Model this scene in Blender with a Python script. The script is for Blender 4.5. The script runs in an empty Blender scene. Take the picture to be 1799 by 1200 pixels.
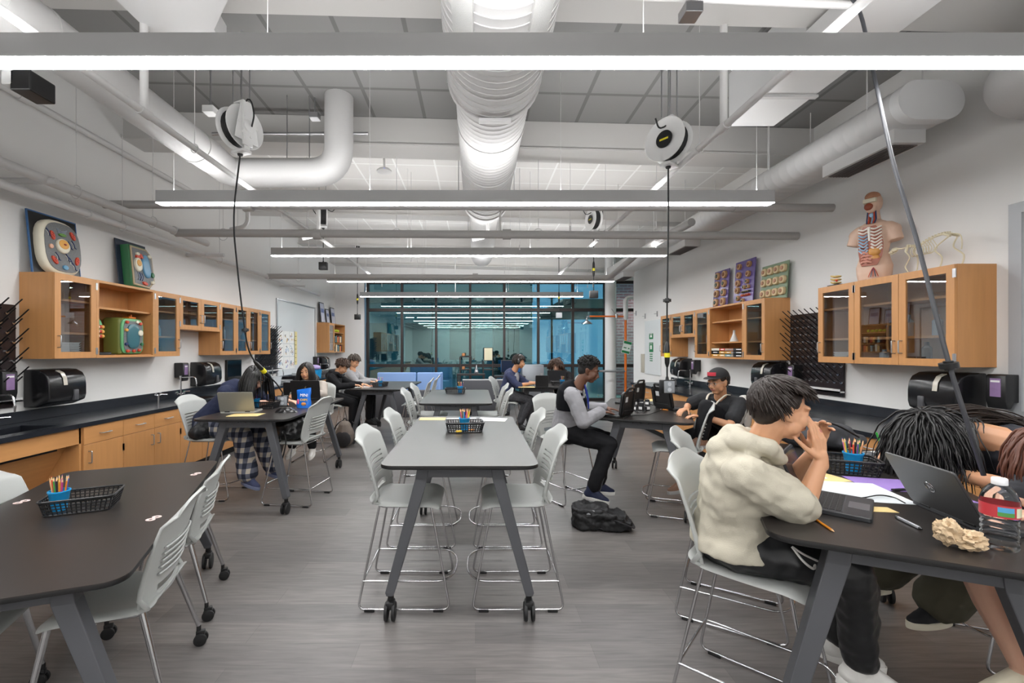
import bpy, bmesh, math, random
from mathutils import Vector as V, Matrix, noise, Euler
PI = math.pi
random.seed(7)
SC = bpy.context.scene
COL = SC.collection

# ------------------------------------------------------------------ camera, world, exposure
FPX, CX, CY, EYE = 775.0, 835.0, 614.0, 1.56
cam = bpy.data.cameras.new('camera'); camo = bpy.data.objects.new('camera', cam); COL.objects.link(camo)
camo.location = (0, 0, EYE); camo.rotation_euler = (PI / 2, 0, 0)
cam.sensor_width = 36; cam.lens = FPX / 1799 * 36
cam.shift_x = (899.5 - CX) / 1799; cam.shift_y = (CY - 600) / 1799
cam.clip_start = 0.05; cam.clip_end = 200
SC.camera = camo
SC.view_settings.view_transform = 'Standard'; SC.view_settings.look = 'None'
SC.view_settings.gamma = 1; SC.view_settings.use_curve_mapping = False
SC.view_settings.exposure = 0.0
SC.cycles.max_bounces = 9; SC.cycles.diffuse_bounces = 4; SC.cycles.glossy_bounces = 4
SC.cycles.transmission_bounces = 6; SC.cycles.transparent_max_bounces = 12
SC.cycles.sample_clamp_indirect = 6
wd = bpy.data.worlds.new('dusk_sky'); SC.world = wd; wd.use_nodes = True
bg = wd.node_tree.nodes['Background']; bg.inputs[0].default_value = (0.22, 0.52, 0.85, 1); bg.inputs[1].default_value = .9
LENS_DOWN, LENS_UP = 55.0, 27.0      # radiance of the pendant lenses

# ------------------------------------------------------------------ materials
def hexc(h, a=1):
    h = h.lstrip('#'); r = [int(h[i:i + 2], 16) / 255 for i in (0, 2, 4)]
    return tuple((c / 12.92 if c < .04045 else ((c + .055) / 1.055) ** 2.4) for c in r) + (a,)
_m = {}
def mat(name, col, rough=.5, metal=0., emit=None, var=0., vscale=8, bump=0., bscale=60, alpha=None, spec=None, sheen=0, trans=0, coat=0, stretch=None):
    if name in _m: return _m[name]
    m = bpy.data.materials.new(name); m.use_nodes = True; _m[name] = m
    nt = m.node_tree; b = nt.nodes['Principled BSDF']
    c = hexc(col) if isinstance(col, str) else tuple(col) + (1,)
    b.inputs['Base Color'].default_value = c; b.inputs['Roughness'].default_value = rough; b.inputs['Metallic'].default_value = metal
    if spec is not None: b.inputs['Specular IOR Level'].default_value = spec
    if sheen: b.inputs['Sheen Weight'].default_value = sheen
    if trans: b.inputs['Transmission Weight'].default_value = trans
    if coat: b.inputs['Coat Weight'].default_value = coat; b.inputs['Coat Roughness'].default_value = .1
    if emit: b.inputs['Emission Color'].default_value = c; b.inputs['Emission Strength'].default_value = emit
    tc = None
    if var or bump:
        tc = nt.nodes.new('ShaderNodeTexCoord'); mp = nt.nodes.new('ShaderNodeMapping')
        nt.links.new(tc.outputs['Object'], mp.inputs[0])
        if stretch: mp.inputs['Scale'].default_value = stretch
    if var:
        n = nt.nodes.new('ShaderNodeTexNoise'); n.inputs['Scale'].default_value = vscale; n.inputs['Detail'].default_value = 5
        nt.links.new(mp.outputs[0], n.inputs[0])
        mx = nt.nodes.new('ShaderNodeMix'); mx.data_type = 'RGBA'
        mx.inputs[6].default_value = tuple(x * (1 - var) for x in c[:3]) + (1,)
        mx.inputs[7].default_value = tuple(min(1, x * (1 + var)) for x in c[:3]) + (1,)
        nt.links.new(n.outputs[0], mx.inputs[0]); nt.links.new(mx.outputs[2], b.inputs['Base Color'])
    if bump:
        n = nt.nodes.new('ShaderNodeTexNoise'); n.inputs['Scale'].default_value = bscale; n.inputs['Detail'].default_value = 3
        nt.links.new(mp.outputs[0], n.inputs[0])
        bp = nt.nodes.new('ShaderNodeBump'); bp.inputs['Strength'].default_value = bump; bp.inputs['Distance'].default_value = .01
        nt.links.new(n.outputs[0], bp.inputs['Height']); nt.links.new(bp.outputs[0], b.inputs['Normal'])
    return m
def floor_mat():
    m = bpy.data.materials.new('grey vinyl plank'); m.use_nodes = True; nt = m.node_tree; b = nt.nodes['Principled BSDF']
    tc = nt.nodes.new('ShaderNodeTexCoord'); br = nt.nodes.new('ShaderNodeTexBrick')
    nt.links.new(tc.outputs['Object'], br.inputs[0])
    br.inputs['Scale'].default_value = 1; br.inputs['Brick Width'].default_value = 1.22; br.inputs['Row Height'].default_value = .18
    br.inputs['Mortar Size'].default_value = .0012; br.inputs['Mortar Smooth'].default_value = .3; br.inputs['Bias'].default_value = 0
    br.inputs['Color1'].default_value = hexc('#7a7674'); br.inputs['Color2'].default_value = hexc('#6a6766'); br.inputs['Mortar'].default_value = hexc('#5f5c5b')
    mp = nt.nodes.new('ShaderNodeMapping'); mp.inputs['Scale'].default_value = (1.8, 22, 1); nt.links.new(tc.outputs['Object'], mp.inputs[0])
    n = nt.nodes.new('ShaderNodeTexNoise'); n.inputs['Scale'].default_value = 2.2; n.inputs['Detail'].default_value = 8; n.inputs['Distortion'].default_value = .6
    nt.links.new(mp.outputs[0], n.inputs[0])
    cr = nt.nodes.new('ShaderNodeValToRGB'); cr.color_ramp.elements[0].position = .3; cr.color_ramp.elements[1].position = .72
    cr.color_ramp.elements[0].color = (.66, .655, .65, 1); cr.color_ramp.elements[1].color = (1.02, 1.01, 1.0, 1)
    nt.links.new(n.outputs[0], cr.inputs[0])
    mx = nt.nodes.new('ShaderNodeMix'); mx.data_type = 'RGBA'; mx.blend_type = 'MULTIPLY'; mx.inputs[0].default_value = 1
    nt.links.new(br.outputs[0], mx.inputs[6]); nt.links.new(cr.outputs[0], mx.inputs[7]); nt.links.new(mx.outputs[2], b.inputs['Base Color'])
    b.inputs['Roughness'].default_value = .38
    return m
def tile_mat(name, c, g, w, h, size, offy=0):
    m = bpy.data.materials.new(name); m.use_nodes = True; nt = m.node_tree; b = nt.nodes['Principled BSDF']
    tc = nt.nodes.new('ShaderNodeTexCoord'); mp = nt.nodes.new('ShaderNodeMapping'); mp.inputs['Location'].default_value = (0.0, offy, 0)
    br = nt.nodes.new('ShaderNodeTexBrick'); nt.links.new(tc.outputs['Object'], mp.inputs[0]); nt.links.new(mp.outputs[0], br.inputs[0])
    br.offset = 0; br.inputs['Scale'].default_value = 1; br.inputs['Brick Width'].default_value = w; br.inputs['Row Height'].default_value = h
    br.inputs['Mortar Size'].default_value = size; br.inputs['Mortar Smooth'].default_value = 0
    br.inputs['Color1'].default_value = hexc(c); br.inputs['Color2'].default_value = hexc(c); br.inputs['Mortar'].default_value = hexc(g)
    nt.links.new(br.outputs[0], b.inputs['Base Color']); b.inputs['Roughness'].default_value = .8
    return m
def brick_mat():
    m = bpy.data.materials.new('red brick'); m.use_nodes = True; nt = m.node_tree; b = nt.nodes['Principled BSDF']
    tc = nt.nodes.new('ShaderNodeTexCoord'); mp = nt.nodes.new('ShaderNodeMapping'); mp.inputs['Rotation'].default_value = (PI / 2, 0, 0)
    br = nt.nodes.new('ShaderNodeTexBrick'); nt.links.new(tc.outputs['Object'], mp.inputs[0]); nt.links.new(mp.outputs[0], br.inputs[0])
    br.inputs['Scale'].default_value = 1; br.inputs['Brick Width'].default_value = .3; br.inputs['Row Height'].default_value = .1
    br.inputs['Mortar Size'].default_value = .012
    br.inputs['Color1'].default_value = hexc('#a0505e'); br.inputs['Color2'].default_value = hexc('#8c4252'); br.inputs['Mortar'].default_value = hexc('#c0a8ae')
    nt.links.new(br.outputs[0], b.inputs['Base Color']); b.inputs['Roughness'].default_value = .9
    return m
def wood_mat(name, col, vert=True):
    m = mat(name, col, .42, var=.16, vscale=3, stretch=(9, 9, .7) if vert else (9, .7, 9))
    return m
def glass_mat(name, tint, refl, rough=0.0):
    m = bpy.data.materials.new(name); m.use_nodes = True; nt = m.node_tree; nt.nodes.clear()
    o = nt.nodes.new('ShaderNodeOutputMaterial'); t = nt.nodes.new('ShaderNodeBsdfTransparent'); g = nt.nodes.new('ShaderNodeBsdfGlossy')
    t.inputs[0].default_value = tint + (1,); g.inputs[0].default_value = (1, 1, 1, 1); g.inputs['Roughness'].default_value = rough
    mx = nt.nodes.new('ShaderNodeMixShader'); lw = nt.nodes.new('ShaderNodeFresnel'); lw.inputs[0].default_value = 1.5
    ma = nt.nodes.new('ShaderNodeMath'); ma.operation = 'ADD'; ma.inputs[1].default_value = refl; ma.use_clamp = True
    ge = nt.nodes.new('ShaderNodeNewGeometry'); mi = nt.nodes.new('ShaderNodeMapRange'); mi.inputs[3].default_value = 1.5; mi.inputs[4].default_value = 1 / 1.5
    nt.links.new(ge.outputs['Backfacing'], mi.inputs[0]); nt.links.new(mi.outputs[0], lw.inputs[0])
    nt.links.new(lw.outputs[0], ma.inputs[0]); nt.links.new(ma.outputs[0], mx.inputs[0])
    nt.links.new(t.outputs[0], mx.inputs[1]); nt.links.new(g.outputs[0], mx.inputs[2]); nt.links.new(mx.outputs[0], o.inputs[0])
    return m
WALL = mat('white wall paint', '#e4e3e1', .75)
WOOD = wood_mat('maple wood', '#c08a55'); WOODH = wood_mat('maple wood rail', '#c08a55', False)
WOODIN = mat('maple inside', '#b98450', .5)
CTOP = mat('black epoxy', '#22252b', .2)
TTOP = mat('table laminate', '#2b2725', .3, var=.1, vscale=5)
TEDGE = mat('table edge', '#111112', .4)
TLEG = mat('graphite metal', '#55565a', .42, metal=.35)
CHROME = mat('chrome', '#c9c9cb', .18, metal=1.)
STEEL = mat('brushed steel', '#b5b5b7', .32, metal=1.)
SHELL = mat('light grey plastic', '#a9aba8', .42)
BLACKP = mat('black plastic', '#161617', .38)
BLACKM = mat('black rubber', '#121213', .6)
WHITEP = mat('white painted metal', '#dcdcdb', .45)
PIPEW = mat('white pipe paint', '#d2d1d0', .5)
FIXT = mat('fixture aluminium', '#b0b0b0', .5, metal=0.0)
GLASSC = glass_mat('cabinet glass', (.82, .84, .85), .09)
GLASSW = glass_mat('window glass', (.66, .84, .84), .16); GLASSW.node_tree.nodes['Glossy BSDF'].inputs[0].default_value = (.68, .92, .9, 1)
PAPER = mat('white paper', '#e4e4e2', .8); MANILA = mat('manila paper', '#d9c084', .8); PURPLE = mat('purple paper', '#8d72b4', .7)
BLUECUP = mat('blue plastic', '#1d95d2', .35)
def M(name, col, rough=.5, **k): return mat(name, col, rough, **k)

# ------------------------------------------------------------------ mesh builder
class MB:
    def __init__(s): s.v = []; s.f = []; s.mi = []; s.cur = 0; s.m = Matrix.Identity(4)
    def add(s, vs, fs):
        o = len(s.v); s.v += [s.m @ V(p) for p in vs]
        for f in fs: s.f.append([o + i for i in f]); s.mi.append(s.cur)
        return s
    def box(s, x0, x1, y0, y1, z0, z1):
        return s.add([(x, y, z) for z in (z0, z1) for y in (y0, y1) for x in (x0, x1)],
                     [(0, 2, 3, 1), (4, 5, 7, 6), (0, 1, 5, 4), (2, 6, 7, 3), (0, 4, 6, 2), (1, 3, 7, 5)])
    def obox(s, c, size, R=None):
        R = (R or Matrix.Identity(3)); c = V(c); hx, hy, hz = [q / 2 for q in size]
        return s.add([c + R @ V((x, y, z)) for z in (-hz, hz) for y in (-hy, hy) for x in (-hx, hx)],
                     [(0, 2, 3, 1), (4, 5, 7, 6), (0, 1, 5, 4), (2, 6, 7, 3), (0, 4, 6, 2), (1, 3, 7, 5)])
    def rings(s, rings, closed_ends=True, loop=False):
        n = len(rings[0]); vs = [p for r in rings for p in r]; fs = []
        for i in range(len(rings) - (0 if loop else 1)):
            a, b = i * n, ((i + 1) % len(rings)) * n
            for j in range(n): fs.append((a + j, a + (j + 1) % n, b + (j + 1) % n, b + j))
        if closed_ends and not loop: fs.append(tuple(range(n))[::-1]); fs.append(tuple(range(len(vs) - n, len(vs))))
        return s.add(vs, fs)
    def tube(s, path, r, seg=8, loop=False, cap=True, flat=None):
        P = [V(p) for p in path]; n = len(P); rr = r if isinstance(r, (list, tuple)) else [r] * n
        rg = []; up = None
        for i in range(n):
            if loop: t = P[(i + 1) % n] - P[i - 1]
            else: t = P[min(i + 1, n - 1)] - P[max(i - 1, 0)]
            if t.length < 1e-9: t = V((0, 0, 1))
            t.normalize()
            if up is None: up = V((0, 0, 1)) if abs(t.z) < .9 else V((1, 0, 0))
            a = (up - t * up.dot(t))
            if a.length < 1e-6: a = t.orthogonal()
            a.normalize(); up = a; b = t.cross(a)
            fl = flat if flat else 1
            rg.append([P[i] + a * math.cos(2 * PI * k / seg) * rr[i] * fl + b * math.sin(2 * PI * k / seg) * rr[i] for k in range(seg)])
        return s.rings(rg, cap, loop)
    def cyl(s, a, b, r, r2=None, seg=16): return s.tube([a, b], [r, r if r2 is None else r2], seg)
    def lathe(s, prof, c=(0, 0, 0), seg=20, R=None):
        R = R or Matrix.Identity(3); c = V(c)
        return s.rings([[c + R @ V((r * math.cos(2 * PI * k / seg), r * math.sin(2 * PI * k / seg), z)) for k in range(seg)] for r, z in prof])
    def prism(s, poly, h0, h1, f=lambda a, b, h: (a, b, h)):
        n = len(poly); vs = [f(a, b, h0) for a, b in poly] + [f(a, b, h1) for a, b in poly]
        return s.add(vs, [tuple(range(n))[::-1], tuple(range(n, 2 * n))] + [(i, (i + 1) % n, n + (i + 1) % n, n + i) for i in range(n)])
    def ell(s, c, rad, R=None, seg=14, rg=9):
        R = R or Matrix.Identity(3); c = V(c); out = []
        for i in range(1, rg):
            a = PI * i / rg
            out.append([c + R @ V((rad[0] * math.sin(a) * math.cos(2 * PI * k / seg), rad[1] * math.sin(a) * math.sin(2 * PI * k / seg), -rad[2] * math.cos(a))) for k in range(seg)])
        return s.rings(out)
    def cap(s, a, b, ra, rb=None, seg=12):
        rb = ra if rb is None else rb; a = V(a); b = V(b); d = (b - a)
        L = d.length
        if L < 1e-6: return s.ell(a, (ra,) * 3)
        d /= L; pts = []; rs = []
        for k in (-.98, -.8, -.45): pts.append(a + d * ra * k); rs.append(ra * math.sqrt(1 - k * k))
        pts += [a, b]; rs += [ra, rb]
        for k in (.45, .8, .98): pts.append(b + d * rb * k); rs.append(rb * math.sqrt(1 - k * k))
        return s.tube(pts, rs, seg)
    def chain(s, pts, rs, seg=12):
        for i in range(len(pts) - 1): s.cap(pts[i], pts[i + 1], rs[i], rs[i + 1], seg)
        return s
    def surf(s, fn, nu, nv, hole=None):
        vs = [fn(i / nu, j / nv) for j in range(nv + 1) for i in range(nu + 1)]; fs = []
        for j in range(nv):
            for i in range(nu):
                if hole and hole(i, j): continue
                a = j * (nu + 1) + i; fs.append((a, a + 1, a + nu + 2, a + nu + 1))
        return s.add(vs, fs)
    def build(s, name, mats, parent=None, smooth=35, bevel=0, bseg=2, recalc=True, mods=None, keep=False):
        me = bpy.data.meshes.new(name)
        org = V((0, 0, 0))
        if parent is None and not keep and s.v:
            xs = [p.x for p in s.v]; ys = [p.y for p in s.v]; zs = [p.z for p in s.v]
            org = V(((min(xs) + max(xs)) / 2, (min(ys) + max(ys)) / 2, min(zs)))
        me.from_pydata([tuple(p - org) for p in s.v], [], s.f)
        mats = mats if isinstance(mats, (list, tuple)) else [mats]
        for m_ in mats: me.materials.append(m_)
        if len(mats) > 1:
            me.polygons.foreach_set('material_index', [min(i, len(mats) - 1) for i in s.mi])
        if recalc:
            b = bmesh.new(); b.from_mesh(me); bmesh.ops.recalc_face_normals(b, faces=b.faces)
            if bevel:
                ed = [e for e in b.edges if len(e.link_faces) == 2 and e.calc_face_angle(0) > .6]
                bmesh.ops.bevel(b, geom=ed, offset=bevel, segments=bseg, affect='EDGES', profile=.5, clamp_overlap=True)
            b.to_mesh(me); b.free()
        o = bpy.data.objects.new(name, me); COL.objects.link(o); o.location = org
        if parent: o.parent = parent
        if mods: bake(o, mods)
        if smooth:
            o.data.shade_smooth()
            if smooth < 179: o.data.set_sharp_from_angle(angle=math.radians(smooth))
        return o
def bake(o, mods):
    for t, kw in mods:
        md = o.modifiers.new(t, t)
        for k, v in kw.items(): setattr(md, k, v)
    bpy.context.view_layer.update()
    dg = bpy.context.evaluated_depsgraph_get()
    me = bpy.data.meshes.new_from_object(o.evaluated_get(dg)); old = o.data
    o.modifiers.clear(); o.data = me; me.name = old.name; bpy.data.meshes.remove(old)
    return o
def tag(o, label, cat, group=None):
    o['label'] = label; o['category'] = cat
    if group: o['group'] = group
    return o
def thing(name, label, cat, loc=(0, 0, 0), rz=0., group=None):
    o = bpy.data.objects.new(name, None); COL.objects.link(o); o.location = loc; o.rotation_euler = (0, 0, rz)
    o.empty_display_size = .1
    return tag(o, label, cat, group)
def struct(o): o['kind'] = 'structure'; return o
def kids(o): return [c for c in bpy.data.objects if c.parent == o]
def dup(root, loc, rz=None, label=None, group=None, rot=None, cat=None):
    def cp(o, parent):
        c = o.copy(); COL.objects.link(c)
        if parent: c.parent = parent
        for ch in CH.get(o.name) or []: cp(ch, c)
        return c
    global CH
    CH = {}
    for o in COL.objects:
        if o.parent: CH.setdefault(o.parent.name, []).append(o)
    r = cp(root, None); r.location = loc
    if rz is not None: r.rotation_euler = (0, 0, rz)
    if rot is not None: r.rotation_euler = rot
    if label: r['label'] = label
    if group: r['group'] = group
    if cat: r['category'] = cat
    return r
def W(px, py, Y): return V(((px - CX) / FPX * Y, Y, EYE - (py - CY) / FPX * Y))
def WT(px, py, z):   # the point at height z seen there
    Y = FPX * (EYE - z) / (py - CY); return V(((px - CX) / FPX * Y, Y, z))
def R3(ax, a): return Matrix.Rotation(a, 3, ax)
def rrect(w, h, r, n=5):
    out = []
    for cx, cy, a0 in ((w / 2 - r, h / 2 - r, 0), (-w / 2 + r, h / 2 - r, PI / 2), (-w / 2 + r, -h / 2 + r, PI), (w / 2 - r, -h / 2 + r, 1.5 * PI)):
        for k in range(n + 1):
            a = a0 + PI / 2 * k / n; out.append((cx + r * math.cos(a), cy + r * math.sin(a)))
    return out
def fillet(pts, r, n=4):
    P = [V(p) for p in pts]; out = [P[0]]
    for i in range(1, len(P) - 1):
        a, b, c = P[i - 1], P[i], P[i + 1]; d1 = (a - b); d2 = (c - b); q = min(r, d1.length * .45, d2.length * .45)
        s_ = b + d1.normalized() * q; e = b + d2.normalized() * q
        for k in range(n + 1):
            t = k / n; out.append(s_ * (1 - t) ** 2 + b * 2 * t * (1 - t) + e * t * t)
    out.append(P[-1]); return out
def smoothpath(pts, n=6):
    P = [V(p) for p in pts]; P = [P[0] * 2 - P[1]] + P + [P[-1] * 2 - P[-2]]; out = []
    for i in range(1, len(P) - 2):
        for k in range(n):
            t = k / n; a, b, c, d = P[i - 1], P[i], P[i + 1], P[i + 2]
            out.append(.5 * ((2 * b) + (c - a) * t + (2 * a - 5 * b + 4 * c - d) * t * t + (3 * b - a - 3 * c + d) * t ** 3))
    out.append(P[-2]); return out
LX, RX, BY, RWE = -4.26, 4.09, 13.4, 11.4    # left wall, right wall, window wall, end of right wall
def CEIL(x): return 4.34 - .026 * x
# ================================================================== large structure
FY0 = -3.0
mb = MB(); mb.box(LX - .2, 8.2, FY0 - .1, BY + .1, -.1, 0); struct(mb.build('floor', floor_mat(), smooth=0, keep=True))
mb = MB(); mb.box(LX - .15, LX, FY0, BY, 0, 4.75); struct(mb.build('wall_left', WALL, smooth=0))
mb = MB(); mb.box(RX, RX + .2, FY0, RWE, 0, 4.75); struct(mb.build('wall_right', WALL, smooth=0))
mb = MB(); mb.box(RX + .2, 8.2, RWE - .15, RWE, 0, 4.75); struct(mb.build('wall_recess', WALL, smooth=0))
mb = MB(); mb.box(LX - .15, 8.2, FY0 - .15, FY0, 0, 4.75); struct(mb.build('wall_rear', WALL, smooth=0))
mb = MB(); mb.box(LX, W(640, 0, BY).x, BY, BY + .2, 0, 4.75); mb.box(W(640, 0, BY).x, 8.2, BY, BY + .2, 3.62, 4.75)
struct(mb.build('wall_back', WALL, smooth=0))
mb = MB(); mb.box(8.0, 8.2, RWE, BY, 0, 4.75); struct(mb.build('wall_recess_end', WALL, smooth=0))
# sloping suspended ceiling
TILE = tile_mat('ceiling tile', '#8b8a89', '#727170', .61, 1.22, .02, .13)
TILE2 = tile_mat('ceiling tile lit grid', '#dedcd9', '#f2f2f0', .61, .61, .014)  # lamplight on the grid lines is put into their whiter colour
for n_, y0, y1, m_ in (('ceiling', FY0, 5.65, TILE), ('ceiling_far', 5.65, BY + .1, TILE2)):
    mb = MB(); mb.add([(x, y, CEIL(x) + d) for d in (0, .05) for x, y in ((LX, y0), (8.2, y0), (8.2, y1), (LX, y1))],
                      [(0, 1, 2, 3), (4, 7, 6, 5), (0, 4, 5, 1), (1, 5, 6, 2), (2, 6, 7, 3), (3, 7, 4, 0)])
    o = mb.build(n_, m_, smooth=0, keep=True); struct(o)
for k, (y0, y1, x1) in enumerate(((2.9, 3.22, RX), (5.33, 5.65, RX), (-.2, .12, RX), (8.1, 8.35, RX), (10.6, 10.85, RX), (12.9, 13.38, 8.0))):
    mb = MB(); d = .33
    mb.add([(x, y, CEIL(x) + z) for z in (-d, -.005) for x, y in ((LX, y0), (x1, y0), (x1, y1), (LX, y1))],
           [(0, 1, 2, 3), (4, 7, 6, 5), (0, 4, 5, 1), (1, 5, 6, 2), (2, 6, 7, 3), (3, 7, 4, 0)])
    mb.add([(x, y, CEIL(x) + z) for z in (-d - .02, -d) for x, y in ((LX, y0 - .03), (x1, y0 - .03), (x1, y1 + .03), (LX, y1 + .03))],
           [(0, 1, 2, 3), (4, 7, 6, 5), (0, 4, 5, 1), (1, 5, 6, 2), (2, 6, 7, 3), (3, 7, 4, 0)])
    struct(mb.build('trim_beam_%d' % (k + 1), M('beam paint', '#cbc9c6', .6), smooth=0))
# black wall base on both sides
for nm, x0, x1, y1 in (('baseboard_back', LX + .02, W(640, 0, BY).x, 0),):
    mb = MB(); mb.box(x0, x1, BY - .015, BY, 0, .1); struct(mb.build(nm, BLACKM, smooth=0))
mb = MB(); mb.box(RX - .012, RX, 9.15, RWE, 0, .1); struct(mb.build('baseboard_right', BLACKM, smooth=0))
# window wall
FRM = M('dark bronze frame', '#2a2220', .45)
win = bpy.data.objects.new('window_1', None); COL.objects.link(win); win.location = (1, BY, 0); struct(win)
xs = [W(p, 0, BY).x for p in (646, 706, 766, 826, 886, 946, 1006.5, 1063)]
xs += [xs[-1] + 1.04 * k for k in (1, 2, 3, 4)]
zt, zm, zl = 3.6, 2.76, 1.07
def winlocal(mb): mb.m = Matrix.Translation((-1, -BY, 0)); return mb
for x in xs:
    mb = winlocal(MB()); mb.box(x - .035, x + .035, BY - .02, BY + .12, 0, zt); mb.build('mullion', FRM, win, smooth=0)
for z in (.04, zl, zm, zt):
    mb = winlocal(MB()); mb.box(xs[0] - .03, xs[-1], BY - .03, BY + .1, z - .045, z + .045); mb.build('frame_rail', FRM, win, smooth=0)
mb = winlocal(MB()); mb.box(xs[0], xs[-1], BY + .05, BY + .056, .05, zt); mb.build('glass_pane', GLASSW, win, smooth=0)
# end window on the right wall, with diamond wire pattern
w2 = bpy.data.objects.new('window_2', None); COL.objects.link(w2); w2.location = (RX, 2.6, 1.0); struct(w2)
FG = M('grey window frame', '#a3a5a8', .4)
mb = MB(); mb.m = Matrix.Translation((-RX, -2.6, -1.0))
for y0, y1, z0, z1 in ((3.28, 3.36, 1.02, 2.66), (1.9, 1.98, 1.02, 2.66), (1.98, 3.28, 2.58, 2.66), (1.98, 3.28, 1.02, 1.1)):
    mb.box(RX - .03, RX + .0, y0, y1, z0, z1)
mb.build('frame', FG, w2, smooth=0)
mb = MB(); mb.m = Matrix.Translation((-RX, -2.6, -1.0)); mb.box(RX - .012, RX - .006, 1.98, 3.28, 1.1, 2.58)
mb.build('glass_pane', M('frosted white pane', '#e3e4e6', .25), w2, smooth=0)
mb = MB(); mb.m = Matrix.Translation((-RX, -2.6, -1.0))
for k in range(7):
    for j in range(6):
        y, z, d, e = 3.16 - j * .22, 1.25 + k * .21, .055, .1
        mb.tube([(RX - .016, y - d, z), (RX - .016, y, z + e), (RX - .016, y + d, z), (RX - .016, y, z - e)], .0035, 4, loop=True)
mb.build('diamond_pattern', M('blue line', '#3c4f6e', .5), w2, smooth=0)
# outside the window wall: paving, low brick wing, other building
mb = MB(); mb.box(-14, 22, BY + .2, 40, -.12, -.02); struct(mb.build('ground', M('courtyard paving', '#8f9a96', .9), smooth=0, keep=True))
mb = MB(); mb.box(W(1080, 0, 15.2).x, 8.5, 15.2, 15.5, 0, 4.3)
tag(mb.build('brick_wing', brick_mat(), smooth=0, keep=True), 'red brick wall outside the window behind the orange shower pipe', 'wall')
mb = MB(); mb.box(3.1, 8.4, 15.6, 22, 3.05, 3.35)
tag(mb.build('soffit_overhang', M('dark fascia', '#2c3432', .7), smooth=0, keep=True), 'dark overhang outside at the right end of the window wall', 'roof overhang')
for k, x_ in enumerate((5.4, 7.2)):  # added strips, hidden past the right wall, to brighten the brick
    lt = thing('added_brick_light', 'added unseen light brightening the brick wall, %s one' % ('nearer', 'farther')[k], 'light', (x_ + .3, 14.1, 3.55))
    mb = MB(); mb.cyl((0, 0, .03), (0, 0, .8), .02); mb.box(-.62, .62, -.11, .11, 0, .05); mb.build('fill_housing', FRM, lt)
    mb = MB(); mb.box(-.6, .6, -.1, .1, -.01, 0); mb.build('fill_lens', mat('brick fill lens', '#fff4e6', .5, emit=110), lt)
bd = thing('courtyard_building', 'pale building across the courtyard beyond the dark window wall', 'building', (-2, 24, 0))
mb = MB(); mb.box(-12, 5.1, 0, 4, 0, 6.5); mb.build('facade', M('courtyard render', '#5f8a86', .9), bd, smooth=0)
mb = MB(); mb.box(-12, 5.1, -.3, 0, 4.1, 4.4); mb.build('canopy', M('dark fascia', '#2c3432', .7), bd, smooth=0)
for k in range(6):
    mb = MB(); mb.box(-9 + k * 2.4, -7.6 + k * 2.4, -.06, .02, .2 if k % 2 else 1, 3); f = mb.build('window', M('dark outside window', '#16302f', .15), bd, smooth=0)
for k in range(3):
    c = thing('courtyard_lamp_post', 'thin dark post standing outside the window wall, %s' % ('left', 'middle', 'right')[k] + ' one of three', 'post', (-1.6 + 2.3 * k, 16.5 + k * .4, -.02))
    mb = MB(); mb.cyl((0, 0, 0), (0, 0, 3.6), .04); mb.build('post', FRM, c)
    mb = MB(); mb.cyl((0, 0, 3.6), (0, 0, 3.68), .14); mb.build('lamp_head', FRM, c)

# round white column
c0, c1 = W(1063, 0, 12.5), W(1082, 0, 12.5); mb = MB(); mb.cyl(((c0.x + c1.x) / 2, 12.5, 0), ((c0.x + c1.x) / 2, 12.5, 4.3), (c1.x - c0.x) / 2, seg=28)
struct(mb.build('trim_column', WHITEP))

# ================================================================== pendant lights
LD = mat('light lens', '#ffffff', .5, emit=LENS_DOWN); LU = mat('light lens up', '#ffffff', .5, emit=LENS_UP)
def pendant(y, label):
    z0, h, w, L = 3.005, .125, .097, 6.1; xc = -.10
    t = thing('linear_pendant_light', label, 'light', (xc, y, z0), 0, 'linear pendant lights hung across the room')
    mb = MB(); mb.box(-L / 2, L / 2, -w / 2, w / 2, .006, h)
    mb.build('housing', FIXT, t, smooth=0, bevel=.002, bseg=1)
    mb = MB(); mb.box(-L / 2 + .002, L / 2 - .002, -w / 2 + .002, w / 2 - .002, 0, .006); mb.build('lower_lens', LD, t, smooth=0)
    mb = MB(); mb.box(-L / 2 + .002, L / 2 - .002, -w / 2 + .012, w / 2 - .012, h, h + .0008); mb.build('upper_lens', LU, t, smooth=0)
    for x in (-2.9, -.95, .95, 2.9):
        mb = MB(); mb.cyl((x, 0, h), (x, 0, CEIL(x + xc) - z0), .0022, seg=5); mb.cyl((x, 0, h), (x, 0, h + .03), .005, seg=6); mb.build('hanger_cable', WHITEP, t)
    return t
for y, lb in ((-.1, 'linear pendant light behind the viewpoint, out of the frame'), (-2.3, 'rearmost linear pendant light, well behind the viewpoint'), (2.23, 'nearest and widest linear pendant light, crossing the whole top of the frame'), (4.39, 'second nearest linear pendant light, below the tall cord reels'),
              (6.84, 'linear pendant light third from the front, in mid room'), (9.42, 'linear pendant light fourth from the front, just above the window top'), (12.1, 'farthest linear pendant light, in front of the dark window wall')):
    pendant(y, lb)

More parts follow.
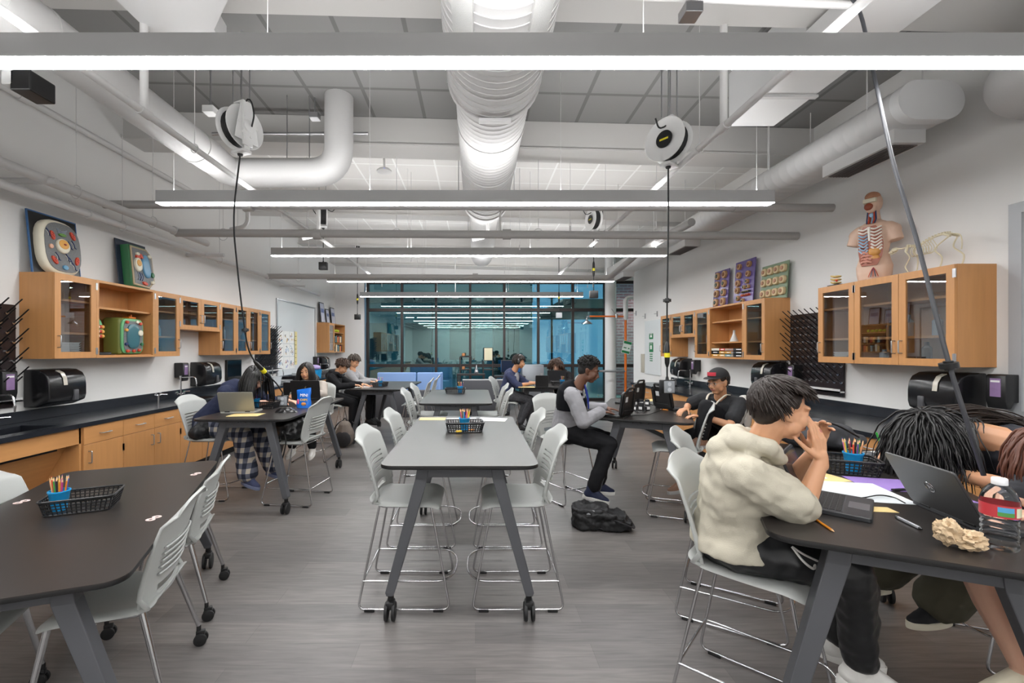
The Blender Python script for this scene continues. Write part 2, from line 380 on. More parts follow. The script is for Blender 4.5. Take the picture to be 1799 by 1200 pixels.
# ================================================================== ducts
DUCT = M('white duct paint', '#c6c5c4', .5)
def spiral(mb, x, z, y0, y1, a, b, pitch=.09, seg=36):
    y = y0; rg = []
    def ring(yy, k):
        out = []
        for j in range(seg):
            h = j < seg // 2; t = -PI / 2 + PI * (j if h else j - seg // 2) / (seg // 2 - 1) if a > b else 2 * PI * j / seg
            if a > b and not h: t += PI
            out.append((x + ((a - b) * (1 if h else -1) if a > b else 0) + b * math.cos(t) * k, yy, z + b * math.sin(t) * k))
        return out
    while y < y1 - pitch:
        rg += [ring(y, 1), ring(y + pitch * .8, 1), ring(y + pitch * .84, 1 + .010), ring(y + pitch * .95, 1 + .010)]; y += pitch
    rg += [ring(y, 1), ring(y1, 1)]
    mb.rings(rg)
d = thing('spiral_air_duct', 'large round white spiral duct running down the middle of the ceiling', 'duct', (.15, 3, 3.4))
def dl(): q = MB(); q.m = Matrix.Translation((-.15, -3, -3.4)); return q
mb = dl(); spiral(mb, .155, 3.8, -2.9, 3.6, .375, .375, .075); spiral(mb, .155, 3.8, 3.58, 6.6, .325, .325, .075); mb.build('duct_run', DUCT, d, smooth=50)
mb = dl(); spiral(mb, .155, 3.8, 6.6, 10.6, .25, .25, .075); mb.rings([[(.155 + r * math.cos(2 * PI * j / 30), y, 3.8 + r * math.sin(2 * PI * j / 30)) for j in range(30)] for y, r in ((6.5, .345), (6.62, .345), (6.62, .32), (6.9, .255))])
mb.build('reduced_run', DUCT, d, smooth=50)
for y, rb in ((2.25, .376), (2.95, .376), (3.3, .376), (3.58, .378), (4.3, .326), (5.2, .326), (6.3, .33)):
    mb = dl(); mb.rings([[(.155 + r * math.cos(2 * PI * j / 36), y + e, 3.8 + r * math.sin(2 * PI * j / 36)) for j in range(36)] for e, r in ((0, rb), (0, rb + .008), (.05, rb + .008), (.05, rb))]); mb.build('joint_band', DUCT, d, smooth=50)
mb = dl(); mb.box(.03, .29, 3.55, 3.6, 3.40, 3.425); mb.build('airflow_tab', M('white tab', '#f0f0f0', .4), d)
for s in (-1, 1):
    mb = dl(); a0 = .42
    def g(u, v, s=s):
        an = -PI / 2 + s * (.45 + u * .4); return (.155 + .392 * math.cos(an), 2.3 + v * .45, 3.8 + .392 * math.sin(an))
    mb.surf(g, 8, 8); mb.build('side_grille', M('perforated grille', '#c2c2c0', .6, bump=.6, bscale=300), d, mods=[('SOLIDIFY', dict(thickness=.02))])
for y in (1.0, 3.7, 6.2, 8.4):
    for s in (-1, 1):
        x = .155 + s * (.39 if y < 6.5 else .29); mb = dl(); mb.cyl((x, y, 3.8), (x, y, CEIL(x)), .005, seg=6); mb.build('hanger_rod', STEEL, d)
# right flat oval duct
d = thing('oval_air_duct', 'flat oval white duct with closed end, running along the right wall', 'duct', (3.56, 7, 3.3))
def dl(): q = MB(); q.m = Matrix.Translation((-3.56, -7, -3.3)); return q
mb = dl(); spiral(mb, 3.56, 3.51, 3.5, 11.3, .255, .15, .12); mb.build('duct_run', DUCT, d, smooth=50)
mb = dl(); 
rg = []
for y, k in ((3.44, .99), (3.44, 1.03), (3.52, 1.03)):
    rg.append([(3.56 + sg * .105 + .15 * k * math.cos(t), y, 3.51 + .15 * k * math.sin(t)) for sg, t0 in ((1, -PI / 2), (-1, PI / 2)) for t in [t0 + PI * j / 19 for j in range(20)]])
mb.rings(rg); mb.build('end_cap', M('end cap metal', '#d6d6d6', .45), d, smooth=40)
for y0, y1 in ((3.6, 4.35), (7.2, 7.9), (10.2, 10.9)):
    mb = dl(); mb.box(3.42, 3.68, y0, y1, 3.25, 3.38); g = mb.build('supply_box', DUCT, d, smooth=0, bevel=.004)
    mb = dl(); mb.box(3.45, 3.65, y0 + .04, y1 - .04, 3.243, 3.25)
    for k in range(7): mb.box(3.46 + k * .028, 3.466 + k * .028, y0 + .05, y1 - .05, 3.236, 3.25)
    mb.build('grille', M('dark grille', '#57504f', .6), g, smooth=0)
for y in (3.75, 5.0, 7, 9, 10.8):
    for x in (3.33, 3.8):
        mb = dl(); mb.cyl((x, y, 3.5), (x, y, CEIL(x)), .005, seg=6); mb.build('hanger_rod', PIPEW, d)
# near right bulging duct elbow
mb = MB(); mb.tube(smoothpath([(3.8, 1.9, 3.45), (3.8, 2.5, 3.45), (3.81, 2.9, 3.45), (3.9, 3.08, 3.45), (4.08, 3.14, 3.45)], 6), .235, 28)
mb.m = Matrix.Identity(4); tag(mb.build('duct_elbow', DUCT, smooth=60), 'grey duct elbow entering the right wall at the top right corner', 'duct')
# left round duct with elbow rising to the ceiling
d = thing('round_air_duct', 'smooth round white duct along the left side with an elbow up to the ceiling', 'duct', (-2.74, 2, 3.3))
def dl(): q = MB(); q.m = Matrix.Translation((2.74, -2, -3.3)); return q
mb = dl(); mb.tube([(-2.74, y, 3.55) for y in (-2.9, 0, 1.5, 3, 4.6)], .16, 32); mb.build('duct_run', DUCT, d, smooth=50)
mb = dl(); mb.tube(fillet([(-2.74, 4.6, 3.55), (-2.74, 4.92, 3.53), (-1.52, 4.92, 3.53), (-1.52, 4.92, CEIL(-1.5))], .3, 8), .155, 32); mb.build('elbow_riser', DUCT, d, smooth=50)
for y in (1.2, 2.45, 2.75, 4.3):
    mb = dl(); mb.rings([[(-2.74 + r * math.cos(2 * PI * j / 32), y + e, 3.55 + r * math.sin(2 * PI * j / 32)) for j in range(32)] for e, r in ((0, .161), (0, .168), (.02, .168), (.02, .161))]); mb.build('joint_band', DUCT, d, smooth=50)
for x in (-2.1, -1.85):
    mb = dl(); mb.cyl((x, 4.92, 3.6), (x, 4.92, CEIL(x)), .006, seg=6); mb.build('hanger_rod', STEEL, d)
# rectangular duct right of centre and tapered one at top left
mb = MB(); mb.box(2.43, 2.86, 3.24, 4.23, 3.7, 4.2); mb.box(2.43, 2.86, -2.9, 3.24, 3.7, 3.9); o = mb.build('rectangular_duct', M('white sheet duct', '#d8d8d8', .35, metal=.2), smooth=0, bevel=.004); tag(o, 'rectangular white duct right of the middle with flanged joints', 'duct')
for y in (1.3, 2.5, 3.7):
    mb = MB(); mb.m = Matrix.Translation(-o.location); mb.box(2.41, 2.88, y, y + .04, 3.68, 3.7); mb.build('joint_flange', DUCT, o, smooth=0)
mb = MB(); P = [(-2.3, 2.2), (-1.0, 2.2), (-1.83, 3.09), (-1.86, 3.3), (-2.3, 3.3)]
mb.prism(P, 3.8, 3.98); tag(mb.build('tapered_duct', M('white sheet duct', '#d8d8d8'), smooth=0), 'tapering white duct panel at the top left above the nearest light', 'duct')

# ================================================================== pipes
def pipe(name, pts, r, label, fr=.12, coup=(), hang=(), cat='pipe', m_=None, seg=14):
    mb = MB(); mb.tube(fillet(pts, fr, 6), r, seg); o = mb.build(name, m_ or PIPEW, smooth=50); tag(o, label, cat)
    T = Matrix.Translation(-o.location)
    for c, ax in coup:
        q = MB(); q.m = T; c = V(c); a = V(ax).normalized(); q.cyl(c - a * .05, c + a * .05, r * 1.3, seg=16); q.build('coupling', m_ or PIPEW, o)
    for h in hang:
        q = MB(); q.m = T; h = V(h); q.cyl((h.x, h.y, h.z + r * 1.6), (h.x, h.y, CEIL(h.x)), .0035, seg=5)
        q.tube([(h.x + (r * 1.25) * math.cos(a), h.y, h.z + (r * 1.5) * math.sin(a)) for a in [2 * PI * k / 14 for k in range(14)]], .004, 5, loop=True)
        q.build('hanger', PIPEW, o)
    return o
Yv = (0, 1, 0); Xv = (1, 0, 0)
pipe('sprinkler_pipe', [(-2.29, -2.9, 3.2), (-2.29, 10.5, 3.2)], .024, 'thin white pipe running lengthwise on the left below the round duct', coup=[((-2.29, 3.05, 3.2), Yv), ((-2.29, 7.4, 3.2), Yv)], hang=[(-2.29, y, 3.2) for y in (3.6, 6.0, 8.6)])
pipe('sprinkler_pipe', [(1.83, -2.9, 3.2), (1.83, 10.5, 3.2)], .026, 'thin white pipe running lengthwise on the right past the cord reel', coup=[((1.83, 3.25, 3.2), Yv), ((1.83, 6.6, 3.2), Yv)], hang=[(1.83, y, 3.2) for y in (3.6, 6.2, 8.6)])
pipe('riser_pipe', [(-2.29, 3.05, 3.2), (-2.29, 3.05, CEIL(-2.29))], .026, 'vertical white pipe rising from the left lengthwise pipe to the ceiling')
pipe('riser_pipe', [(1.83, 3.25, 3.2), (1.83, 3.25, CEIL(1.83))], .026, 'vertical white pipe rising from the right lengthwise pipe to the ceiling')
pipe('side_pipe', [(-4.0, -2.9, 2.96), (-4.0, 11.3, 2.96)], .037, 'white pipe along the left wall, lowest of the wall pipes', coup=[((-4.0, y, 2.96), Yv) for y in (3.6, 4.6, 8.5)], hang=[(-4.0, y, 2.96) for y in (3.5, 5.0, 6.9, 8.6)])
pipe('side_pipe', [(-3.8, -2.9, 3.06), (-3.8, 6.25, 3.06)], .042, 'thick white pipe beside the left wall ending past the cell models', coup=[((-3.8, y, 3.06), Yv) for y in (3.2, 3.45, 5.6)], hang=[(-3.8, y, 3.06) for y in (3.3, 4.2, 5.2)])
pipe('side_pipe', [(-4.2, -2.9, 3.9), (-4.2, 6.5, 3.9)], .032, 'highest white pipe fixed against the left wall', coup=[((-4.2, 4.1, 3.9), Yv)])
pipe('branch_pipe', [(-4.25, 3.35, 3.05), (-4.0, 3.35, 3.2), (-3.8, 3.3, 3.22), (-3.8, 3.45, 3.1)], .05, 'short bent white pipe joining the left wall pipes')
CP = M('cross pipe shade grey', '#a9a7a5', .5)  # white pipes; the shade on them is put into this grey
pipe('cross_pipe', [(-3.8, 5.6, 3.04), (RX, 5.6, 3.0)], .05, 'thick shade-greyed white pipe crossing the room just behind the second light', coup=[((-2.0, 5.6, 3.02), Xv), ((.4, 5.6, 3.02), Xv)], hang=[(x, 5.6, 3.02) for x in (-3.2, -1.0, .8, 2.3)], m_=CP)
pipe('cross_pipe', [(-4.25, 5.05, 3.22), (RX, 5.05, 3.18)], .045, 'white pipe crossing the room directly behind the second light', coup=[((3.0, 5.05, 3.19), Xv), ((-2.6, 5.05, 3.2), Xv)], hang=[(3.35, 5.05, 3.19)], m_=CP)
pipe('cross_pipe', [(-4.0, 8.5, 2.97), (2.58, 8.5, 2.94), (2.8, 7.5, 3.22), (2.82, 5.75, 3.22)], .052, 'shade-greyed white pipe crossing below the third light and bending at the right', coup=[((0, 8.5, 2.96), Xv)], hang=[(x, 8.5, 2.95) for x in (-3.4, -1.0, 1.0, 2.2)], m_=CP)
for k, (y, z) in enumerate(((3.9, 3.05), (6.5, 2.95), (9.6, 2.95))):
    pipe('stub_pipe', [(-4.25, y, z), (-3.7, y, z + .0)], .028, 'short white stub pipe coming out of the left wall, ' + ('nearest', 'middle', 'farthest')[k] + ' of three')
for k, (x, y) in enumerate(((-3.3, 6.4), (-2.45, 6.9), (.2, 7.0))):
    pipe('bent_conduit', [(x, y, 3.9), (x, y, 3.35), (x - .25, y, 3.3)], .03, 'hook-shaped white pipe end hanging ' + ('nearest the left wall', 'above the left cord reel', 'beside the middle duct')[k], fr=.15)
# conduits near the ceiling
pipe('electrical_conduit', [(-2.95, 4.95, 3.98), (-1.2, 4.95, 3.98)], .018, 'thin grey conduit along the beam above the left cord reel', m_=STEEL)
pipe('electrical_conduit', [(.6, 2.3, 3.75), (.6, 2.55, 3.62), (2.2, 2.55, 3.55)], .022, 'lower bent conduit at the top right of the middle duct')
pipe('electrical_conduit', [(.62, 2.6, 3.85), (2.4, 2.6, 3.8)], .02, 'upper straight conduit at the top right of the middle duct')
pipe('electrical_conduit', [(.35, 6.2, 3.2), (.35, 6.2, 3.55), (1.9, 6.2, 3.55)], .014, 'thin bent conduit behind the second light near the middle')
def jbox(p, label, s=(.1, .1, .06), m_=None):
    mb = MB(); mb.obox(p, s); o = mb.build('junction_box', m_ or STEEL, smooth=0, bevel=.004); tag(o, label, 'electrical box')
    q = MB(); q.m = Matrix.Translation(-o.location); p = V(p); q.cyl((p.x, p.y, p.z + s[2] / 2), (p.x, p.y, CEIL(p.x)), .008, seg=6); q.build('support_rod', STEEL, o); return o
jbox(W(553, 205, 4.95), 'small grey junction box on the conduit next to the round duct elbow')
jbox(W(1213, 22, 2.55), 'grey junction box at the top of the frame above the right reel')
jbox(W(370, 195, 4.0), 'white junction box hung left of the left cord reel', m_=WHITEP)
# ceiling speaker or camera box at the top left
t = thing('loudspeaker', 'black box with a white face mounted high at the top left', 'speaker', W(35, 145, 2.6))
mb = MB(); mb.obox((.03, .05, 0), (.12, .16, .12)); mb.build('housing', BLACKP, t, smooth=0, bevel=.008)
mb = MB(); mb.obox((-.045, .0, .02), (.07, .06, .09)); mb.build('face_plate', WHITEP, t, smooth=0, bevel=.005)
mb = MB(); mb.cyl((0, .05, .06), (0, .05, 1.2), .012); mb.build('mount_pole', BLACKP, t)
for (px, py, Y, ztop, lb) in ((675, 300, 5.9, 3.98, 'round white wireless access point on a drop pole left of the middle duct'), (917, 262, 5.75, 4.0, 'grey dome sensor on the ceiling right of the middle duct'), (800, 523, 12.6, 3.5, 'small white ceiling sensor in front of the window wall')):
    p = W(px, py, Y); t = thing('wireless_access_point', lb, 'access point', p)
    mb = MB(); mb.lathe([(.03, .035), (.07, .025), (.1, 0), (.098, -.015), (.05, -.028), (.01, -.03)]); mb.build('disc', WHITEP, t, smooth=60)
    mb = MB(); mb.cyl((0, 0, .03), (0, 0, CEIL(p.x) - p.z), .014); mb.build('drop_pole', WHITEP, t)
    mb = MB(); mb.ell((.02, -.09, -.005), (.008, .008, .005)); mb.build('status_light', mat('blue led', '#5a6cff', .4, emit=2), t)
rr = random.Random(5)
for k in range(26):
    x = rr.uniform(-3.4, 3.2); y = rr.uniform(5.9, 12.4); z = rr.uniform(3.1, 3.5)
    if abs(x - .15) < .5: x += .9
    mb = MB(); mb.cyl((x, y, z), (x, y, CEIL(x)), .0035, seg=5); mb.cyl((x, y, z - .02), (x, y, z + .05), .01, seg=6)
    tag(mb.build('hanger_rod', PIPEW), 'thin white hanger rod dropping from the ceiling in mid room', 'rod', 'thin hanger rods below the ceiling')
# ================================================================== wall cabinets and counters
# side mapping: (u along the room, d out from the wall, z) -> world
def side_m(side, u0=0, z0=0):
    if side == 'L': return Matrix(((0, 1, 0, 0), (1, 0, 0, 0), (0, 0, 1, 0), (0, 0, 0, 1)))   # local x=d->x
    return Matrix(((0, -1, 0, 0), (1, 0, 0, 0), (0, 0, 1, 0), (0, 0, 0, 1)))
def root_at(side, u, z, name, label, cat, group=None, off=0):
    if name in ('base_cabinet', 'sink_apron', 'black_countertop'): off = .012
    x = LX + off if side == 'L' else RX - off
    return thing(name, label, cat, (x, u, z), 0, group)
def sb(side):
    """mesh builder in local (u, d, z) of a thing standing at the wall"""
    q = MB(); s = 1 if side == 'L' else -1
    q.m = Matrix(((0, s, 0, 0), (1, 0, 0, 0), (0, 0, 1, 0), (0, 0, 0, 1))); return q
def handle(side, parent, u, d, z, vert=True, L=.11):
    q = sb(side)
    if vert: P = [(u, d, z - L / 2), (u, d + .032, z - L / 2), (u, d + .032, z + L / 2), (u, d, z + L / 2)]
    else: P = [(u - L / 2, d, z), (u - L / 2, d + .032, z), (u + L / 2, d + .032, z), (u + L / 2, d, z)]
    q.tube(fillet(P, .01, 3), .0055, 8); q.build('handle', STEEL, parent)
def glass_door(side, t, u0, u1, z0, z1, d, hside):
    g = .002; fr = .062
    q = sb(side); u0 += g; u1 -= g; z0 += g; z1 -= g
    q.box(u0, u0 + fr, d, d + .02, z0, z1); q.box(u1 - fr, u1, d, d + .02, z0, z1)
    q.box(u0 + fr, u1 - fr, d, d + .02, z0, z0 + fr); q.box(u0 + fr, u1 - fr, d, d + .02, z1 - fr, z1)
    dr = q.build('door', WOOD, t, smooth=0)
    q = sb(side); q.box(u0 + fr, u1 - fr, d + .008, d + .012, z0 + fr, z1 - fr); q.build('glass', GLASSC, dr, smooth=0)
    hu = u1 - .03 if hside > 0 else u0 + .03
    handle(side, dr, hu, d + .02, z0 + .16)
    ou = u0 if hside > 0 else u1
    for z in (z0 + .07, z1 - .07):
        q = sb(side); q.box(ou - .012, ou + .012, d + .018, d + .025, z - .035, z + .035); q.build('hinge', STEEL, dr, smooth=0)
def upper(side, u0, u1, kind, label, z0, h=.813, D=.33, name='upper_cabinet'):
    """kind: L/R one door with the handle at the low-u / high-u side, D two doors, O open shelves, S short double"""
    zz = h if kind != 'S' else h * .56
    zb = z0 + (h - zz)
    t = root_at(side, (u0 + u1) / 2, zb, name, label, 'cabinet'); w = (u1 - u0) / 2; th = .018
    q = sb(side)
    q.box(-w, -w + th, 0, D - .02, 0, zz); q.box(w - th, w, 0, D - .02, 0, zz)
    q.box(-w + th, w - th, 0, .012, 0, zz); q.box(-w + th, w - th, 0, D - .02, 0, th + .01); q.box(-w + th, w - th, 0, D - .02, zz - th - .01, zz)
    q.build('carcass', WOOD, t, smooth=0)
    ns = 1 if (kind == 'S' or (kind == 'O' and side == 'L')) else 2
    for k in range(ns):
        z = zz * ((k + 1) / (ns + 1) + (.03 if k else -.03) * (ns > 1) + (.15 if kind == 'O' and ns == 1 else 0)); q = sb(side); q.box(-w + th, w - th, .012, D - .035, z - .01, z + .01); q.build('shelf', WOODH, t, smooth=0)
    if kind in 'LR': glass_door(side, t, -w, w, 0, zz, D - .02, 1 if kind == 'R' else -1)
    elif kind in 'DS': glass_door(side, t, -w, 0, 0, zz, D - .02, 1); glass_door(side, t, 0, w, 0, zz, D - .02, -1)
    elif kind == 'O':
        q = sb(side)
        for a, b in ((-w, -w + .03), (w - .03, w)): q.box(a, b, D - .02, D, 0, zz)
        q.box(-w + .03, w - .03, D - .02, D, 0, .022); q.box(-w + .03, w - .03, D - .02, D, zz - .025, zz); q.build('face_frame', WOODH, t, smooth=0)
    elif kind == 'Q':   # door on one half, open on the other
        glass_door(side, t, -w, -w + .45, 0, zz, D - .02, -1)
        q = sb(side); q.box(-w + .45, -w + .47, 0, D, 0, zz); q.box(w - .02, w, D - .02, D, 0, zz); q.box(-w + .47, w, D - .02, D, zz - .02, zz); q.build('face_frame', WOODH, t, smooth=0)
    return t
ZL, ZR = 1.472, 1.42
upper('L', 4.12, 4.58, 'L', 'nearest glass-door wall cabinet on the left wall, stacked white trays inside', ZL)
upper('L', 4.58, 5.41, 'O', 'open-fronted wall shelf cabinet on the left holding a green plant cell model', ZL)
upper('L', 5.41, 5.87, 'R', 'single glass-door wall cabinet just past the open shelves on the left', ZL)
upper('L', 5.87, 6.79, 'S', 'short double-door wall cabinet on the left wall, higher bottom edge than its neighbours', ZL)
upper('L', 6.79, 7.25, 'L', 'tall glass-door wall cabinet right after the short double one on the left wall', ZL)
upper('L', 7.25, 8.05, 'D', 'tall double glass-door wall cabinet on the left, behind the hanging black cord', ZL)
upper('L', 8.05, 8.46, 'R', 'last glass-door wall cabinet of the long left row, next to the peg rack', ZL)
upper('L', 11.85, 13.3, 'Q', 'small far wall cabinet on the left with tennis balls and books in its open half', ZL)
upper('R', 3.46, 4.38, 'D', 'nearest double glass-door wall cabinet on the right wall, below the cat skeleton', ZR)
upper('R', 4.38, 4.84, 'R', 'single glass-door wall cabinet beside the peg rack, vertebra model on top', ZR)
upper('R', 5.73, 6.19, 'L', 'single glass-door wall cabinet at the near end of the far right row', ZR)
upper('R', 6.19, 7.10, 'O', 'open wall shelf on the right with books and a glass flask', ZR)
upper('R', 7.10, 7.56, 'R', 'single glass-door wall cabinet past the open shelf on the right', ZR)
upper('R', 7.56, 8.48, 'S', 'short double-door wall cabinet on the right with a higher bottom edge', ZR)
upper('R', 8.48, 8.95, 'R', 'farthest wall cabinet on the right, half behind the hanging cord', ZR)

def door_panel(side, t, u0, u1, z0, z1, d, hs, drawer=False):
    g = .002; q = sb(side); q.box(u0 + g, u1 - g, d, d + .019, z0 + g, z1 - g)
    o = q.build('drawer' if drawer else 'door', WOODH if drawer else WOOD, t, smooth=0, bevel=.002, bseg=1)
    if drawer: handle(side, o, (u0 + u1) / 2, d + .019, (z0 + z1) / 2, False)
    else:
        handle(side, o, u1 - .05 if hs > 0 else u0 + .05, d + .019, z1 - .12)
        ou = u0 if hs > 0 else u1
        q = sb(side); q.box(ou - .01, ou + .01, d + .018, d + .024, z1 - .15, z1 - .08); q.build('hinge', STEEL, o, smooth=0)
def base(side, u0, u1, nd, label, D=.6, H=.84):
    t = root_at(side, (u0 + u1) / 2, 0, 'base_cabinet', label, 'cabinet'); w = (u1 - u0) / 2
    q = sb(side); q.box(-w + .0005, w - .0005, 0, D, .1, H); q.build('body', WOOD, t, smooth=0)
    q = sb(side); q.box(-w, w, 0, D - .05, 0, .1); q.build('toe_kick', BLACKM, t, smooth=0)
    ww = 2 * w / nd
    for k in range(nd):
        a = -w + k * ww
        door_panel(side, t, a, a + ww, .67, H, D, 1, True)
        door_panel(side, t, a, a + ww, .105, .67, D, 1 if (k % 2 == 0 and nd > 1) else -1)
    return t
# left run
base('L', 4.09, 4.55, 1, 'left base cabinet with one door and one drawer beside the open knee space')
base('L', 4.55, 5.43, 2, 'left base cabinet with a pair of doors and two drawers')
for k, (a, b) in enumerate(((5.43, 6.3), (6.3, 7.2), (7.2, 8.1), (8.1, 9.0), (9.0, 10.0), (10.0, 11.0), (11.0, 12.0), (12.0, 13.38))):
    base('L', a, b, 2, 'left base cabinet ' + ('behind the stools of the leaning girl', 'beside the left mid table', 'behind the plaid trousers', 'behind the smiling girl', 'under the far peg rack', 'below the whiteboard near end', 'below the whiteboard far end', 'in the far left corner')[k])
t = root_at('L', 3.2, 0, 'sink_apron', 'wooden apron and sloping panel over the open knee space at the left edge', 'cabinet')
q = sb('L'); q.box(-1.1, .88, .58, .6, .69, .84); q.build('apron', WOODH, t, smooth=0)
q = sb('L'); q.box(.86, .885, 0, .6, .0, .84); q.build('side_panel', WOOD, t, smooth=0)
q = sb('L'); q.add([(-1.1, .1, .02), (.86, .1, .02), (.86, .5, .69), (-1.1, .5, .69), (-1.1, .08, .02), (.86, .08, .02), (.86, .48, .69), (-1.1, .48, .69)],
      [(0, 1, 2, 3), (4, 7, 6, 5), (0, 4, 5, 1), (2, 6, 7, 3), (0, 3, 7, 4), (1, 5, 6, 2)]); q.build('sloping_panel', WOODH, t, smooth=0)
def counter(side, u0, u1, D, holes, label, top=.88):
    t = root_at(side, u0, top - .04, 'black_countertop', label, 'countertop')
    q = sb(side); a = 0
    L = u1 - u0
    hs = sorted((h0 - u0, h1 - u0) for h0, h1 in holes)
    d0, d1 = D * .28, D * .8
    q.box(0, L, d1, D, 0, .04); q.box(0, L, 0, d0, 0, .04)
    for h0, h1 in hs: q.box(a, h0, d0, d1, 0, .04); a = h1
    q.box(a, L, d0, d1, 0, .04); q.build('slab', CTOP, t, smooth=0)
    q = sb(side); q.box(0, L, .0, .02, .04, .145); q.build('backsplash', CTOP, t, smooth=0, bevel=.003)
    for h0, h1 in hs:
        q = sb(side); e = .008
        q.box(h0, h0 + e, d0, d1, -.18, .036); q.box(h1 - e, h1, d0, d1, -.18, .036); q.box(h0, h1, d0, d0 + e, -.18, .036); q.box(h0, h1, d1 - e, d1, -.18, .036); q.box(h0, h1, d0, d1, -.19, -.18)
        s_ = q.build('sink_basin', M('sink black', '#1b1d22', .3), t, smooth=0)
        q = sb(side); q.cyl(((h0 + h1) / 2, (d0 + d1) / 2, -.18), ((h0 + h1) / 2, (d0 + d1) / 2, -.172), .04); q.build('drain', CHROME, s_)
counter('L', 2.0, 13.38, .63, [(3.3, 3.95), (6.0, 6.45), (8.75, 9.2), (11.6, 12.1)], 'long black countertop with sinks along the left wall')
counter('R', 2.55, 9.15, .86, [(5.3, 5.75), (8.0, 8.4)], 'black countertop along the right wall')
for k, (a, b) in enumerate(((2.6, 3.4), (3.4, 4.3), (4.3, 5.2), (5.2, 6.1), (6.1, 7.0), (7.0, 8.0), (8.0, 9.12))):
    base('R', a, b, 2, 'right base cabinet ' + ('nearest, behind the leaning girl', 'behind the water bottle table', 'below the near peg rack', 'behind the hooded student', 'behind the student in the cap', 'beside the rugged laptops', 'at the far end by the orange shower pipe')[k], D=.82)
# end panel of right run facing the room's far side
# ---------------------------------------------------------- faucets
def faucet(side, u, label, d=.12, z=.88, s=1.):
    t = root_at(side, u, z, 'lab_faucet', label, 'faucet')
    q = sb(side); q.cyl((0, d, 0), (0, d, .02), .026 * s); q.cyl((0, d, 0), (0, d, .30), .011, seg=12); q.cyl((0, d, .04), (0, d, .075), .02)
    q.cyl((0, d, .28), (0, d, .31), .016); q.build('riser', CHROME, t)
    q = sb(side); q.tube(fillet([(0, d, .285), (0, d + .21, .295), (0, d + .225, .2)], .05, 6), .0085, 10); q.cyl((0, d + .225, .2), (0, d + .225, .15), .011, .006, 10); q.build('spout', CHROME, t)
    for s_ in (-1, 1):
        q = sb(side); q.cyl((0, d, .055), (s_ * .07, d, .06), .009); q.cyl((s_ * .07, d, .05), (s_ * .07, d, .085), .015)
        q.tube([(s_ * .07, d, .085), (s_ * .15, d + .03, .082)], .006, 8); h = q.build('lever', CHROME, t)
        q = sb(side); q.cyl((s_ * .07, d, .085), (s_ * .07, d, .09), .009); q.build('colour_cap', M('green cap', '#2b8a57', .4), h)
    return t
faucet('L', 3.75, 'chrome lab faucet at the near left sink, below the soap dispenser')
faucet('L', 6.2, 'chrome lab faucet beside the second paper towel dispenser on the left')
faucet('L', 9.0, 'chrome lab faucet behind the smiling girl')
faucet('L', 11.8, 'farthest chrome lab faucet on the left counter')
faucet('R', 8.15, 'chrome lab faucet behind the open laptop of the student in a cap')
faucet('R', 5.5, 'chrome lab faucet on the right counter behind the hooded student')
for k, (side, u) in enumerate((('L', 5.65), ('L', 8.4), ('R', 8.55))):
    t = root_at(side, u, .88, 'gas_valve', 'small chrome double gas tap on the ' + ('left counter near the second sink', 'left counter behind the leaning girl', 'right counter near the orange pipe')[k], 'gas tap')
    q = sb(side); q.cyl((0, .2, 0), (0, .2, .1), .013); q.build('stem', CHROME, t)
    for s_ in (-1, 1):
        q = sb(side); q.tube([(0, .2, .09), (s_ * .05, .2, .1), (s_ * .09, .26, .095)], [.011, .012, .006], 8); q.cyl((s_ * .04, .2, .1), (s_ * .04, .2, .125), .012); q.build('nozzle', CHROME, t)
# ---------------------------------------------------------- dispensers
def towel(side, u, label, z=1.01, w=.40):
    t = root_at(side, u, z, 'paper_towel_dispenser', label, 'paper towel dispenser', None, .004)
    prof = [(0, 0), (.12, .0), (.235, .045), (.25, .1), (.25, .2), (.24, .27), (.21, .32), (.15, .352), (.07, .36), (0, .36)]
    q = sb(side); q.prism(prof, -w / 2, w / 2, lambda a, b, h: (h, a, b)); o = q.build('housing', M('dispenser black', '#1a1a1c', .22), t, bevel=.012, bseg=3, smooth=60)
    q = sb(side); k = -.04
    q.prism([(.17, .345), (.218, .322), (.246, .272), (.2555, .2), (.2535, .2), (.243, .27), (.215, .318), (.168, .34)], k - .02, k + .02, lambda a, b, h: (h, a + .002, b + .003)); q.build('level_window', M('dispenser window', '#b9b3a6', .15), t)
    q = sb(side); q.box(.05, .1, .2, .262, .045, .15); q.build('lever', M('lever grey', '#4d4d50', .4), t, bevel=.006)
    return t
def soap(side, u, label, z=1.11):
    t = root_at(side, u, z, 'soap_dispenser', label, 'soap dispenser', None, .004)
    q = sb(side); q.prism([(0, .05), (.06, .05), (.08, 0), (.11, .0), (.125, .06), (.125, .245), (.115, .26), (0, .26)], -.065, .065, lambda a, b, h: (h, a, b)); q.build('housing', BLACKP, t, bevel=.006)
    q = sb(side); q.box(-.035, .035, .125, .1275, .09, .23); q.build('label_panel', M('soap label', '#8a6f97', .3, var=.35, vscale=14), t, smooth=0)
    q = sb(side); q.box(-.03, .03, .126, .1285, .2, .215); q.build('label_band', PAPER, t, smooth=0)
towel('L', 4.35, 'nearest paper towel dispenser on the left wall, below the first cabinet'); soap('L', 3.92, 'nearest soap dispenser on the left wall between peg rack and towel dispenser')
towel('L', 6.78, 'second black paper towel dispenser on the left wall below the short cabinet'); soap('L', 6.3, 'soap dispenser beside the second towel dispenser on the left')
towel('L', 12.0, 'farthest black paper towel dispenser on the left below the small cabinet'); soap('L', 11.6, 'farthest soap dispenser on the left wall')
towel('R', 3.72, 'nearest black paper towel dispenser on the right wall behind the leaning girl'); soap('R', 3.36, 'nearest soap dispenser on the right wall with a purple label')
towel('R', 5.95, 'black paper towel dispenser on the right wall behind the hooded student', 1.03); soap('R', 5.55, 'soap dispenser between towel dispenser and peg rack on the right')
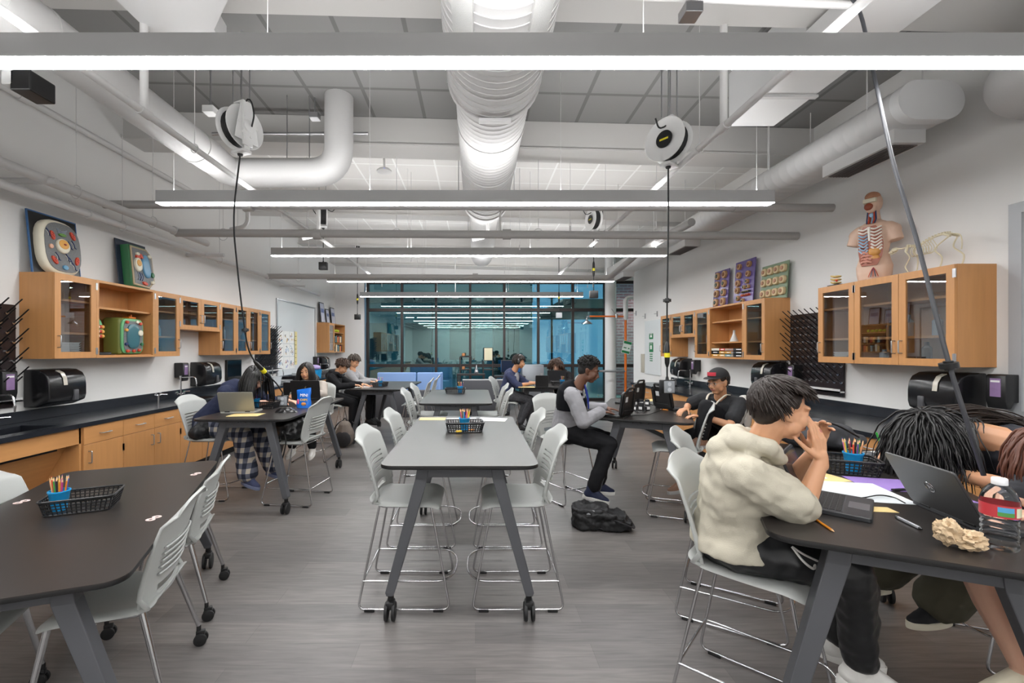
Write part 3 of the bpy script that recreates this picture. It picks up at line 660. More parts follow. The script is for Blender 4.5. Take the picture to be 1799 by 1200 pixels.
towel('R', 8.5, 'farthest black paper towel dispenser on the right wall', 1.03); soap('R', 8.05, 'farthest black soap dispenser on the right wall')
t = root_at('L', 7.75, 1.02, 'flat_monitor', 'flat black screen on the left wall behind the leaning girl', 'monitor'); q = sb('L'); q.box(-.25, .22, 0, .04, 0, .36); q.build('housing', BLACKP, t, bevel=.006); q = sb('L'); q.box(-.23, .2, .04, .042, .02, .34); q.build('screen', M('dark screen', '#0c0d10', .1), t, smooth=0)
# ---------------------------------------------------------- peg racks
def pegs(side, u0, u1, z0, z1, label, nu, nv):
    t = root_at(side, (u0 + u1) / 2, z0, 'drying_peg_rack', label, 'drying rack'); w = (u1 - u0) / 2; h = z1 - z0
    q = sb(side); q.box(-w, w, .004, .022, 0, h); q.build('board', M('rack board', '#2a2223', .25), t, smooth=0, bevel=.003)
    q = sb(side); q.box(-w - .01, w + .01, .022, .075, .05, .066); q.box(-w - .01, w + .01, .07, .075, .05, .09); q.build('drip_trough', M('trough white', '#cfcfcf', .3), t, smooth=0)
    n = 0
    for j in range(nv):
        for i in range(nu):
            u = -w + (i + .5 + (.25 if j % 2 else -.25)) * 2 * w / nu; z = .16 + (h - .24) * j / (nv - 1)
            q = sb(side); q.cur = 0; q.cyl((u, .03, z), (u, .17, z + .125), .0062, seg=6)
            q.cur = 1; q.cyl((u, .02, z), (u, .035, z), .016, seg=8); q.build('peg', [BLACKP, CHROME], t); n += 1
pegs('R', 4.87, 5.7, 1.03, 2.0, 'black drying peg rack on the right wall between the cabinet groups', 9, 9)
pegs('L', 3.15, 4.07, 1.03, 1.97, 'black drying peg rack at the left edge of the frame', 8, 9)
pegs('L', 8.52, 9.38, 1.05, 2.0, 'far black drying peg rack on the left wall past the long cabinets', 8, 9)
# ---------------------------------------------------------- whiteboard, posters, outlet, signs
t = root_at('L', 10.55, .98, 'whiteboard', 'large whiteboard on the far left wall with a cluster of posters', 'whiteboard')
q = sb('L'); q.box(-1.1, 1.1, 0, .015, 0, 1.65); q.build('panel', M('whiteboard face', '#dfe2e3', .15), t, smooth=0)
q = sb('L')
for a in ((-1.13, -1.1, 0, .03, -.03, 1.68), (1.1, 1.13, 0, .03, -.03, 1.68), (-1.1, 1.1, 0, .03, 1.65, 1.68), (-1.1, 1.1, 0, .06, -.03, 0)): q.box(*a)
q.build('frame', STEEL, t, smooth=0)
rr = random.Random(3); k = 0; wh = ('upper left', 'upper middle', 'upper right', 'centre left', 'centre', 'centre right', 'lower left', 'lower middle', 'lower right')
for j in range(3):
    for i in range(3):
        u, z = 9.62 + i * .3, 1.83 - j * .29
        p = root_at('L', u, z - .13, 'drawing_poster', 'student drawing on white paper, %s of the poster cluster on the whiteboard' % wh[k], 'poster', None, .016)
        q = sb('L'); q.box(-.145, .145, 0, .003, 0, .27); q.build('sheet', M('poster white', '#e9e9e6', .8), p, smooth=0)
        for c in range(6):
            cc = rr.choice(('#c94a3a', '#3a7fc0', '#7a6ab0', '#333333', '#d9b13a', '#57a0c9'))
            q = sb('L'); a, b = rr.uniform(-.1, .06), rr.uniform(.04, .2); P = [(a + rr.uniform(-.04, .06), .004, b + rr.uniform(-.04, .05)) for _ in range(5)]
            q.tube(smoothpath(P, 3), .003, 4); q.build('drawing_line', M('ink ' + cc, cc, .7), p)
        k += 1
p = root_at('L', 10.42, 1.2, 'notes_poster', 'tall narrow yellow poster right of the drawings on the whiteboard', 'poster', None, .016)
q = sb('L'); q.box(-.08, .08, 0, .003, 0, .78); q.build('sheet', M('pale yellow', '#e2d59a', .8), p, smooth=0)
for c in range(7): q = sb('L'); q.box(-.04, .03, .003, .005, .06 + c * .1, .075 + c * .1); q.build('text_line', M('ink amber', '#8d7a3a', .8), p, smooth=0)
t = root_at('L', 4.63, 1.155, 'power_outlet', 'steel wall outlet between the first cabinet and the left counter', 'outlet')
q = sb('L'); q.box(-.035, .035, 0, .006, 0, .115); q.build('plate', STEEL, t, bevel=.002)
q = sb('L')
for z in (.035, .08): q.box(-.015, .015, .006, .008, z - .015, z + .015)
q.build('sockets', M('outlet grey', '#8b8b8d', .4), t, smooth=0)
SG = M('safety green', '#1f7a4a', .6)
def sign_board(pc, w, h, lines, name, label, rot=0.):
    """a flat sign facing the viewer side of the room"""
    return None
t = root_at('R', 10.15, .98, 'whiteboard', 'small plain whiteboard on the far right wall next to the safety labels', 'whiteboard'); q = sb('R'); q.box(-.45, .45, 0, .018, 0, 1.25); q.build('panel', M('whiteboard face', '#dfe2e3'), t, smooth=0)
def text(s, size, parent, m_, loc, rot=(PI / 2, 0, 0), name='lettering', ext=.001):
    cu = bpy.data.curves.new(name, 'FONT'); cu.body = s; cu.size = size; cu.align_x = 'CENTER'; cu.align_y = 'CENTER'; cu.extrude = ext; cu.resolution_u = 2
    o = bpy.data.objects.new(name, cu); COL.objects.link(o); bpy.context.view_layer.update()
    me = bpy.data.meshes.new_from_object(o.evaluated_get(bpy.context.evaluated_depsgraph_get())); bpy.data.objects.remove(o)
    me.name = name; me.materials.clear(); me.materials.append(m_); o = bpy.data.objects.new(name, me); COL.objects.link(o)
    o.location = loc; o.rotation_euler = rot
    if parent: o.parent = parent
    return o
RW_ROT = (PI / 2, 0, -PI / 2); LW_ROT = (PI / 2, 0, PI / 2)
for k, (z, h, lb) in enumerate(((1.96, .13, 'upper green safety label on the far right wall'), (1.66, .22, 'lower green safety label with white square on the far right wall'))):
    p = root_at('R', 10.2, z - .16, 'safety_label', lb, 'sign', None, .022); q = sb('R'); q.box(-.11, .11, 0, .004, 0, h); q.build('plate', SG, p, smooth=0)
    q = sb('R'); q.box(-.05, .05, .004, .006, h * .3, h * .7); q.build('pictogram', PAPER, p, smooth=0)
    text('EYE WASH' if k else 'SHOWER', .035, p, PAPER, (-.006, 0, h * .86), RW_ROT)
for k in range(4):
    p = root_at('R', 10.2, 1.44 - k * .05, 'paper_notice', 'thin green line of text below the safety labels, ' + ('first', 'second', 'third', 'last')[k] + ' down', 'notice', None, .022); q = sb('R'); q.box(-.08, .08, 0, .003, 0, .02); q.build('strip', SG, p, smooth=0)
p = root_at('R', 10.75, 1.0, 'breaker_box', 'flush white electrical panel at the end of the right wall', 'panel'); q = sb('R'); q.box(-.1, .1, 0, .02, 0, .45); q.build('cover', M('panel beige', '#b8b2a4', .4), p, bevel=.004)
for k, (u, z) in enumerate(((11.2, 2.42), (10.6, 2.3), (9.9, 2.3))):
    p = root_at('R', u, z, 'pipe_bracket', 'small grey bracket high on the far right wall, ' + ('farthest', 'middle', 'nearest')[k] + ' of three', 'bracket'); q = sb('R'); q.box(-.015, .015, 0, .02, 0, .12); q.tube([(0, .02, .06), (0, .08, .06)], .006); q.build('bracket', STEEL, p)
# ---------------------------------------------------------- emergency shower
OR = M('safety orange', '#e8731c', .4)
sx = W(1099, 0, 12.0).x
t = thing('emergency_shower', 'orange emergency shower with steel shower head and white feed pipe', 'emergency shower', (sx, 12, 0))
def sl(): q = MB(); q.m = Matrix.Translation((-sx, -12, 0)); return q
q = sl(); q.cyl((sx, 12, .02), (sx, 12, 2.4), .032); q.cyl((sx, 12, 0), (sx, 12, .02), .1); q.build('post', OR, t)
q = sl(); q.tube([(sx, 12, 2.46), (W(1036, 0, 12).x, 12, 2.46)], .022, 10); q.build('shower_arm', OR, t)
q = sl(); q.tube(fillet([(sx, 12, 2.38), (sx, 12, 2.98), (sx + .7, 12, 2.98)], .15, 6), .062, 14); q.cyl((sx, 12, 2.36), (sx, 12, 2.62), .035); q.build('feed_pipe', WHITEP, t)
hx = W(1031, 0, 12).x
q = sl(); q.tube(fillet([(hx + .08, 12, 2.46), (hx, 12, 2.46), (hx, 12, 2.36)], .05, 4), .022, 10); q.lathe([(.02, 2.36), (.05, 2.34), (.14, 2.27), (.15, 2.25), (.14, 2.25), (.0, 2.26)], (hx, 12, 0)); q.build('shower_head', CHROME, t)
q = sl(); q.cyl((sx - .25, 12, 2.42), (sx - .25, 12, 2.52), .035); q.tube([(sx - .25, 12, 2.5), (sx - .4, 11.95, 2.66)], .01); q.build('valve', STEEL, t)
bx_, bz = W(1030, 0, 12).x, 1.05
q = sl(); q.tube([(sx, 12, bz - .08), (bx_ + .1, 12, bz - .08)], .03); q.build('eyewash_arm', STEEL, t)
q = sl(); q.lathe([(.02, bz - .12), (.1, bz - .07), (.15, bz), (.14, bz), (.09, bz - .06), (.0, bz - .1)], (bx_, 12, 0)); q.build('eyewash_bowl', CHROME, t)
for s in (-1, 1): q = sl(); q.cyl((bx_ + s * .07, 12, bz - .05), (bx_ + s * .07, 12, bz + .03), .012); q.cyl((bx_ + s * .07, 12, bz + .03), (bx_ + s * .07, 12, bz + .05), .03); q.build('eyewash_nozzle', BLACKP, t)
tg = thing('shower_sign', 'tilted green and white sign tag tied to the orange shower pipe', 'sign', (sx - .03, 11.95, 1.45)); tg.rotation_euler = (0, math.radians(14), 0)
q = MB(); q.box(-.11, .11, -.004, .004, 0, .34); q.build('card', M('sign white', '#e9efe9', .6), tg, smooth=0)
q = MB(); q.box(-.105, .105, -.006, -.004, .265, .335); q.build('header', SG, tg, smooth=0)
q = MB(); q.box(-.105, .105, -.006, -.004, .01, .075); q.build('footer', SG, tg, smooth=0)
q = MB(); q.box(-.08, .0, -.006, -.004, .14, .165); q.box(.04, .08, -.006, -.004, .14, .17); q.build('text_line', SG, tg, smooth=0)
# ================================================================== tables
def make_table(name, label, H, L=1.83, Wd=.9):
    t = thing(name, label, 'table')
    P = rrect(Wd, L, .075, 6)
    q = MB(); q.prism([(a, b) for a, b in P], H - .004, H); q.build('tabletop', TTOP, t, smooth=0)
    q = MB(); n = len(P); R = [[(a * k, b * (1 - (1 - k) * Wd / L), z) for a, b in P] for k, z in ((1.0, H - .004), (1.003, H - .012), (1.0, H - .02), (.97, H - .026))]; q.rings(R); q.build('table_edge', TEDGE, t, smooth=40)
    hb = H - .026
    for sy in (-1, 1):
        yt, yb = sy * (L / 2 - .16), sy * (L / 2 - .1)
        for sx_ in (-1, 1):
            q = MB(); a = (sx_ * .215, yt, hb - .005); b = (sx_ * (Wd / 2 - .05), yb, .165); rg = []
            for (x, y, z), hw in ((a, .034), ((sx_ * (.215 + .012), yt, hb - .085), .036), (b, .027), ((b[0], b[1], .145), .02)):
                rg.append([(x - hw, y - .036, z), (x + hw, y - .036, z), (x + hw, y + .036, z), (x - hw, y + .036, z)])
            q.rings(rg); q.build('leg', TLEG, t, smooth=0, bevel=.004)
            q = MB(); cx, cy = b[0], b[1]; q.cyl((cx, cy, .10), (cx, cy, .15), .018)
            q.box(cx - .024, cx + .024, cy - .045, cy + .02, .072, .112); c = q.build('caster', BLACKP, t, bevel=.008)
            for s in (-1, 1): q = MB(); q.cyl((cx + s * .012, cy - .018, .052), (cx + s * .03, cy - .018, .052), .0515, seg=24); q.build('wheel', BLACKM, c, bevel=.004)
        q = MB(); q.prism([(-.25, hb), (.25, hb), (.21, hb - .075), (-.21, hb - .075)], yt - .03, yt + .03, lambda a, b, h: (a, h, b))
        q.prism([(-.36, hb), (.36, hb), (.36, hb - .008), (.25, hb - .03), (-.25, hb - .03), (-.36, hb - .008)], yt - .025, yt + .025, lambda a, b, h: (a, h, b)); q.build('end_rail', TLEG, t, smooth=0)
        q = MB()
        for x in (-.07, 0, .07): q.cyl((x, yt - .034, hb - .02), (x, yt + .034, hb - .02), .007, seg=8)
        q.build('bolts', BLACKP, t)
    q = MB(); q.box(-.03, .03, -(L / 2 - .19), L / 2 - .19, hb - .05, hb); q.build('long_beam', TLEG, t, smooth=0)
    return t
def tpos(corner, u_ang, L=1.83, Wd=.9):
    """centre of a table given its near-left corner (x, y) and the angle of its long axis from +Y (clockwise)"""
    a = u_ang; u = V((math.sin(a), math.cos(a))); w = V((math.cos(a), -math.sin(a))); c = V(corner) + u * L / 2 + w * Wd / 2
    return (c.x, c.y, 0), -a
TH, TLOW = .91, .74
D = math.radians
tabs = {}
t0 = make_table('standing_table', 'tall black table in the middle of the room, nearest, set with basket and papers', TH); t0['group'] = 'tall black tables on castors'
t0.location = (-.09, 2.46 + .915, 0); tabs['C1'] = t0
def tb(key, corner, ang, label, L=1.83):
    loc, rz = tpos(corner, D(ang)); o = dup(t0, loc, rz, label); tabs[key] = o; return o
tb('C2', (-.69, 5.3), 0, 'second tall black table in the middle row, behind the nearest one')
tb('LM', (-2.65, 4.1), 0, 'tall black table on the left with laptops and a blue snack bag')
tb('LF', (-2.08, 7.2), 3, 'far tall black table on the left where the student in a black hoodie writes')
tb('MR', (1.10, 4.23), 23.3, 'tall black table on the right with the rugged black laptops')
tb('RF', (.66, 7.85), 21, 'far tall black table on the right of the student with headphones')
tb('FR', (1.03, 1.546), 25.6, 'nearest tall black table at the right front, covered in papers, laptops and a bottle')
tlo = make_table('low_table', 'low black table at the left front corner with white number stickers', TLOW)
loc, rz = tpos((-1.25 - .9 * .934, 1.57 - .9 * .358), -21); tlo.location = loc; tlo.rotation_euler.z = -D(-21)
loc, rz = tpos((-1.25 - .9 * math.cos(D(21)), 1.57 - .9 * math.sin(D(21))), D(-21)); tlo.location = loc; tlo.rotation_euler.z = rz
def TP(tab, x, y, z=0):   # table-local point in world
    T = Matrix.Translation(tab.location) @ Matrix.Rotation(tab.rotation_euler.z, 4, 'Z'); return T @ V((x, y, (TLOW if tab is tlo else TH) + z))

# ================================================================== chairs
def seat_fn(H, t=1):
    def f(u, v):
        x = (u - .5) * .455 * (1 - .10 * (1 - v) ** 2) * (1 - .14 * max(0, (v - .8) / .2) ** 2); y = -.215 + v * .43
        z = H - .018 * math.sin(PI * min(1, v * 1.1)) * math.cos((u - .5) * PI * .9) - .035 * max(0, (v - .78) / .22) ** 2 + .03 * max(0, (.15 - v) / .15) ** 2
        e = abs(u - .5) * 2; z += .008 * e ** 4 - .02 * max(0, e - .93) / .07
        return (x, y, z)
    return f
def shellback(H):
    def f(u, v):
        e = (u - .5) * 2; w = (.205 + .022 * math.sin(v * PI * .85)) * (1 - .10 * max(0, (v - .82) / .18) ** 2)
        y0 = -.205 - .015 * v - .085 * v ** 1.6 - (.02 * max(0, v - .85) / .15)
        y = y0 + .05 * e * e * (1 - .55 * v)
        z = H + .0 + v * .43 - .05 * abs(e) ** 3 * max(0, (v - .8) / .2)
        return (e * w, y, z)
    return f
def make_shell(t, H):
    q = MB(); q.surf(seat_fn(H), 14, 14); q.build('seat', SHELL, t, smooth=60, mods=[('SOLIDIFY', dict(thickness=.014, offset=-1)), ('SUBSURF', dict(levels=1))])
    rows = {12, 15, 18, 21, 24}
    q = MB(); q.surf(shellback(H), 20, 44, hole=lambda i, j: (j in rows and 3 <= i <= 16) or (3 <= j <= 6 and 4 <= i <= 15))
    b = q.build('backrest', SHELL, t, smooth=60, mods=[('SOLIDIFY', dict(thickness=.012, offset=0))])
    for r in rows:   # louvre lips under each slot
        q = MB(); f = shellback(H)
        P = [V(f(.16 + .68 * k / 8, (r + .1) / 44)) + V((0, -.012 - .004 * math.sin(PI * k / 8), 0)) for k in range(9)]
        q.tube(P, .0055, 6); q.build('slot_lip', SHELL, b, smooth=80)
    for s in (-1, 1):
        q = MB(); f = shellback(H); P = [V(f(.5 + s * .5, k / 10)) for k in range(11)]; P = [V((s * .19, -.15, H - .012)), V((s * .205, -.19, H))] + P[1:]
        q.tube(P, [.012] * 4 + [.010 - .004 * k / 8 for k in range(len(P) - 4)], 8); q.build('side_rail', SHELL, t, smooth=80)
def make_stool():
    t = thing('cafe_stool', 'x', 'stool', group='light grey counter stools at the tall tables'); H = .64
    make_shell(t, H)
    for s in (-1, 1):
        q = MB(); q.tube(fillet([(s * .17, .15, H - .03), (s * .225, .27, .012), (s * .225, -.28, .012), (s * .17, -.16, H - .02)], .05, 5), .0068, 8); q.build('sled_leg', CHROME, t, smooth=80)
        for y in (.2, -.21): q = MB(); q.box(s * .225 - .011, s * .225 + .011, y - .03, y + .03, 0, .016); q.build('floor_glide', BLACKM, t, bevel=.003)
    q = MB(); q.tube(fillet([(-.213, -.25, .175), (-.213, .235, .175), (-.10, .30, .175), (.10, .30, .175), (.213, .235, .175), (.213, -.25, .175)], .1, 6), .0058, 8); q.build('footrest', CHROME, t, smooth=80)
    q = MB(); q.tube([(-.213, -.25, .175), (.213, -.25, .175)], .0058, 8); q.build('rear_stretcher', CHROME, t, smooth=80)
    q = MB(); q.tube(fillet([(-.17, .15, H - .035), (-.17, -.16, H - .035), (.17, -.16, H - .035), (.17, .15, H - .035)], .04, 4), .0068, 8, loop=True); q.build('seat_frame', CHROME, t, smooth=80)
    return t
stool0 = make_stool(); first = [True]
def stool(x, y, face, label):
    rz = D(face) - PI / 2
    if first[0]:
        first[0] = False; stool0.location = (x, y, 0); stool0.rotation_euler.z = rz; stool0['label'] = label; return stool0
    return dup(stool0, (x, y, 0), rz, label)
stool(-.42, 2.85, 0, 'empty grey stool at the near left of the middle table')
stool(.25, 2.85, 180, 'empty grey stool at the near right of the middle table')
stool(-.42, 3.68, 0, 'empty grey stool at the far left of the nearest middle table')
stool(.25, 3.68, 180, 'empty grey stool at the far right of the nearest middle table')
stool(-.62, 5.65, 0, 'grey stool at the near left of the second middle table')
stool(.16, 5.65, 180, 'grey stool at the near right of the second middle table')
stool(-.62, 6.45, 0, 'grey stool at the far left of the second middle table')
stool(.16, 6.45, 180, 'grey stool at the far right of the second middle table')
stool(-1.85, 4.6, 172, 'grey stool holding a big black bag at the right side of the left mid table')
stool(-2.8, 4.75, 0, 'grey stool under the leaning girl in navy')
stool(-2.3, 6.3, -90, 'grey stool under the smiling girl at the far end of her table')
stool(-2.45, 7.55, 3, 'grey stool under the student in the black hoodie')
stool(-2.35, 8.45, 0, 'grey stool under the far student in light grey')
stool(-1.05, 7.7, 180, 'empty grey stool at the right side of the far left table, nearer one')
stool(-1.0, 8.4, 180, 'empty grey stool at the right side of the far left table, farther one')
stool(.95, 4.68, -60, 'grey stool under the student in the varsity jacket')
stool(1.93, 4.25, 160, 'empty-backed grey stool at the near right of the rugged laptop table')
stool(2.5, 4.55, 150, 'grey stool with a light jacket over its back, under the student in a cap')
stool(1.52, 2.62, -32, 'grey stool behind the hooded student at the far left of the right front table')
stool(.58, 7.95, -15, 'grey stool under the student wearing headphones')
stool(1.95, 8.95, 200, 'grey stool under the student with long curly hair')
stool(1.225, 1.94, -42, 'grey stool under the student in the cream hoodie')
stool(2.62, 1.58, 155, 'grey stool under the bare-legged student at the right edge')
stool(2.78, 2.22, 158, 'grey stool under the student in olive trousers at the right')
def make_chair():
    t = thing('caster_chair', 'x', 'chair', group='low light grey chairs on castors'); H = .45
    make_shell(t, H)
    q = MB(); q.tube(fillet([(-.18, .15, H - .03), (-.18, -.17, H - .03), (.18, -.17, H - .03), (.18, .15, H - .03)], .04, 4), .011, 8, loop=True); q.build('seat_frame', CHROME, t, smooth=80)
    for sx_ in (-1, 1):
        for sy in (-1, 1):
            q = MB(); bx, by = sx_ * .24, sy * .235 - .02
            q.tube([(sx_ * .19, sy * .165, H - .02), (bx, by, .10)], [.014, .010], 10); lg = q.build('leg', CHROME, t, smooth=80)
            q = MB(); q.cyl((bx, by, .065), (bx, by, .105), .011); q.box(bx - .012, bx + .012, by - .03, by + .012, .05, .078); c = q.build('caster', BLACKP, lg, bevel=.005)
    for sx_ in (-1, 1):
        for sy in (-1, 1):
            bx, by = sx_ * .24, sy * .235 - .02
            for s in (-1, 1): q = MB(); q.cyl((bx + s * .008, by - .01, .032), (bx + s * .022, by - .01, .032), .0315, seg=20); q.build('wheel', BLACKM, t, bevel=.003)
    return t
ch0 = make_chair(); ch0.location = (-1.64, 2.03, 0); ch0.rotation_euler.z = D(196) - PI / 2; ch0['label'] = 'low grey castor chair at the right of the left front table, nearest the viewer'
dup(ch0, (-1.87, 2.68, 0), D(200) - PI / 2, 'low grey castor chair at the right of the left front table, behind the nearest one')
dup(ch0, (-2.42, 2.52, 0), D(20) - PI / 2, 'low grey castor chair at the far left side of the left front table')
dup(ch0, (-2.13, 1.75, 0), D(20) - PI / 2, 'low grey castor chair cut off by the bottom left corner of the frame')

# ================================================================== baskets, cups, pencils
BM = M('basket plastic', '#141416', .35)
def make_basket():
    t = thing('plastic_basket', 'x', 'basket', group='black lattice baskets with art supplies'); L, Wb, h = .30, .2, .075
    q = MB(); P0 = rrect(L * .88, Wb * .86, .02, 3); P1 = rrect(L, Wb, .025, 3)
    q.prism(P0, 0, .004); q.build('basket_floor', BM, t, smooth=0)
    q = MB()
    q.tube([(a, b, h) for a, b in P1], .0055, 6, loop=True); q.tube([(a, b, .004) for a, b in P0], .004, 6, loop=True)
    def per(P, n):
        pts = [V(p) for p in P] + [V(P[0])]; ls = [0]
        for i in range(1, len(pts)): ls.append(ls[-1] + (pts[i] - pts[i - 1]).length)
        out = []
        for k in range(n):
            s_ = ls[-1] * k / n; i = max(j for j in range(len(ls) - 1) if ls[j] <= s_); out.append(pts[i].lerp(pts[i + 1], (s_ - ls[i]) / max(1e-6, ls[i + 1] - ls[i])))
        return out
    A, B = per(P0, 46), per(P1, 46)
    for a, b in zip(A, B): q.tube([(a.x, a.y, .004), (b.x, b.y, h)], .0031, 4)
    for k in (.22, .44, .66, .86): q.tube([(*(a.lerp(b, k)), .004 + (h - .004) * k) for a, b in zip(A, B)], .0026, 4, loop=True)
    q.build('lattice_wall', BM, t, smooth=0)
    return t
def make_cup():
    t = thing('plastic_cup', 'x', 'cup', group='blue cups in the baskets')
    q = MB(); q.lathe([(.03, 0), (.043, .092), (.046, .094), (.046, .1), (.0405, .1), (.028, .005)], seg=24); q.build('cup_body', BLUECUP, t, smooth=50); return t
pcols = ['#d8432f', '#e8902a', '#e9c23c', '#4a9a44', '#2f62b0', '#6a3f92', '#b83a7c', '#7a4a2a', '#222226', '#d96fa0', '#e0a070', '#2c8f93']
pn = {'#d8432f': 'red', '#e8902a': 'orange', '#e9c23c': 'yellow', '#4a9a44': 'green', '#2f62b0': 'blue', '#6a3f92': 'purple', '#b83a7c': 'magenta', '#7a4a2a': 'brown', '#222226': 'black', '#d96fa0': 'pink', '#e0a070': 'peach', '#2c8f93': 'teal'}
PW = M('pencil wood', '#e2b98a', .7)
def make_pencil(c, L=.16):
    t = thing('coloured_pencil', 'x', 'pencil'); mc = M('pencil ' + c, c, .35)
    q = MB(); q.tube([(0, 0, 0), (0, 0, L - .02)], .0037, 6); q.build('barrel', mc, t, smooth=0)
    q = MB(); q.tube([(0, 0, L - .02), (0, 0, L - .006)], [.0037, .0015], 6); q.build('sharpened_wood', PW, t, smooth=0)
    q = MB(); q.tube([(0, 0, L - .006), (0, 0, L)], [.0015, .0003], 6); q.build('lead', mc, t, smooth=0); return t
PROTO = {}
def pencil(c, loc, rot, label, group=None):
    if c not in PROTO:
        PROTO[c] = make_pencil(c); o = PROTO[c]; o.location = loc; o.rotation_euler = rot; o['label'] = label
        if group: o['group'] = group
        return o
    return dup(PROTO[c], loc, label=label, group=group, rot=rot)
bk0 = make_basket(); cp0 = make_cup(); bfirst = [1]
def basket(pt, rz, where, n, dx=-.08, rs=1):
    if bfirst[0]: b, c = bk0, cp0; b.location = pt; b.rotation_euler.z = rz; c.location = V(pt) + Matrix.Rotation(rz, 3, 'Z') @ V((dx, 0, .006)); bfirst[0] = 0
    else: b = dup(bk0, pt, rz); c = dup(cp0, V(pt) + Matrix.Rotation(rz, 3, 'Z') @ V((dx, 0, .006)), 0)
    b['label'] = 'black lattice plastic basket ' + where; c['label'] = 'bright blue plastic cup of pencils in the basket ' + where
    r = random.Random(rs)
    for k in range(n):
        a = 2 * PI * k / n + r.uniform(-.2, .2); rad = r.uniform(.008, .022); cc = pcols[(k * 5 + rs) % 12]
        tl = r.uniform(.05, .22); base_ = V(c.location) + V((math.cos(a) * rad, math.sin(a) * rad, .012))
        hv = 'a' if k < 12 else 'another'
        pencil(cc, base_, Euler((tl * -math.sin(a) * 1., tl * math.cos(a), 0)), '%s coloured pencil standing in the blue cup %s' % (pn[cc], where), 'coloured pencils in the cup ' + where)
    return b
pts = WT(146, 893, TLOW); basket(pts, D(24), 'on the left front table', 14, -.095, 1)
basket(WT(816, 757, TH), D(6), 'on the nearest middle table', 13, 0.0, 2)
basket(WT(1480, 828, TH), D(-24), 'on the right front table', 14, .045, 3)
basket(WT(464, 717, TH), D(3), 'on the left mid table', 6, -.09, 4)
basket(WT(800, 691, TH), D(0), 'on the second middle table', 6, .07, 5)
basket(WT(668, 679.5, TH), D(80), 'on the far left table', 5, .0, 6)
basket(WT(984, 677.5, TH), D(5), 'on the far right table', 5, .04, 7)
# loose erasers and pencils inside two baskets
for k, (px, py, c) in enumerate(((806, 762, '#e9c23c'), (828, 760, '#e8902a'))):
    p = WT(px, py - 3, TH + .01); mb = MB(); mb.obox(p + V((0, .0, .006)), (.045, .02, .012), R3('Z', .4)); tag(mb.build('eraser', M('eraser ' + c, c, .6), bevel=.002), ('yellow', 'orange')[k] + ' eraser lying in the basket on the nearest middle table', 'eraser')
# number stickers
def sticker(tab, x, y, rz, label):
    p = TP(tab, x, y, .0008); t = thing('number_sticker', label, 'sticker', p, rz, 'number stickers on the tables')
    for k in (-1, 1):
        q = MB(); rg = []
        for r, z in ((.022, 0), (.022, .0012), (.009, .0012), (.009, 0)): rg.append([(r * math.cos(a), k * .018 + r * .8 * math.sin(a), z) for a in [2 * PI * j / 20 for j in range(20)]])
        q.rings(rg, loop=True); q.build('digit_loop', M('sticker white', '#dcc4c0', .5), t, smooth=0)
def invT(tab, p): return (Matrix.Translation(tab.location) @ Matrix.Rotation(tab.rotation_euler.z, 4, 'Z')).inverted() @ V(p)
for px, py, lb in ((38, 882, 'white figure eight sticker left of the basket on the left front table'), (270, 911, 'white figure eight sticker near the closest castor chair'), (344, 833, 'white figure eight sticker at the far edge of the left front table')):
    l = invT(tlo, WT(px, py, TLOW)); sticker(tlo, l.x, l.y, D(-8), lb)
l = invT(tabs['FR'], WT(1366, 902, TH)); sticker(tabs['FR'], l.x, l.y, D(0), 'white figure eight sticker under the elbow of the hooded student')

# ================================================================== papers
def sheet(pt, w, h, rz, m_, label, name='paper_sheet', th=.0012, curl=.0):
    t = MB(); t.m = Matrix.Translation(pt) @ Matrix.Rotation(rz, 4, 'Z')
    def f(u, v): return ((u - .5) * w, (v - .5) * h, th + curl * (u - .5) ** 2 * 4)
    n = 6
    vs = [f(i / n, j / n) for j in range(n + 1) for i in range(n + 1)]; lo = [(x, y, z - th) for x, y, z in vs]
    fs = [(j * (n + 1) + i, j * (n + 1) + i + 1, (j + 1) * (n + 1) + i + 1, (j + 1) * (n + 1) + i) for j in range(n) for i in range(n)]
    N = (n + 1) ** 2; fs += [tuple(N + q for q in f_[::-1]) for f_ in fs]
    ed = [i for i in range(n + 1)] + [(j + 1) * (n + 1) + n for j in range(n)] + [n * (n + 1) + n - 1 - i for i in range(n)] + [(n - 1 - j) * (n + 1) for j in range(n - 1)]
    fs += [(ed[i], ed[i - 1], N + ed[i - 1], N + ed[i]) for i in range(len(ed))]
    t.add(vs + lo, fs); o = t.build(name, m_, smooth=0); tag(o, label, 'paper'); return o
c1 = tabs['C1']
sheet(WT(760, 736, TH), .24, .14, 0, MANILA, 'manila sheet at the back left of the nearest middle table'); sheet(WT(812, 737, TH + .001), .28, .17, D(8), PAPER, 'white papers behind the basket on the nearest middle table')
sheet(WT(865, 737, TH), .26, .18, D(-12), PAPER, 'white sheet at the back right of the nearest middle table')
lines_m = M('ink grey', '#777a7e', .8)
def fr_sheet(px, py, w, h, rz, m_, lb, dz=0, curl=0, th=.0012): return sheet(WT(px, py, TH + dz), w, h, D(rz), m_, lb, curl=curl, th=th)
fr_sheet(1420, 838, .30, .21, 10, MANILA, 'manila sheet under the white papers by the basket on the right front table')
s1 = fr_sheet(1478, 862, .42, .30, -12, M('worksheet grey', '#c9cdd0', .7), 'large pale worksheet behind the open laptop of the hooded student', .0015)
fr_sheet(1570, 852, .32, .22, -15, PURPLE, 'purple sheet between the two laptops on the right front table', .001)
fr_sheet(1664, 875, .16, .12, -10, PURPLE, 'purple sheet corner showing behind the standing laptop lid', .001)
fr_sheet(1585, 803, .28, .2, -20, MANILA, 'yellowish worksheet with a drawing under the writing hand', .001); fr_sheet(1560, 800, .28, .21, 12, PAPER, 'white worksheet under the writing hand', .0025)
fr_sheet(1540, 895, .12, .06, -8, MANILA, 'small yellow card behind the laptop base', .0)
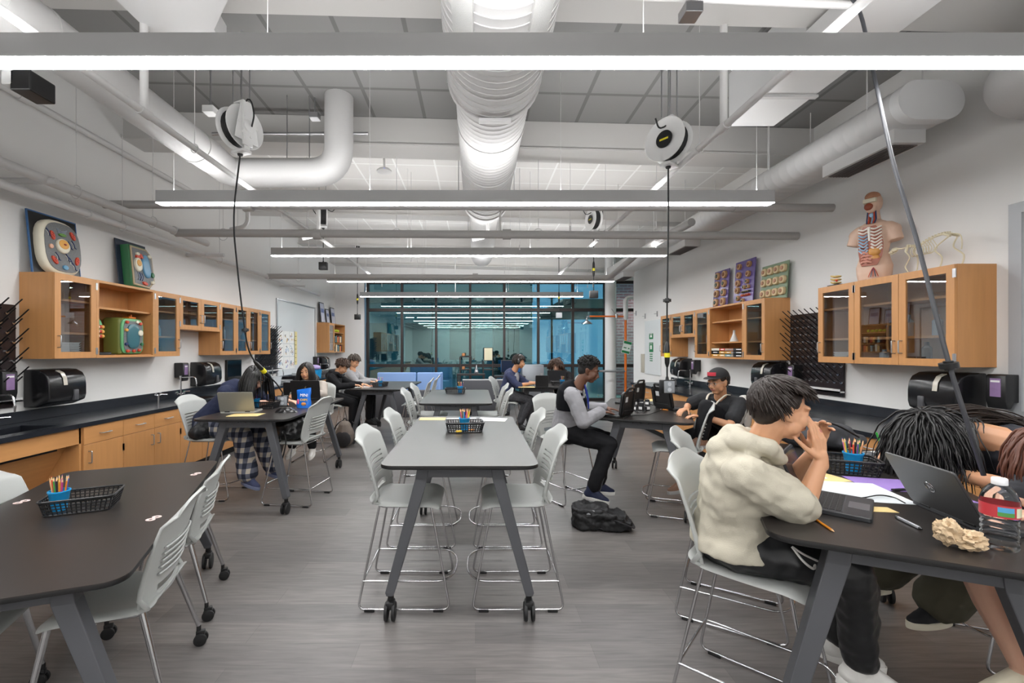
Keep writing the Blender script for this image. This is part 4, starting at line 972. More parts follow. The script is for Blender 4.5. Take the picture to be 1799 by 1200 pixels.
fr_sheet(1410, 833, .14, .16, 0, PAPER, 'white paper behind the elbow of the hooded student', .0025)
sheet(WT(432, 729, TH), .30, .2, D(5), MANILA, 'cream folder in front of the grey laptop on the left mid table'); sheet(WT(925, 680, TH), .28, .2, D(-5), MANILA, 'yellow paper under the arms of the student with headphones')
sheet(WT(636, 680, TH), .28, .2, D(10), PAPER, 'white worksheet the student in black hoodie writes on'); sheet(WT(650, 678, TH), .16, .1, D(0), M('orange card', '#d8703a', .7), 'small orange card by the hands on the far left table')
sheet(WT(1145, 703, TH), .3, .2, D(20), MANILA, 'manila folder behind the rugged laptops')

# ================================================================== laptops
KEY = M('key black', '#1a1a1c', .5)
def laptop(pt, rz, w, d, body, lidm, tilt, label, keys=True, name='laptop', logo=None, screen='#2b2f38', th=.018, rugged=False):
    """local: user at -y, hinge at +y; lid opens upward, tilt = degrees past vertical away from the user"""
    t = thing(name, label, 'laptop', pt, rz)
    q = MB(); q.prism(rrect(w, d, .012, 3), 0, th); q.build('base', body, t, smooth=0, bevel=.003)
    q = MB(); q.box(-w * .44, w * .44, -d * .1, d * .38, th, th + .0008); q.build('key_tray', M('key tray', '#3b3c40', .5), t, smooth=0)
    if keys:
        q = MB()
        for r in range(5):
            for c in range(14):
                x = -w * .43 + w * .86 * c / 14; y = -d * .08 + d * .45 * r / 5; q.box(x + .0012, x + w * .86 / 14 - .0012, y + .0012, y + d * .45 / 5 - .0012, th + .0008, th + .0026)
        q.build('keyboard', KEY, t, smooth=0)
    q = MB(); q.box(-w * .16, w * .16, -d * .45, -d * .15, th, th + .0008); q.build('touchpad', M('touchpad', '#55565b', .3), t, smooth=0)
    R = Matrix.Translation((0, d / 2 - .004, th)) @ Matrix.Rotation(-D(tilt), 4, 'X')
    q = MB(); q.m = R; q.prism(rrect(w, d * .97, .014, 3), -.004, .005, lambda a, b, h: (a, h, b + d * .485)); ld = q.build('lid', lidm, t, smooth=0, bevel=.002, bseg=1)
    q = MB(); q.m = R; q.box(-w * .47, w * .47, -.0052, -.004, d * .06, d * .91); q.build('screen', M('screen ' + screen, screen, .12), ld, smooth=0)
    q = MB(); q.m = R; 
    for s in (-1, 1): q.cyl((s * w * .36, .0, 0), (s * w * .22, .0, 0), .008, seg=10)
    q.build('hinge', BLACKP, ld)
    if logo: logo(ld, R, w, d)
    return t
SIL = M('silver plastic', '#8f8d84', .35, metal=.4); DKG = M('laptop dark grey', '#2c2d30', .42)
l0 = WT(1473, 890, TH); laptop(l0, D(47) - 0, .30, .215, DKG, DKG, 22, 'open dark laptop in front of the hooded student, keyboard showing')
def circ_logo(ld, R, w, d):
    q = MB(); q.m = R
    q.tube([(.02 * math.cos(a), .0055, d * .5 + .02 * math.sin(a)) for a in [2 * PI * k / 24 for k in range(24)]], .0013, 5, loop=True)
    q.tube([(-.011, .0055, d * .5 - .004), (-.004, .0055, d * .5 + .006), (.0, .0055, d * .5 - .006), (.006, .0055, d * .5 + .006), (.011, .0055, d * .5 - .006)], .0011, 5); q.build('lid_emblem', CHROME, ld)
l2 = laptop((1.928, 1.68, TH), D(80), .335, .23, DKG, M('laptop lid dark', '#3a3a3b', .35), 28, 'open laptop at the right front with a round silver emblem on its dark lid', logo=circ_logo)
# left mid table
def plain(*a): pass
laptop(WT(416, 726, TH) + V((0, .1, 0)), D(186), .34, .22, M('laptop silver', '#b4b2ab', .35, metal=.3), SIL, 18, 'open grey laptop at the near left corner of the left mid table', keys=False)
def jump(ld, R, w, d):
    q = MB(); q.m = R; G = M('dull gold', '#7a6a3c', .4); c = d * .5
    for a, b in (((0, c + .02), (0, c)), ((0, c + .012), (.035, c - .004)), ((0, c + .012), (-.012, c + .045)), ((0, c), (.02, c - .03)), ((0, c), (-.03, c - .03))): q.tube([(a[0], .0055, a[1]), (b[0], .0055, b[1])], .003, 5)
    q.ell((.004, .0055, c + .028), (.006, .002, .006)); q.build('lid_emblem', G, ld)
laptop(WT(538, 703, TH) + V((0, .12, 0)), D(180), .37, .25, BLACKP, M('laptop black', '#1d1c1c', .4), 12, 'black laptop with a gold emblem in front of the smiling girl', keys=False, logo=jump)
laptop(WT(500, 703, TH) + V((0.02, .35, 0)), D(200), .33, .22, BLACKP, BLACKP, 20, 'black laptop of the leaning girl behind the power box', keys=False)
# far right table
laptop(WT(950, 681, TH) + V((.02, .08, 0)), D(178), .22, .2, BLACKP, BLACKP, 8, 'small black laptop in front of the headphone student with a white sticker', keys=False)
laptop(WT(976, 676, TH) + V((.1, .45, 0)), D(172), .36, .24, BLACKP, M('laptop black b', '#222224', .3), 5, 'wide black laptop in front of the curly-haired student', keys=False)
# rugged laptops on the mid right table
def rugged(pt, rz, tilt, label, sticker=True, lid2=True):
    t = thing('rugged_laptop', label, 'laptop', pt, rz); w, d = .30, .23
    q = MB(); q.prism(rrect(w, d, .03, 4), 0, .022); q.build('base', BLACKP, t, smooth=0, bevel=.004)
    q = MB()
    for r in range(5):
        for c in range(13): x = -.12 + .24 * c / 13; y = -.02 + .1 * r / 5; q.box(x, x + .015, y, y + .016, .022, .025)
    q.build('keyboard', M('key grey', '#3d3f45', .5), t, smooth=0)
    R = Matrix.Translation((0, d / 2, .02)) @ Matrix.Rotation(-D(tilt), 4, 'X')
    q = MB(); q.m = R; q.prism(rrect(w, .23, .035, 4), -.01, .012, lambda a, b, h: (a, h, b + .115)); ld = q.build('lid', BLACKP, t, smooth=0, bevel=.004)
    q = MB(); q.m = R; q.tube(fillet([(-.08, .01, .21), (-.08, .02, .265), (.08, .02, .265), (.08, .01, .21)], .03, 4), .012, 8); q.build('carry_handle', BLACKP, ld, smooth=60)
    q = MB(); q.m = R; q.box(-.13, .13, .012, .02, .03, .05); q.box(-.13, -.1, .012, .022, .02, .2); q.box(.1, .13, .012, .022, .02, .2); q.build('bumper_ribs', M('bumper black', '#0e0e0f', .5), ld, smooth=0, bevel=.003)
    q = MB(); q.m = R; q.box(-.13, .13, -.0115, -.01, .025, .2); q.build('screen', M('screen #2b2f38', '#2b2f38', .12), ld, smooth=0)
    if sticker: q = MB(); q.m = R; q.box(.03, .08, .012, .014, .13, .18); q.build('asset_sticker', M('sticker pale', '#c9cbcc', .5), ld, smooth=0)
    return t
rugged(WT(1085, 733, TH) + V((.0, .10, 0)), D(-132), 8, 'rugged black laptop with carry handle the varsity jacket student types on')
rugged(WT(1112, 712, TH) + V((.02, .2, 0)), D(-135), 5, 'second rugged black laptop standing behind the first with its handle up')
rugged(WT(1192, 722, TH) + V((.0, .14, 0)), D(108), 10, 'rugged black laptop with a pale sticker in front of the student in a cap')

# ================================================================== small items
def pen_flat(p0, p1, z, r, m_, label, name='pencil', tipm=None, cat='pencil'):
    a = WT(*p0, z + r); b = WT(*p1, z + r); t = thing(name, label, cat, (a + b) / 2 - V((0, 0, r))); o = t.location.copy(); d_ = (b - a).normalized(); L = (b - a).length
    def q_(): q = MB(); q.m = Matrix.Translation(-o); return q
    q = q_(); q.tube([a + d_ * L * .08, b - d_ * L * .12], r, 8); q.build('barrel', m_, t)
    q = q_(); q.tube([b - d_ * L * .12, b - d_ * L * .03], [r, r * .3], 8); q.build('tip', tipm or PW, t)
    q = q_(); q.tube([a, a + d_ * L * .08], r * 1.05, 8); q.build('cap', M('eraser end', '#c9a08a', .5) if tipm is None else tipm, t); return t
pen_flat((1425, 907), (1467, 935), TH, .0042, M('pencil yellow', '#e8902a', .35), 'orange pencil lying in front of the dark laptop')
pen_flat((1575, 908), (1622, 931), TH, .0062, M('pen grey', '#8d8f94', .3), 'grey and black marker lying in the middle of the right front table', 'marker_pen', BLACKP, 'marker')
pen_flat((1750, 938), (1815, 935), TH, .0045, M('pen magenta', '#c2298f', .3), 'magenta pen lying behind the water bottle', 'pen', BLACKP, 'pen')
pen_flat((1160, 719), (1200, 722), TH, .0052, M('pencil yellow', '#e8902a', .35), 'orange pencil lying in front of the rugged laptop of the capped student')
# crumpled paper
for k, (px, py, r) in enumerate(((1665, 961, .034), (1704, 968, .034))):
    p = WT(px, py, TH); b = bmesh.new(); bmesh.ops.create_icosphere(b, subdivisions=4, radius=1)
    for v in b.verts:
        n = v.co.normalized(); dsp = 1 + .38 * (1 - 2 * abs(noise.noise(n * 1.9 + V((k * 7, 0, 0))))) - .3 + .22 * (1 - 2 * abs(noise.noise(n * 4.2 + V((0, k * 5, 3)))))
        v.co = n * dsp * r; v.co.x *= (.95, 1.2)[k]; v.co.z *= (1.15, .85)[k]
    mz = min(v.co.z for v in b.verts)
    for v in b.verts: v.co.z -= mz
    me = bpy.data.meshes.new('crumpled_paper'); b.to_mesh(me); b.free(); me.materials.append(M('kraft paper', '#c3ab8b', .85)); me.shade_smooth(); me.set_sharp_from_angle(angle=.6)
    o = bpy.data.objects.new('crumpled_paper', me); COL.objects.link(o); o.location = p; tag(o, ('smaller left', 'larger right')[k] + ' crumpled brown paper ball beside the water bottle', 'crumpled paper')
# water bottle
p = WT(1756, 962, TH); t = thing('water_bottle', 'clear plastic water bottle with white cap and red-blue label on the right front table', 'bottle', p)
CL = M('clear plastic', '#f4f8fa', .04, trans=1.0); CL.node_tree.nodes['Principled BSDF'].inputs['IOR'].default_value = 1.22
pr = [(.02, 0), (.033, .0), (.037, .006)]
for k in range(5): pr += [(.037, .012 + k * .017), (.0345, .018 + k * .017), (.037, .024 + k * .017)]
pr += [(.0375, .105), (.0375, .15), (.035, .162), (.03, .178), (.02, .194), (.0135, .2), (.0135, .212)]
pr = [(a * 1.2, b * 1.05) for a, b in pr]; q = MB(); q.lathe(pr, seg=32); q.build('bottle_body', CL, t, smooth=50)
q = MB(); q.lathe([(.0185, .207), (.019, .209), (.019, .226), (.017, .229), (0, .229)], seg=28); q.build('screw_cap', M('cap white', '#e9e9ea', .4), t, smooth=40)
def band(z0, z1, a0, a1, m_, nm, par, r=.0462):
    q = MB(); q.surf(lambda u, v: (r * math.cos(a0 + (a1 - a0) * u), r * math.sin(a0 + (a1 - a0) * u), z0 + (z1 - z0) * v), 20, 1); return q.build(nm, m_, par, smooth=60)
lb = band(.108, .148, 0, 2 * PI, M('label red', '#b8383f', .4), 'paper_label', t)
band(.114, .143, D(215), D(262), M('label blue', '#4d9ac4', .4), 'label_sky', lb, .0465); band(.114, .127, D(215), D(262), M('label green', '#4f8c46', .4), 'label_hills', lb, .0468)
band(.113, .143, D(270), D(305), M('label cream', '#d9d9b8', .4), 'label_seal', lb, .0465)
# blue snack bag
p = WT(534, 716, TH); t = thing('snack_bag', 'upright blue cookie bag with white and yellow lettering on the left mid table', 'snack bag', p, D(-8))
BB = M('bag blue', '#1668c8', .25, bump=.3, bscale=40)
q = MB(); rg = []
for k in range(9):
    v = k / 8; w = .085 + .004 * math.sin(v * 9); dpt = .045 * (1 - v) ** .6 + .003; z = v * .21
    rg.append([(w * math.cos(a) * (1 if abs(math.cos(a)) < .9 else .98) + .02 * v * 0, dpt * math.sin(a), z + (.014 * math.cos(a) if k == 8 else 0)) for a in [2 * PI * j / 20 for j in range(20)]])
q.rings(rg); bagm = q.build('bag_body', BB, t, smooth=60)
text('MINI', .045, t, M('lettering white', '#f2f2f2', .4), (.02, -.036, .14), (PI / 2 - .15, 0, 0), ext=.002); text('CHIPS', .034, t, M('lettering yellow', '#f0c62c', .4), (.02, -.042, .09), (PI / 2 - .12, 0, 0), ext=.002)
q = MB(); q.ell((.02, -.044, .045), (.03, .006, .018)); q.build('cookie_print', M('cookie', '#c98a4a', .7), t)
q = MB(); q.ell((-.05, -.036, .07), (.012, .004, .03)); q.build('side_print', M('bag pink', '#d8547c', .5), t)
# power box on left mid table
def powerbox(p, rz, label, hanging=False):
    t = thing('power_outlet_box', label, 'outlet box', p, rz)
    q = MB(); q.box(-.06, .06, -.035, .035, 0, .12); q.build('housing', BLACKP, t, bevel=.008)
    q = MB(); q.box(-.05, .05, -.038, -.034, .008, .112); f = q.build('outlet_face', M('outlet face grey', '#8c9094', .4), t, bevel=.002)
    for z in (.035, .085):
        q = MB(); q.lathe([(.018, 0), (.018, .002), (0, .002)], (0, 0, 0), 16, R3('X', PI / 2)); 
        q.v = [v + V((0, -.038, z)) for v in q.v]; q.build('socket', M('socket pale', '#b9bdc2', .4), f)
    q = MB(); q.cyl((0, 0, .12), (0, 0, .15), .016, .010, 12); q.build('strain_relief', BLACKM, t); return t
pbL = powerbox(WT(494, 714, TH) + V((0, .04, 0)), D(15), 'power outlet box standing on the left mid table at the end of its hanging cord')
pR = W(1172, 691, 3.95); pbR = powerbox(pR, D(8), 'power outlet box hanging over the rugged laptop table')

# ================================================================== cord reels
RW_ = M('reel white', '#e2e2e1', .35)
def make_reel():
    t = thing('cord_reel', 'x', 'cord reel', group='retractable cord reels on the ceiling')
    for s in (-1, 1):
        q = MB(); R = R3('Y', PI / 2)
        q.lathe([(.03, 0), (.165, 0), (.185, .012 * s), (.188, .02 * s), (.184, .022 * s), (.16, .008 * s), (.0, .006 * s)], (s * .045, 0, 0), 32, R); q.build('flange', RW_, t, smooth=50)
    q = MB(); q.cyl((-.045, 0, 0), (.045, 0, 0), .15, seg=28)
    for k in range(5): x = -.036 + k * .018; q.tube([(x, .15 * math.cos(a), .15 * math.sin(a)) for a in [2 * PI * j / 24 for j in range(24)]], .009, 6, loop=True)
    q.build('wound_cord', BLACKM, t, smooth=60)
    q = MB(); q.cyl((-.07, 0, 0), (-.066, 0, 0), .075, seg=24); q.build('name_disc', BLACKP, t)
    q = MB(); q.box(-.072, -.07, -.04, .04, -.008, .008); q.build('name_stripe', M('stripe yellow', '#d8c92c', .5), t)
    q = MB(); q.box(.085, .1, -.05, .05, -.17, .2); q.box(-.02, .1, -.05, .05, .2, .215); q.cyl((.045, 0, 0), (.12, 0, 0), .05, seg=16)
    for a in range(6): q.cyl((.1, .09 * math.cos(a), .09 * math.sin(a)), (.106, .09 * math.cos(a), .09 * math.sin(a)), .012, seg=8)
    q.prism([(-.12, -.13), (.12, -.13), (.06, .2), (-.06, .2)], .078, .086, lambda a, b, h: (h, a, b)); q.build('mount_bracket', RW_, t, bevel=.003)
    q = MB(); q.box(-.06, .09, -.045, .045, -.225, -.2); q.box(.075, .09, -.03, .03, -.2, -.15); q.build('cord_guide', RW_, t, bevel=.003)
    q = MB(); q.cyl((0, 0, -.24), (0, 0, -.2), .02, .03); q.build('guide_mouth', BLACKM, t)
    for a, b in ((-.04, -.04), (.07, -.04), (-.04, .04), (.07, .04)):
        q = MB(); q.cyl((a, b, .21), (a, b, .82), .005, seg=6); q.build('threaded_rod', STEEL, t)
    q = MB(); q.tube(smoothpath([(.12, .02, .0), (.17, .0, .1), (.12, -.02, .22), (-.12, 0, .08), (-.2, 0, .14)], 5), .007, 6); q.build('feed_cord', BLACKM, t)
    return t
rl = make_reel(); pL = W(422, 226, 3.9); rl.location = pL; rl.rotation_euler.z = D(-24); rl['label'] = 'white cord reel at the upper left, nearest on the left'
pRr = W(1174, 248, 3.9); dup(rl, pRr, D(36), 'white cord reel at the upper right with its black disc face showing')
pL2 = W(568, 378, 7.6); dup(rl, pL2, D(200), 'small far cord reel on the left behind the second light'); pR2 = W(1043, 386, 7.6); dup(rl, pR2, D(15), 'small far cord reel on the right behind the second light')
pL3 = W(628, 428, 10.8); dup(rl, pL3, D(200), 'farthest cord reel on the left, partly behind the third light'); pR3 = W(982, 436, 10.8); dup(rl, pR3, D(15), 'farthest cord reel on the right, partly behind the third light')
p0 = V((2.0, 2.55, 3.85)); dup(rl, p0, D(60), 'cord reel above the top of the frame feeding the slanting cord at the right')
def cord(pts, r, label, name='hanging_cord', n=6, stops=(), grip=None, m_=BLACKM):
    P = smoothpath(pts, n); mb = MB(); mb.tube(P, r, 8); o = mb.build(name, m_, smooth=80); tag(o, label, 'cord')
    T = Matrix.Translation(-o.location)
    for s_ in stops:
        q = MB(); q.m = T; c = V(s_[0]); d_ = V(s_[1]).normalized(); q.cyl(c - d_ * .012, c + d_ * .012, .034, seg=20); q.cyl(c - d_ * .02, c + d_ * .02, .018, seg=14); q.build('cord_stop', BLACKP, o)
    if grip:
        a, b = V(grip[0]), V(grip[1]); q = MB(); q.m = T; q.tube([a, a.lerp(b, .15), a.lerp(b, .5), a.lerp(b, .85), b], [.009, .02, .023, .02, .009], 12); g = q.build('release_handle', BLACKP, o, smooth=60)
        q = MB(); q.m = T; q.cyl(a.lerp(b, .45), a.lerp(b, .62), .0245, seg=14); q.build('yellow_band', M('tag yellow', '#e3d626', .5), g)
    return o
cord([pL + V((0, 0, -.22)), W(411, 380, 4.0), W(417, 470, 4.15), W(430, 578, 4.3), W(440, 622, 4.42), W(462, 652, 4.6), W(484, 672, 4.85), pbL.location + V((0, 0, .15))], .0075, 'black cord curving down from the upper left reel to the left mid table', stops=[(W(431, 580, 4.3), (.1, 0, -1))], grip=(W(446, 634, 4.47), W(476, 665, 4.72)))
cord([pRr + V((0, 0, -.22)), W(1174, 400, 3.92), W(1172, 530, 3.94), W(1172, 620, 3.95), pbR.location + V((0, 0, .15))], .0075, 'straight black cord hanging from the upper right reel', stops=[(W(1172, 528, 3.94), (0, 0, 1))], grip=(W(1172, 600, 3.95), W(1172, 645, 3.95)))
cord([p0 + V((0, 0, -.2)), W(1503, 5, 2.5), W(1535, 130, 2.42), W(1568, 280, 2.3), W(1610, 420, 2.18), W(1641, 540, 2.08), W(1668, 642, 2.02), W(1700, 745, 1.98), W(1728, 835, 1.97)], .0095, 'thick black cord slanting across the right wall to the right front table', stops=[(W(1667, 642, 2.02), (.2, 0, -1))], m_=M('grey braided cord', '#3b3c40', .45))
def fardrop(p, z1, k, label, white=False):
    q = V((p.x, p.y, z1)); cord([p + V((0, 0, -.22)), (p.x, p.y, (p.z + z1) / 2), q], .007, 'short black cord ' + label, grip=((p.x, p.y, z1 + .52), (p.x, p.y, z1 + .25)) if k else None)
    t = thing('power_outlet_box', 'small outlet box ' + label, 'outlet box', q - V((0, 0, .12)))
    m_ = M('box pale', '#c9ccd0', .4) if white else BLACKP
    a = MB(); a.box(-.07, .07, -.04, .04, 0, .13); a.build('housing', m_, t, bevel=.006); a = MB(); a.cyl((0, 0, .13), (0, 0, .15), .012); a.build('strain_relief', BLACKM, t)
fardrop(pL2, W(0, 462, 7.6).z, 0, 'hanging below the small far left reel'); fardrop(pR2, W(0, 512, 7.6).z, 1, 'hanging below the small far right reel')
fardrop(pL3, W(0, 553, 10.8).z, 1, 'hanging from the farthest left reel'); fardrop(pR3, W(0, 550, 10.8).z, 1, 'hanging from the farthest right reel', True)
# cables and connector pile on the rugged laptop table
for k, (pts_, lb) in enumerate((([(1172, 690, .06), (1168, 705, .01), (1150, 712, .01), (1128, 706, .01), (1120, 722, .01)], 'black power cable looping in front of the outlet box'), ([(1120, 715, .01), (1135, 700, .02), (1142, 712, .02), (1125, 725, .01), (1112, 718, .01)], 'black cable coiled beside the rugged laptops'), ([(1165, 718, .01), (1140, 728, .008), (1110, 730, .008), (1095, 735, .008)], 'black cable lying along the near edge of the laptop table'))):
    mb = MB(); P = [WT(a, b, TH + c) for a, b, c in pts_]; mb.tube(smoothpath(P, 6), .004, 6); tag(mb.build('power_cable', BLACKM, smooth=80), lb, 'cable')
mb = MB(); mb.tube(smoothpath([WT(1502, 876, TH + .004), WT(1520, 874, TH + .01), WT(1545, 870, TH + .012), WT(1570, 874, TH + .004), WT(1590, 884, TH + .004)], 6), .003, 6); tag(mb.build('power_cable', BLACKM, smooth=80), 'thin black cable on the papers behind the dark laptop', 'cable')
rr = random.Random(11)
for k in range(8):
    p = WT(1104 + (k % 4) * 11, 712 + (k // 4) * 9, TH + .0); mb = MB(); mb.m = Matrix.Translation(p + V((0, 0, .022))) @ Matrix.Rotation(rr.uniform(-.8, .8), 4, 'Z'); mb.box(-.025, .025, -.02, .02, -.022, .02 + rr.uniform(0, .05)); o = mb.build('charger_brick', M('charger black', '#242427', .45), smooth=0, bevel=.004)
    tag(o, 'black charger with white label in the cable pile on the rugged laptop table', 'charger', 'labelled chargers in the cable pile')
    q = MB(); q.m = Matrix.Translation(-o.location) @ mb.m; q.box(-.018, .018, -.0215, -.02, -.01, .018); q.build('charger_label', PAPER, o, smooth=0)
# figures on top of the cabinets
ztL, ztR = ZL + .813, ZR + .813
def leanboard(side, u, w, h, label, m_, name, cat='model', lean=.10, z=None, th=.012):
    z = (ztL if side == 'L' else ztR) if z is None else z
    t = root_at(side, u, z, name, label, cat, None, 0.0)
    # board local: face toward room, leaning back on the wall
    s = 1 if side == 'L' else -1
    d0 = .06 + lean * h; a = math.asin(min(.9, lean))
    T = Matrix(((0, s * math.cos(0), 0, 0), (1, 0, 0, 0), (0, 0, 1, 0), (0, 0, 0, 1)))
    T = Matrix(((0, s, 0, 0), (1, 0, 0, 0), (0, 0, 1, 0), (0, 0, 0, 1))) @ Matrix.Translation((0, d0, 0)) @ Matrix.Rotation(a, 4, 'X')
    q = MB(); q.m = T; q.box(-w / 2, w / 2, -th, 0, 0, h); q.build('backing_board', m_, t, smooth=0)
    return t, T
def blob(T, par, name, m_, u, v, ru, rv, h=.01, n=2.0, rot=0, h0=0., seg=28):
    q = MB(); q.m = T; rg = []
    for k, dz in ((1, 0), (1, h * .6), (.93, h * .92), (.75, h)):
        out = []
        for j in range(seg):
            a = 2 * PI * j / seg; c, s_ = math.cos(a), math.sin(a); x = ru * k * abs(c) ** (2 / n) * (1 if c > 0 else -1); y = rv * k * abs(s_) ** (2 / n) * (1 if s_ > 0 else -1)
            out.append((u + x * math.cos(rot) - y * math.sin(rot), h0 + dz, v + x * math.sin(rot) + y * math.cos(rot)))
        rg.append(out)
    q.rings(rg); return q.build(name, m_, par, smooth=50)
CMG = M('cell cytoplasm', '#6d6f70', .5, var=.5, vscale=90); ORG = M('organelle red', '#c4452c', .4); YEL = M('nucleus yellow', '#dba04a', .4); CRM = M('model cream', '#ded8c4', .45); BLU = M('model blue', '#5b8fb0', .35); NAVY = M('model navy', '#27375f', .4); PCH = M('model peach', '#dba98e', .4)
def squig(T, par, name, m_, pts, r=.004, h=.012): q = MB(); q.m = T; q.tube(smoothpath([(a, h, b) for a, b in pts], 4), r, 5); return q.build(name, m_, par, smooth=80)
t, T = leanboard('L', 4.39, .62, .74, 'large round animal cell model on a black board above the first left cabinet', M('board black', '#131417', .3), 'animal_cell_model')
t.scale = (.81, .81, .81); q = MB(); q.m = T; q.box(-.315, -.305, -.016, .004, 0, .74); q.box(.305, .315, -.016, .004, 0, .74); q.box(-.315, .315, -.016, .004, .73, .745); q.build('blue_edging', M('edging blue', '#2b5c8e', .4), t, smooth=0)
blob(T, t, 'cell_rim', CRM, 0, .345, .27, .335, .09, 2.9); blob(T, t, 'cytoplasm', CMG, .01, .345, .235, .30, .006, 2.9, h0=.09); H0 = .094
blob(T, t, 'nucleus', CRM, -.01, .36, .085, .09, .03, h0=H0); blob(T, t, 'nucleolus_field', YEL, -.01, .38, .07, .06, .034, h0=H0); blob(T, t, 'nucleolus', M('deep red', '#8e2424', .4), .0, .38, .02, .012, .04, h0=H0)
for k, (u, v, r_) in enumerate(((-.13, .47, .3), (.14, .52, .5), (-.13, .17, .6), (.17, .21, -.2))): blob(T, t, 'mitochondrion', ORG, u, v, .025, .055, .02, rot=r_, h0=H0); squig(T, t, 'mitochondrion_fold', M('deep red', '#8e2424'), [(u - .01, v - .03), (u + .01, v - .015), (u - .01, v), (u + .01, v + .015), (u - .01, v + .03)], .003, H0 + .02)
blob(T, t, 'vesicle', BLU, -.0, .1, .035, .03, .02, h0=H0); blob(T, t, 'vesicle', PCH, -.16, .33, .025, .028, .02, h0=H0); blob(T, t, 'chloroplast', M('model green', '#5e8a3c', .4), .0, .5, .05, .02, .02, h0=H0)
for k, a in enumerate(((.10, .40), (.15, .42), (.09, .2), (.13, .14), (-.08, .23), (-.17, .50), (.05, .24))):
    u, v = a; squig(T, t, 'reticulum', NAVY, [(u - .03, v + .04), (u, v), (u + .01, v - .04), (u + .03, v - .05)], .006, H0 + .008); squig(T, t, 'reticulum', M('model white', '#e2e0d8', .4), [(u - .04, v + .02), (u - .01, v - .01), (u - .01, v - .045)], .003, H0 + .006)
for k in range(4): squig(T, t, 'golgi_fold', M('model pale blue', '#9aa6bb', .4), [(-.07 + k * .008, .57 - k * .02), (.0, .545 - k * .02), (.07 - k * .008, .57 - k * .02)], .004, H0 + .006)
t, T = leanboard('L', 5.38, .50, .62, 'green plant cell model on a dark board above the open shelves on the left', M('board navy', '#232c3d', .3), 'plant_cell_model')
t.scale = (.94, .94, .94); P = [(-.19, .02), (.1, .0), (.21, .12), (.2, .46), (.1, .55), (-.19, .55)]
q = MB(); q.m = T; q.prism(P, 0, .11, lambda a, b, h: (a, h, b)); q.build('cell_wall', M('model dark green', '#2f6a43', .4), t, smooth=0, bevel=.01)
P2 = [(a * .93, .275 + (b - .275) * .94) for a, b in P]; q = MB(); q.m = T; q.prism(P2, .11, .125, lambda a, b, h: (a, h, b)); q.build('membrane', M('model tan', '#a8977a', .5), t, smooth=0, bevel=.005)
P2 = [(a * .82, .275 + (b - .275) * .85) for a, b in P]; q = MB(); q.m = T; q.prism(P2, .125, .128, lambda a, b, h: (a, h, b)); q.build('cytoplasm', CMG, t, smooth=0)
H0 = .128; blob(T, t, 'vacuole', BLU, .05, .3, .065, .15, .02, 2.5, h0=H0, rot=.1); blob(T, t, 'nucleus', CRM, -.09, .30, .06, .09, .025, h0=H0); blob(T, t, 'nucleolus', YEL, -.09, .32, .04, .045, .03, h0=H0)
for u, v in ((-.08, .44), (.12, .44), (.14, .1)): blob(T, t, 'plastid', CRM, u, v, .03, .022, .02, h0=H0)
for u, v, r_ in ((-.03, .42, .8), (-.08, .4, 1.4), (0, .07, 1.3)): blob(T, t, 'mitochondrion', ORG, u, v, .022, .04, .02, rot=r_, h0=H0)
blob(T, t, 'chloroplast', M('model dark green', '#2f6a43'), .15, .2, .025, .035, .02, h0=H0)
for k in range(4): squig(T, t, 'reticulum', NAVY if k % 2 else M('model pale blue', '#9aa6bb'), [(-.1 + k * .02, .2), (-.08 + k * .02, .15), (-.1 + k * .02, .1)], .005, H0 + .006)
# plant cell block in the open shelf and leaf model
t = thing('plant_cell_block', 'boxy green plant cell model standing in the left open shelf cabinet', 'model', (LX + .17, 5.12, ZL + .03))
q = MB(); q.box(-.1, .1, -.17, .17, 0, .42); q.build('green_block', M('model olive', '#6d7436', .5), t, bevel=.03, bseg=4)
T = Matrix.Translation((.10, 0, .0)) @ Matrix(((0, 1, 0, 0), (1, 0, 0, 0), (0, 0, 1, 0), (0, 0, 0, 1)))
blob(T, t, 'cell_wall_rim', M('model bright green', '#5ea06c', .4), 0, .21, .165, .20, .02, 5); blob(T, t, 'cytoplasm', CMG, 0, .21, .14, .175, .005, 5, h0=.02); blob(T, t, 'vacuole', M('model teal', '#3d6a74', .25), -.01, .21, .09, .14, .02, 3, h0=.024)
blob(T, t, 'nucleus', CRM, .08, .25, .035, .035, .02, h0=.035)
for u, v, m_ in ((-.1, .37, ORG), (.05, .38, CRM), (.1, .36, ORG), (-.11, .12, NAVY), (-.09, .04, ORG), (0, .04, ORG), (.08, .05, ORG), (-.11, .28, YEL), (.12, .12, M('model dark green', '#2f6a43'))): blob(T, t, 'organelle', m_, u, v, .022, .018, .016, h0=.024)
q = MB(); q.box(-.02, .06, .02, .12, .42, .44); q.box(.0, .03, .08, .1, .43, .47); q.build('orange_tab', M('model orange', '#d8741f', .4), t, bevel=.004)
t = thing('leaf_section_model', 'leaf section model on a curved black stand in the left open shelf cabinet', 'model', (LX + .2, 4.72, ZL + .03))
q = MB(); q.tube(smoothpath([(.06, .12, .012), (0, .02, .015), (-.01, -.04, .05), (-.02, -.05, .15)], 5), [.018] * 16, 10); q.box(-.06, .09, -.06, .14, 0, .008); q.build('black_stand', BLACKP, t, smooth=50)
q = MB(); q.ell((0, 0, .28), (.05, .07, .12)); q.build('leaf_body', M('model bright green', '#5ea06c'), t)
for k in range(9): q = MB(); q.ell((.045, -.03 + .03 * (k % 3), .2 + .05 * (k // 3)), (.02, .02, .022)); q.build('cell_detail', (CRM, ORG, YEL)[k % 3], t)
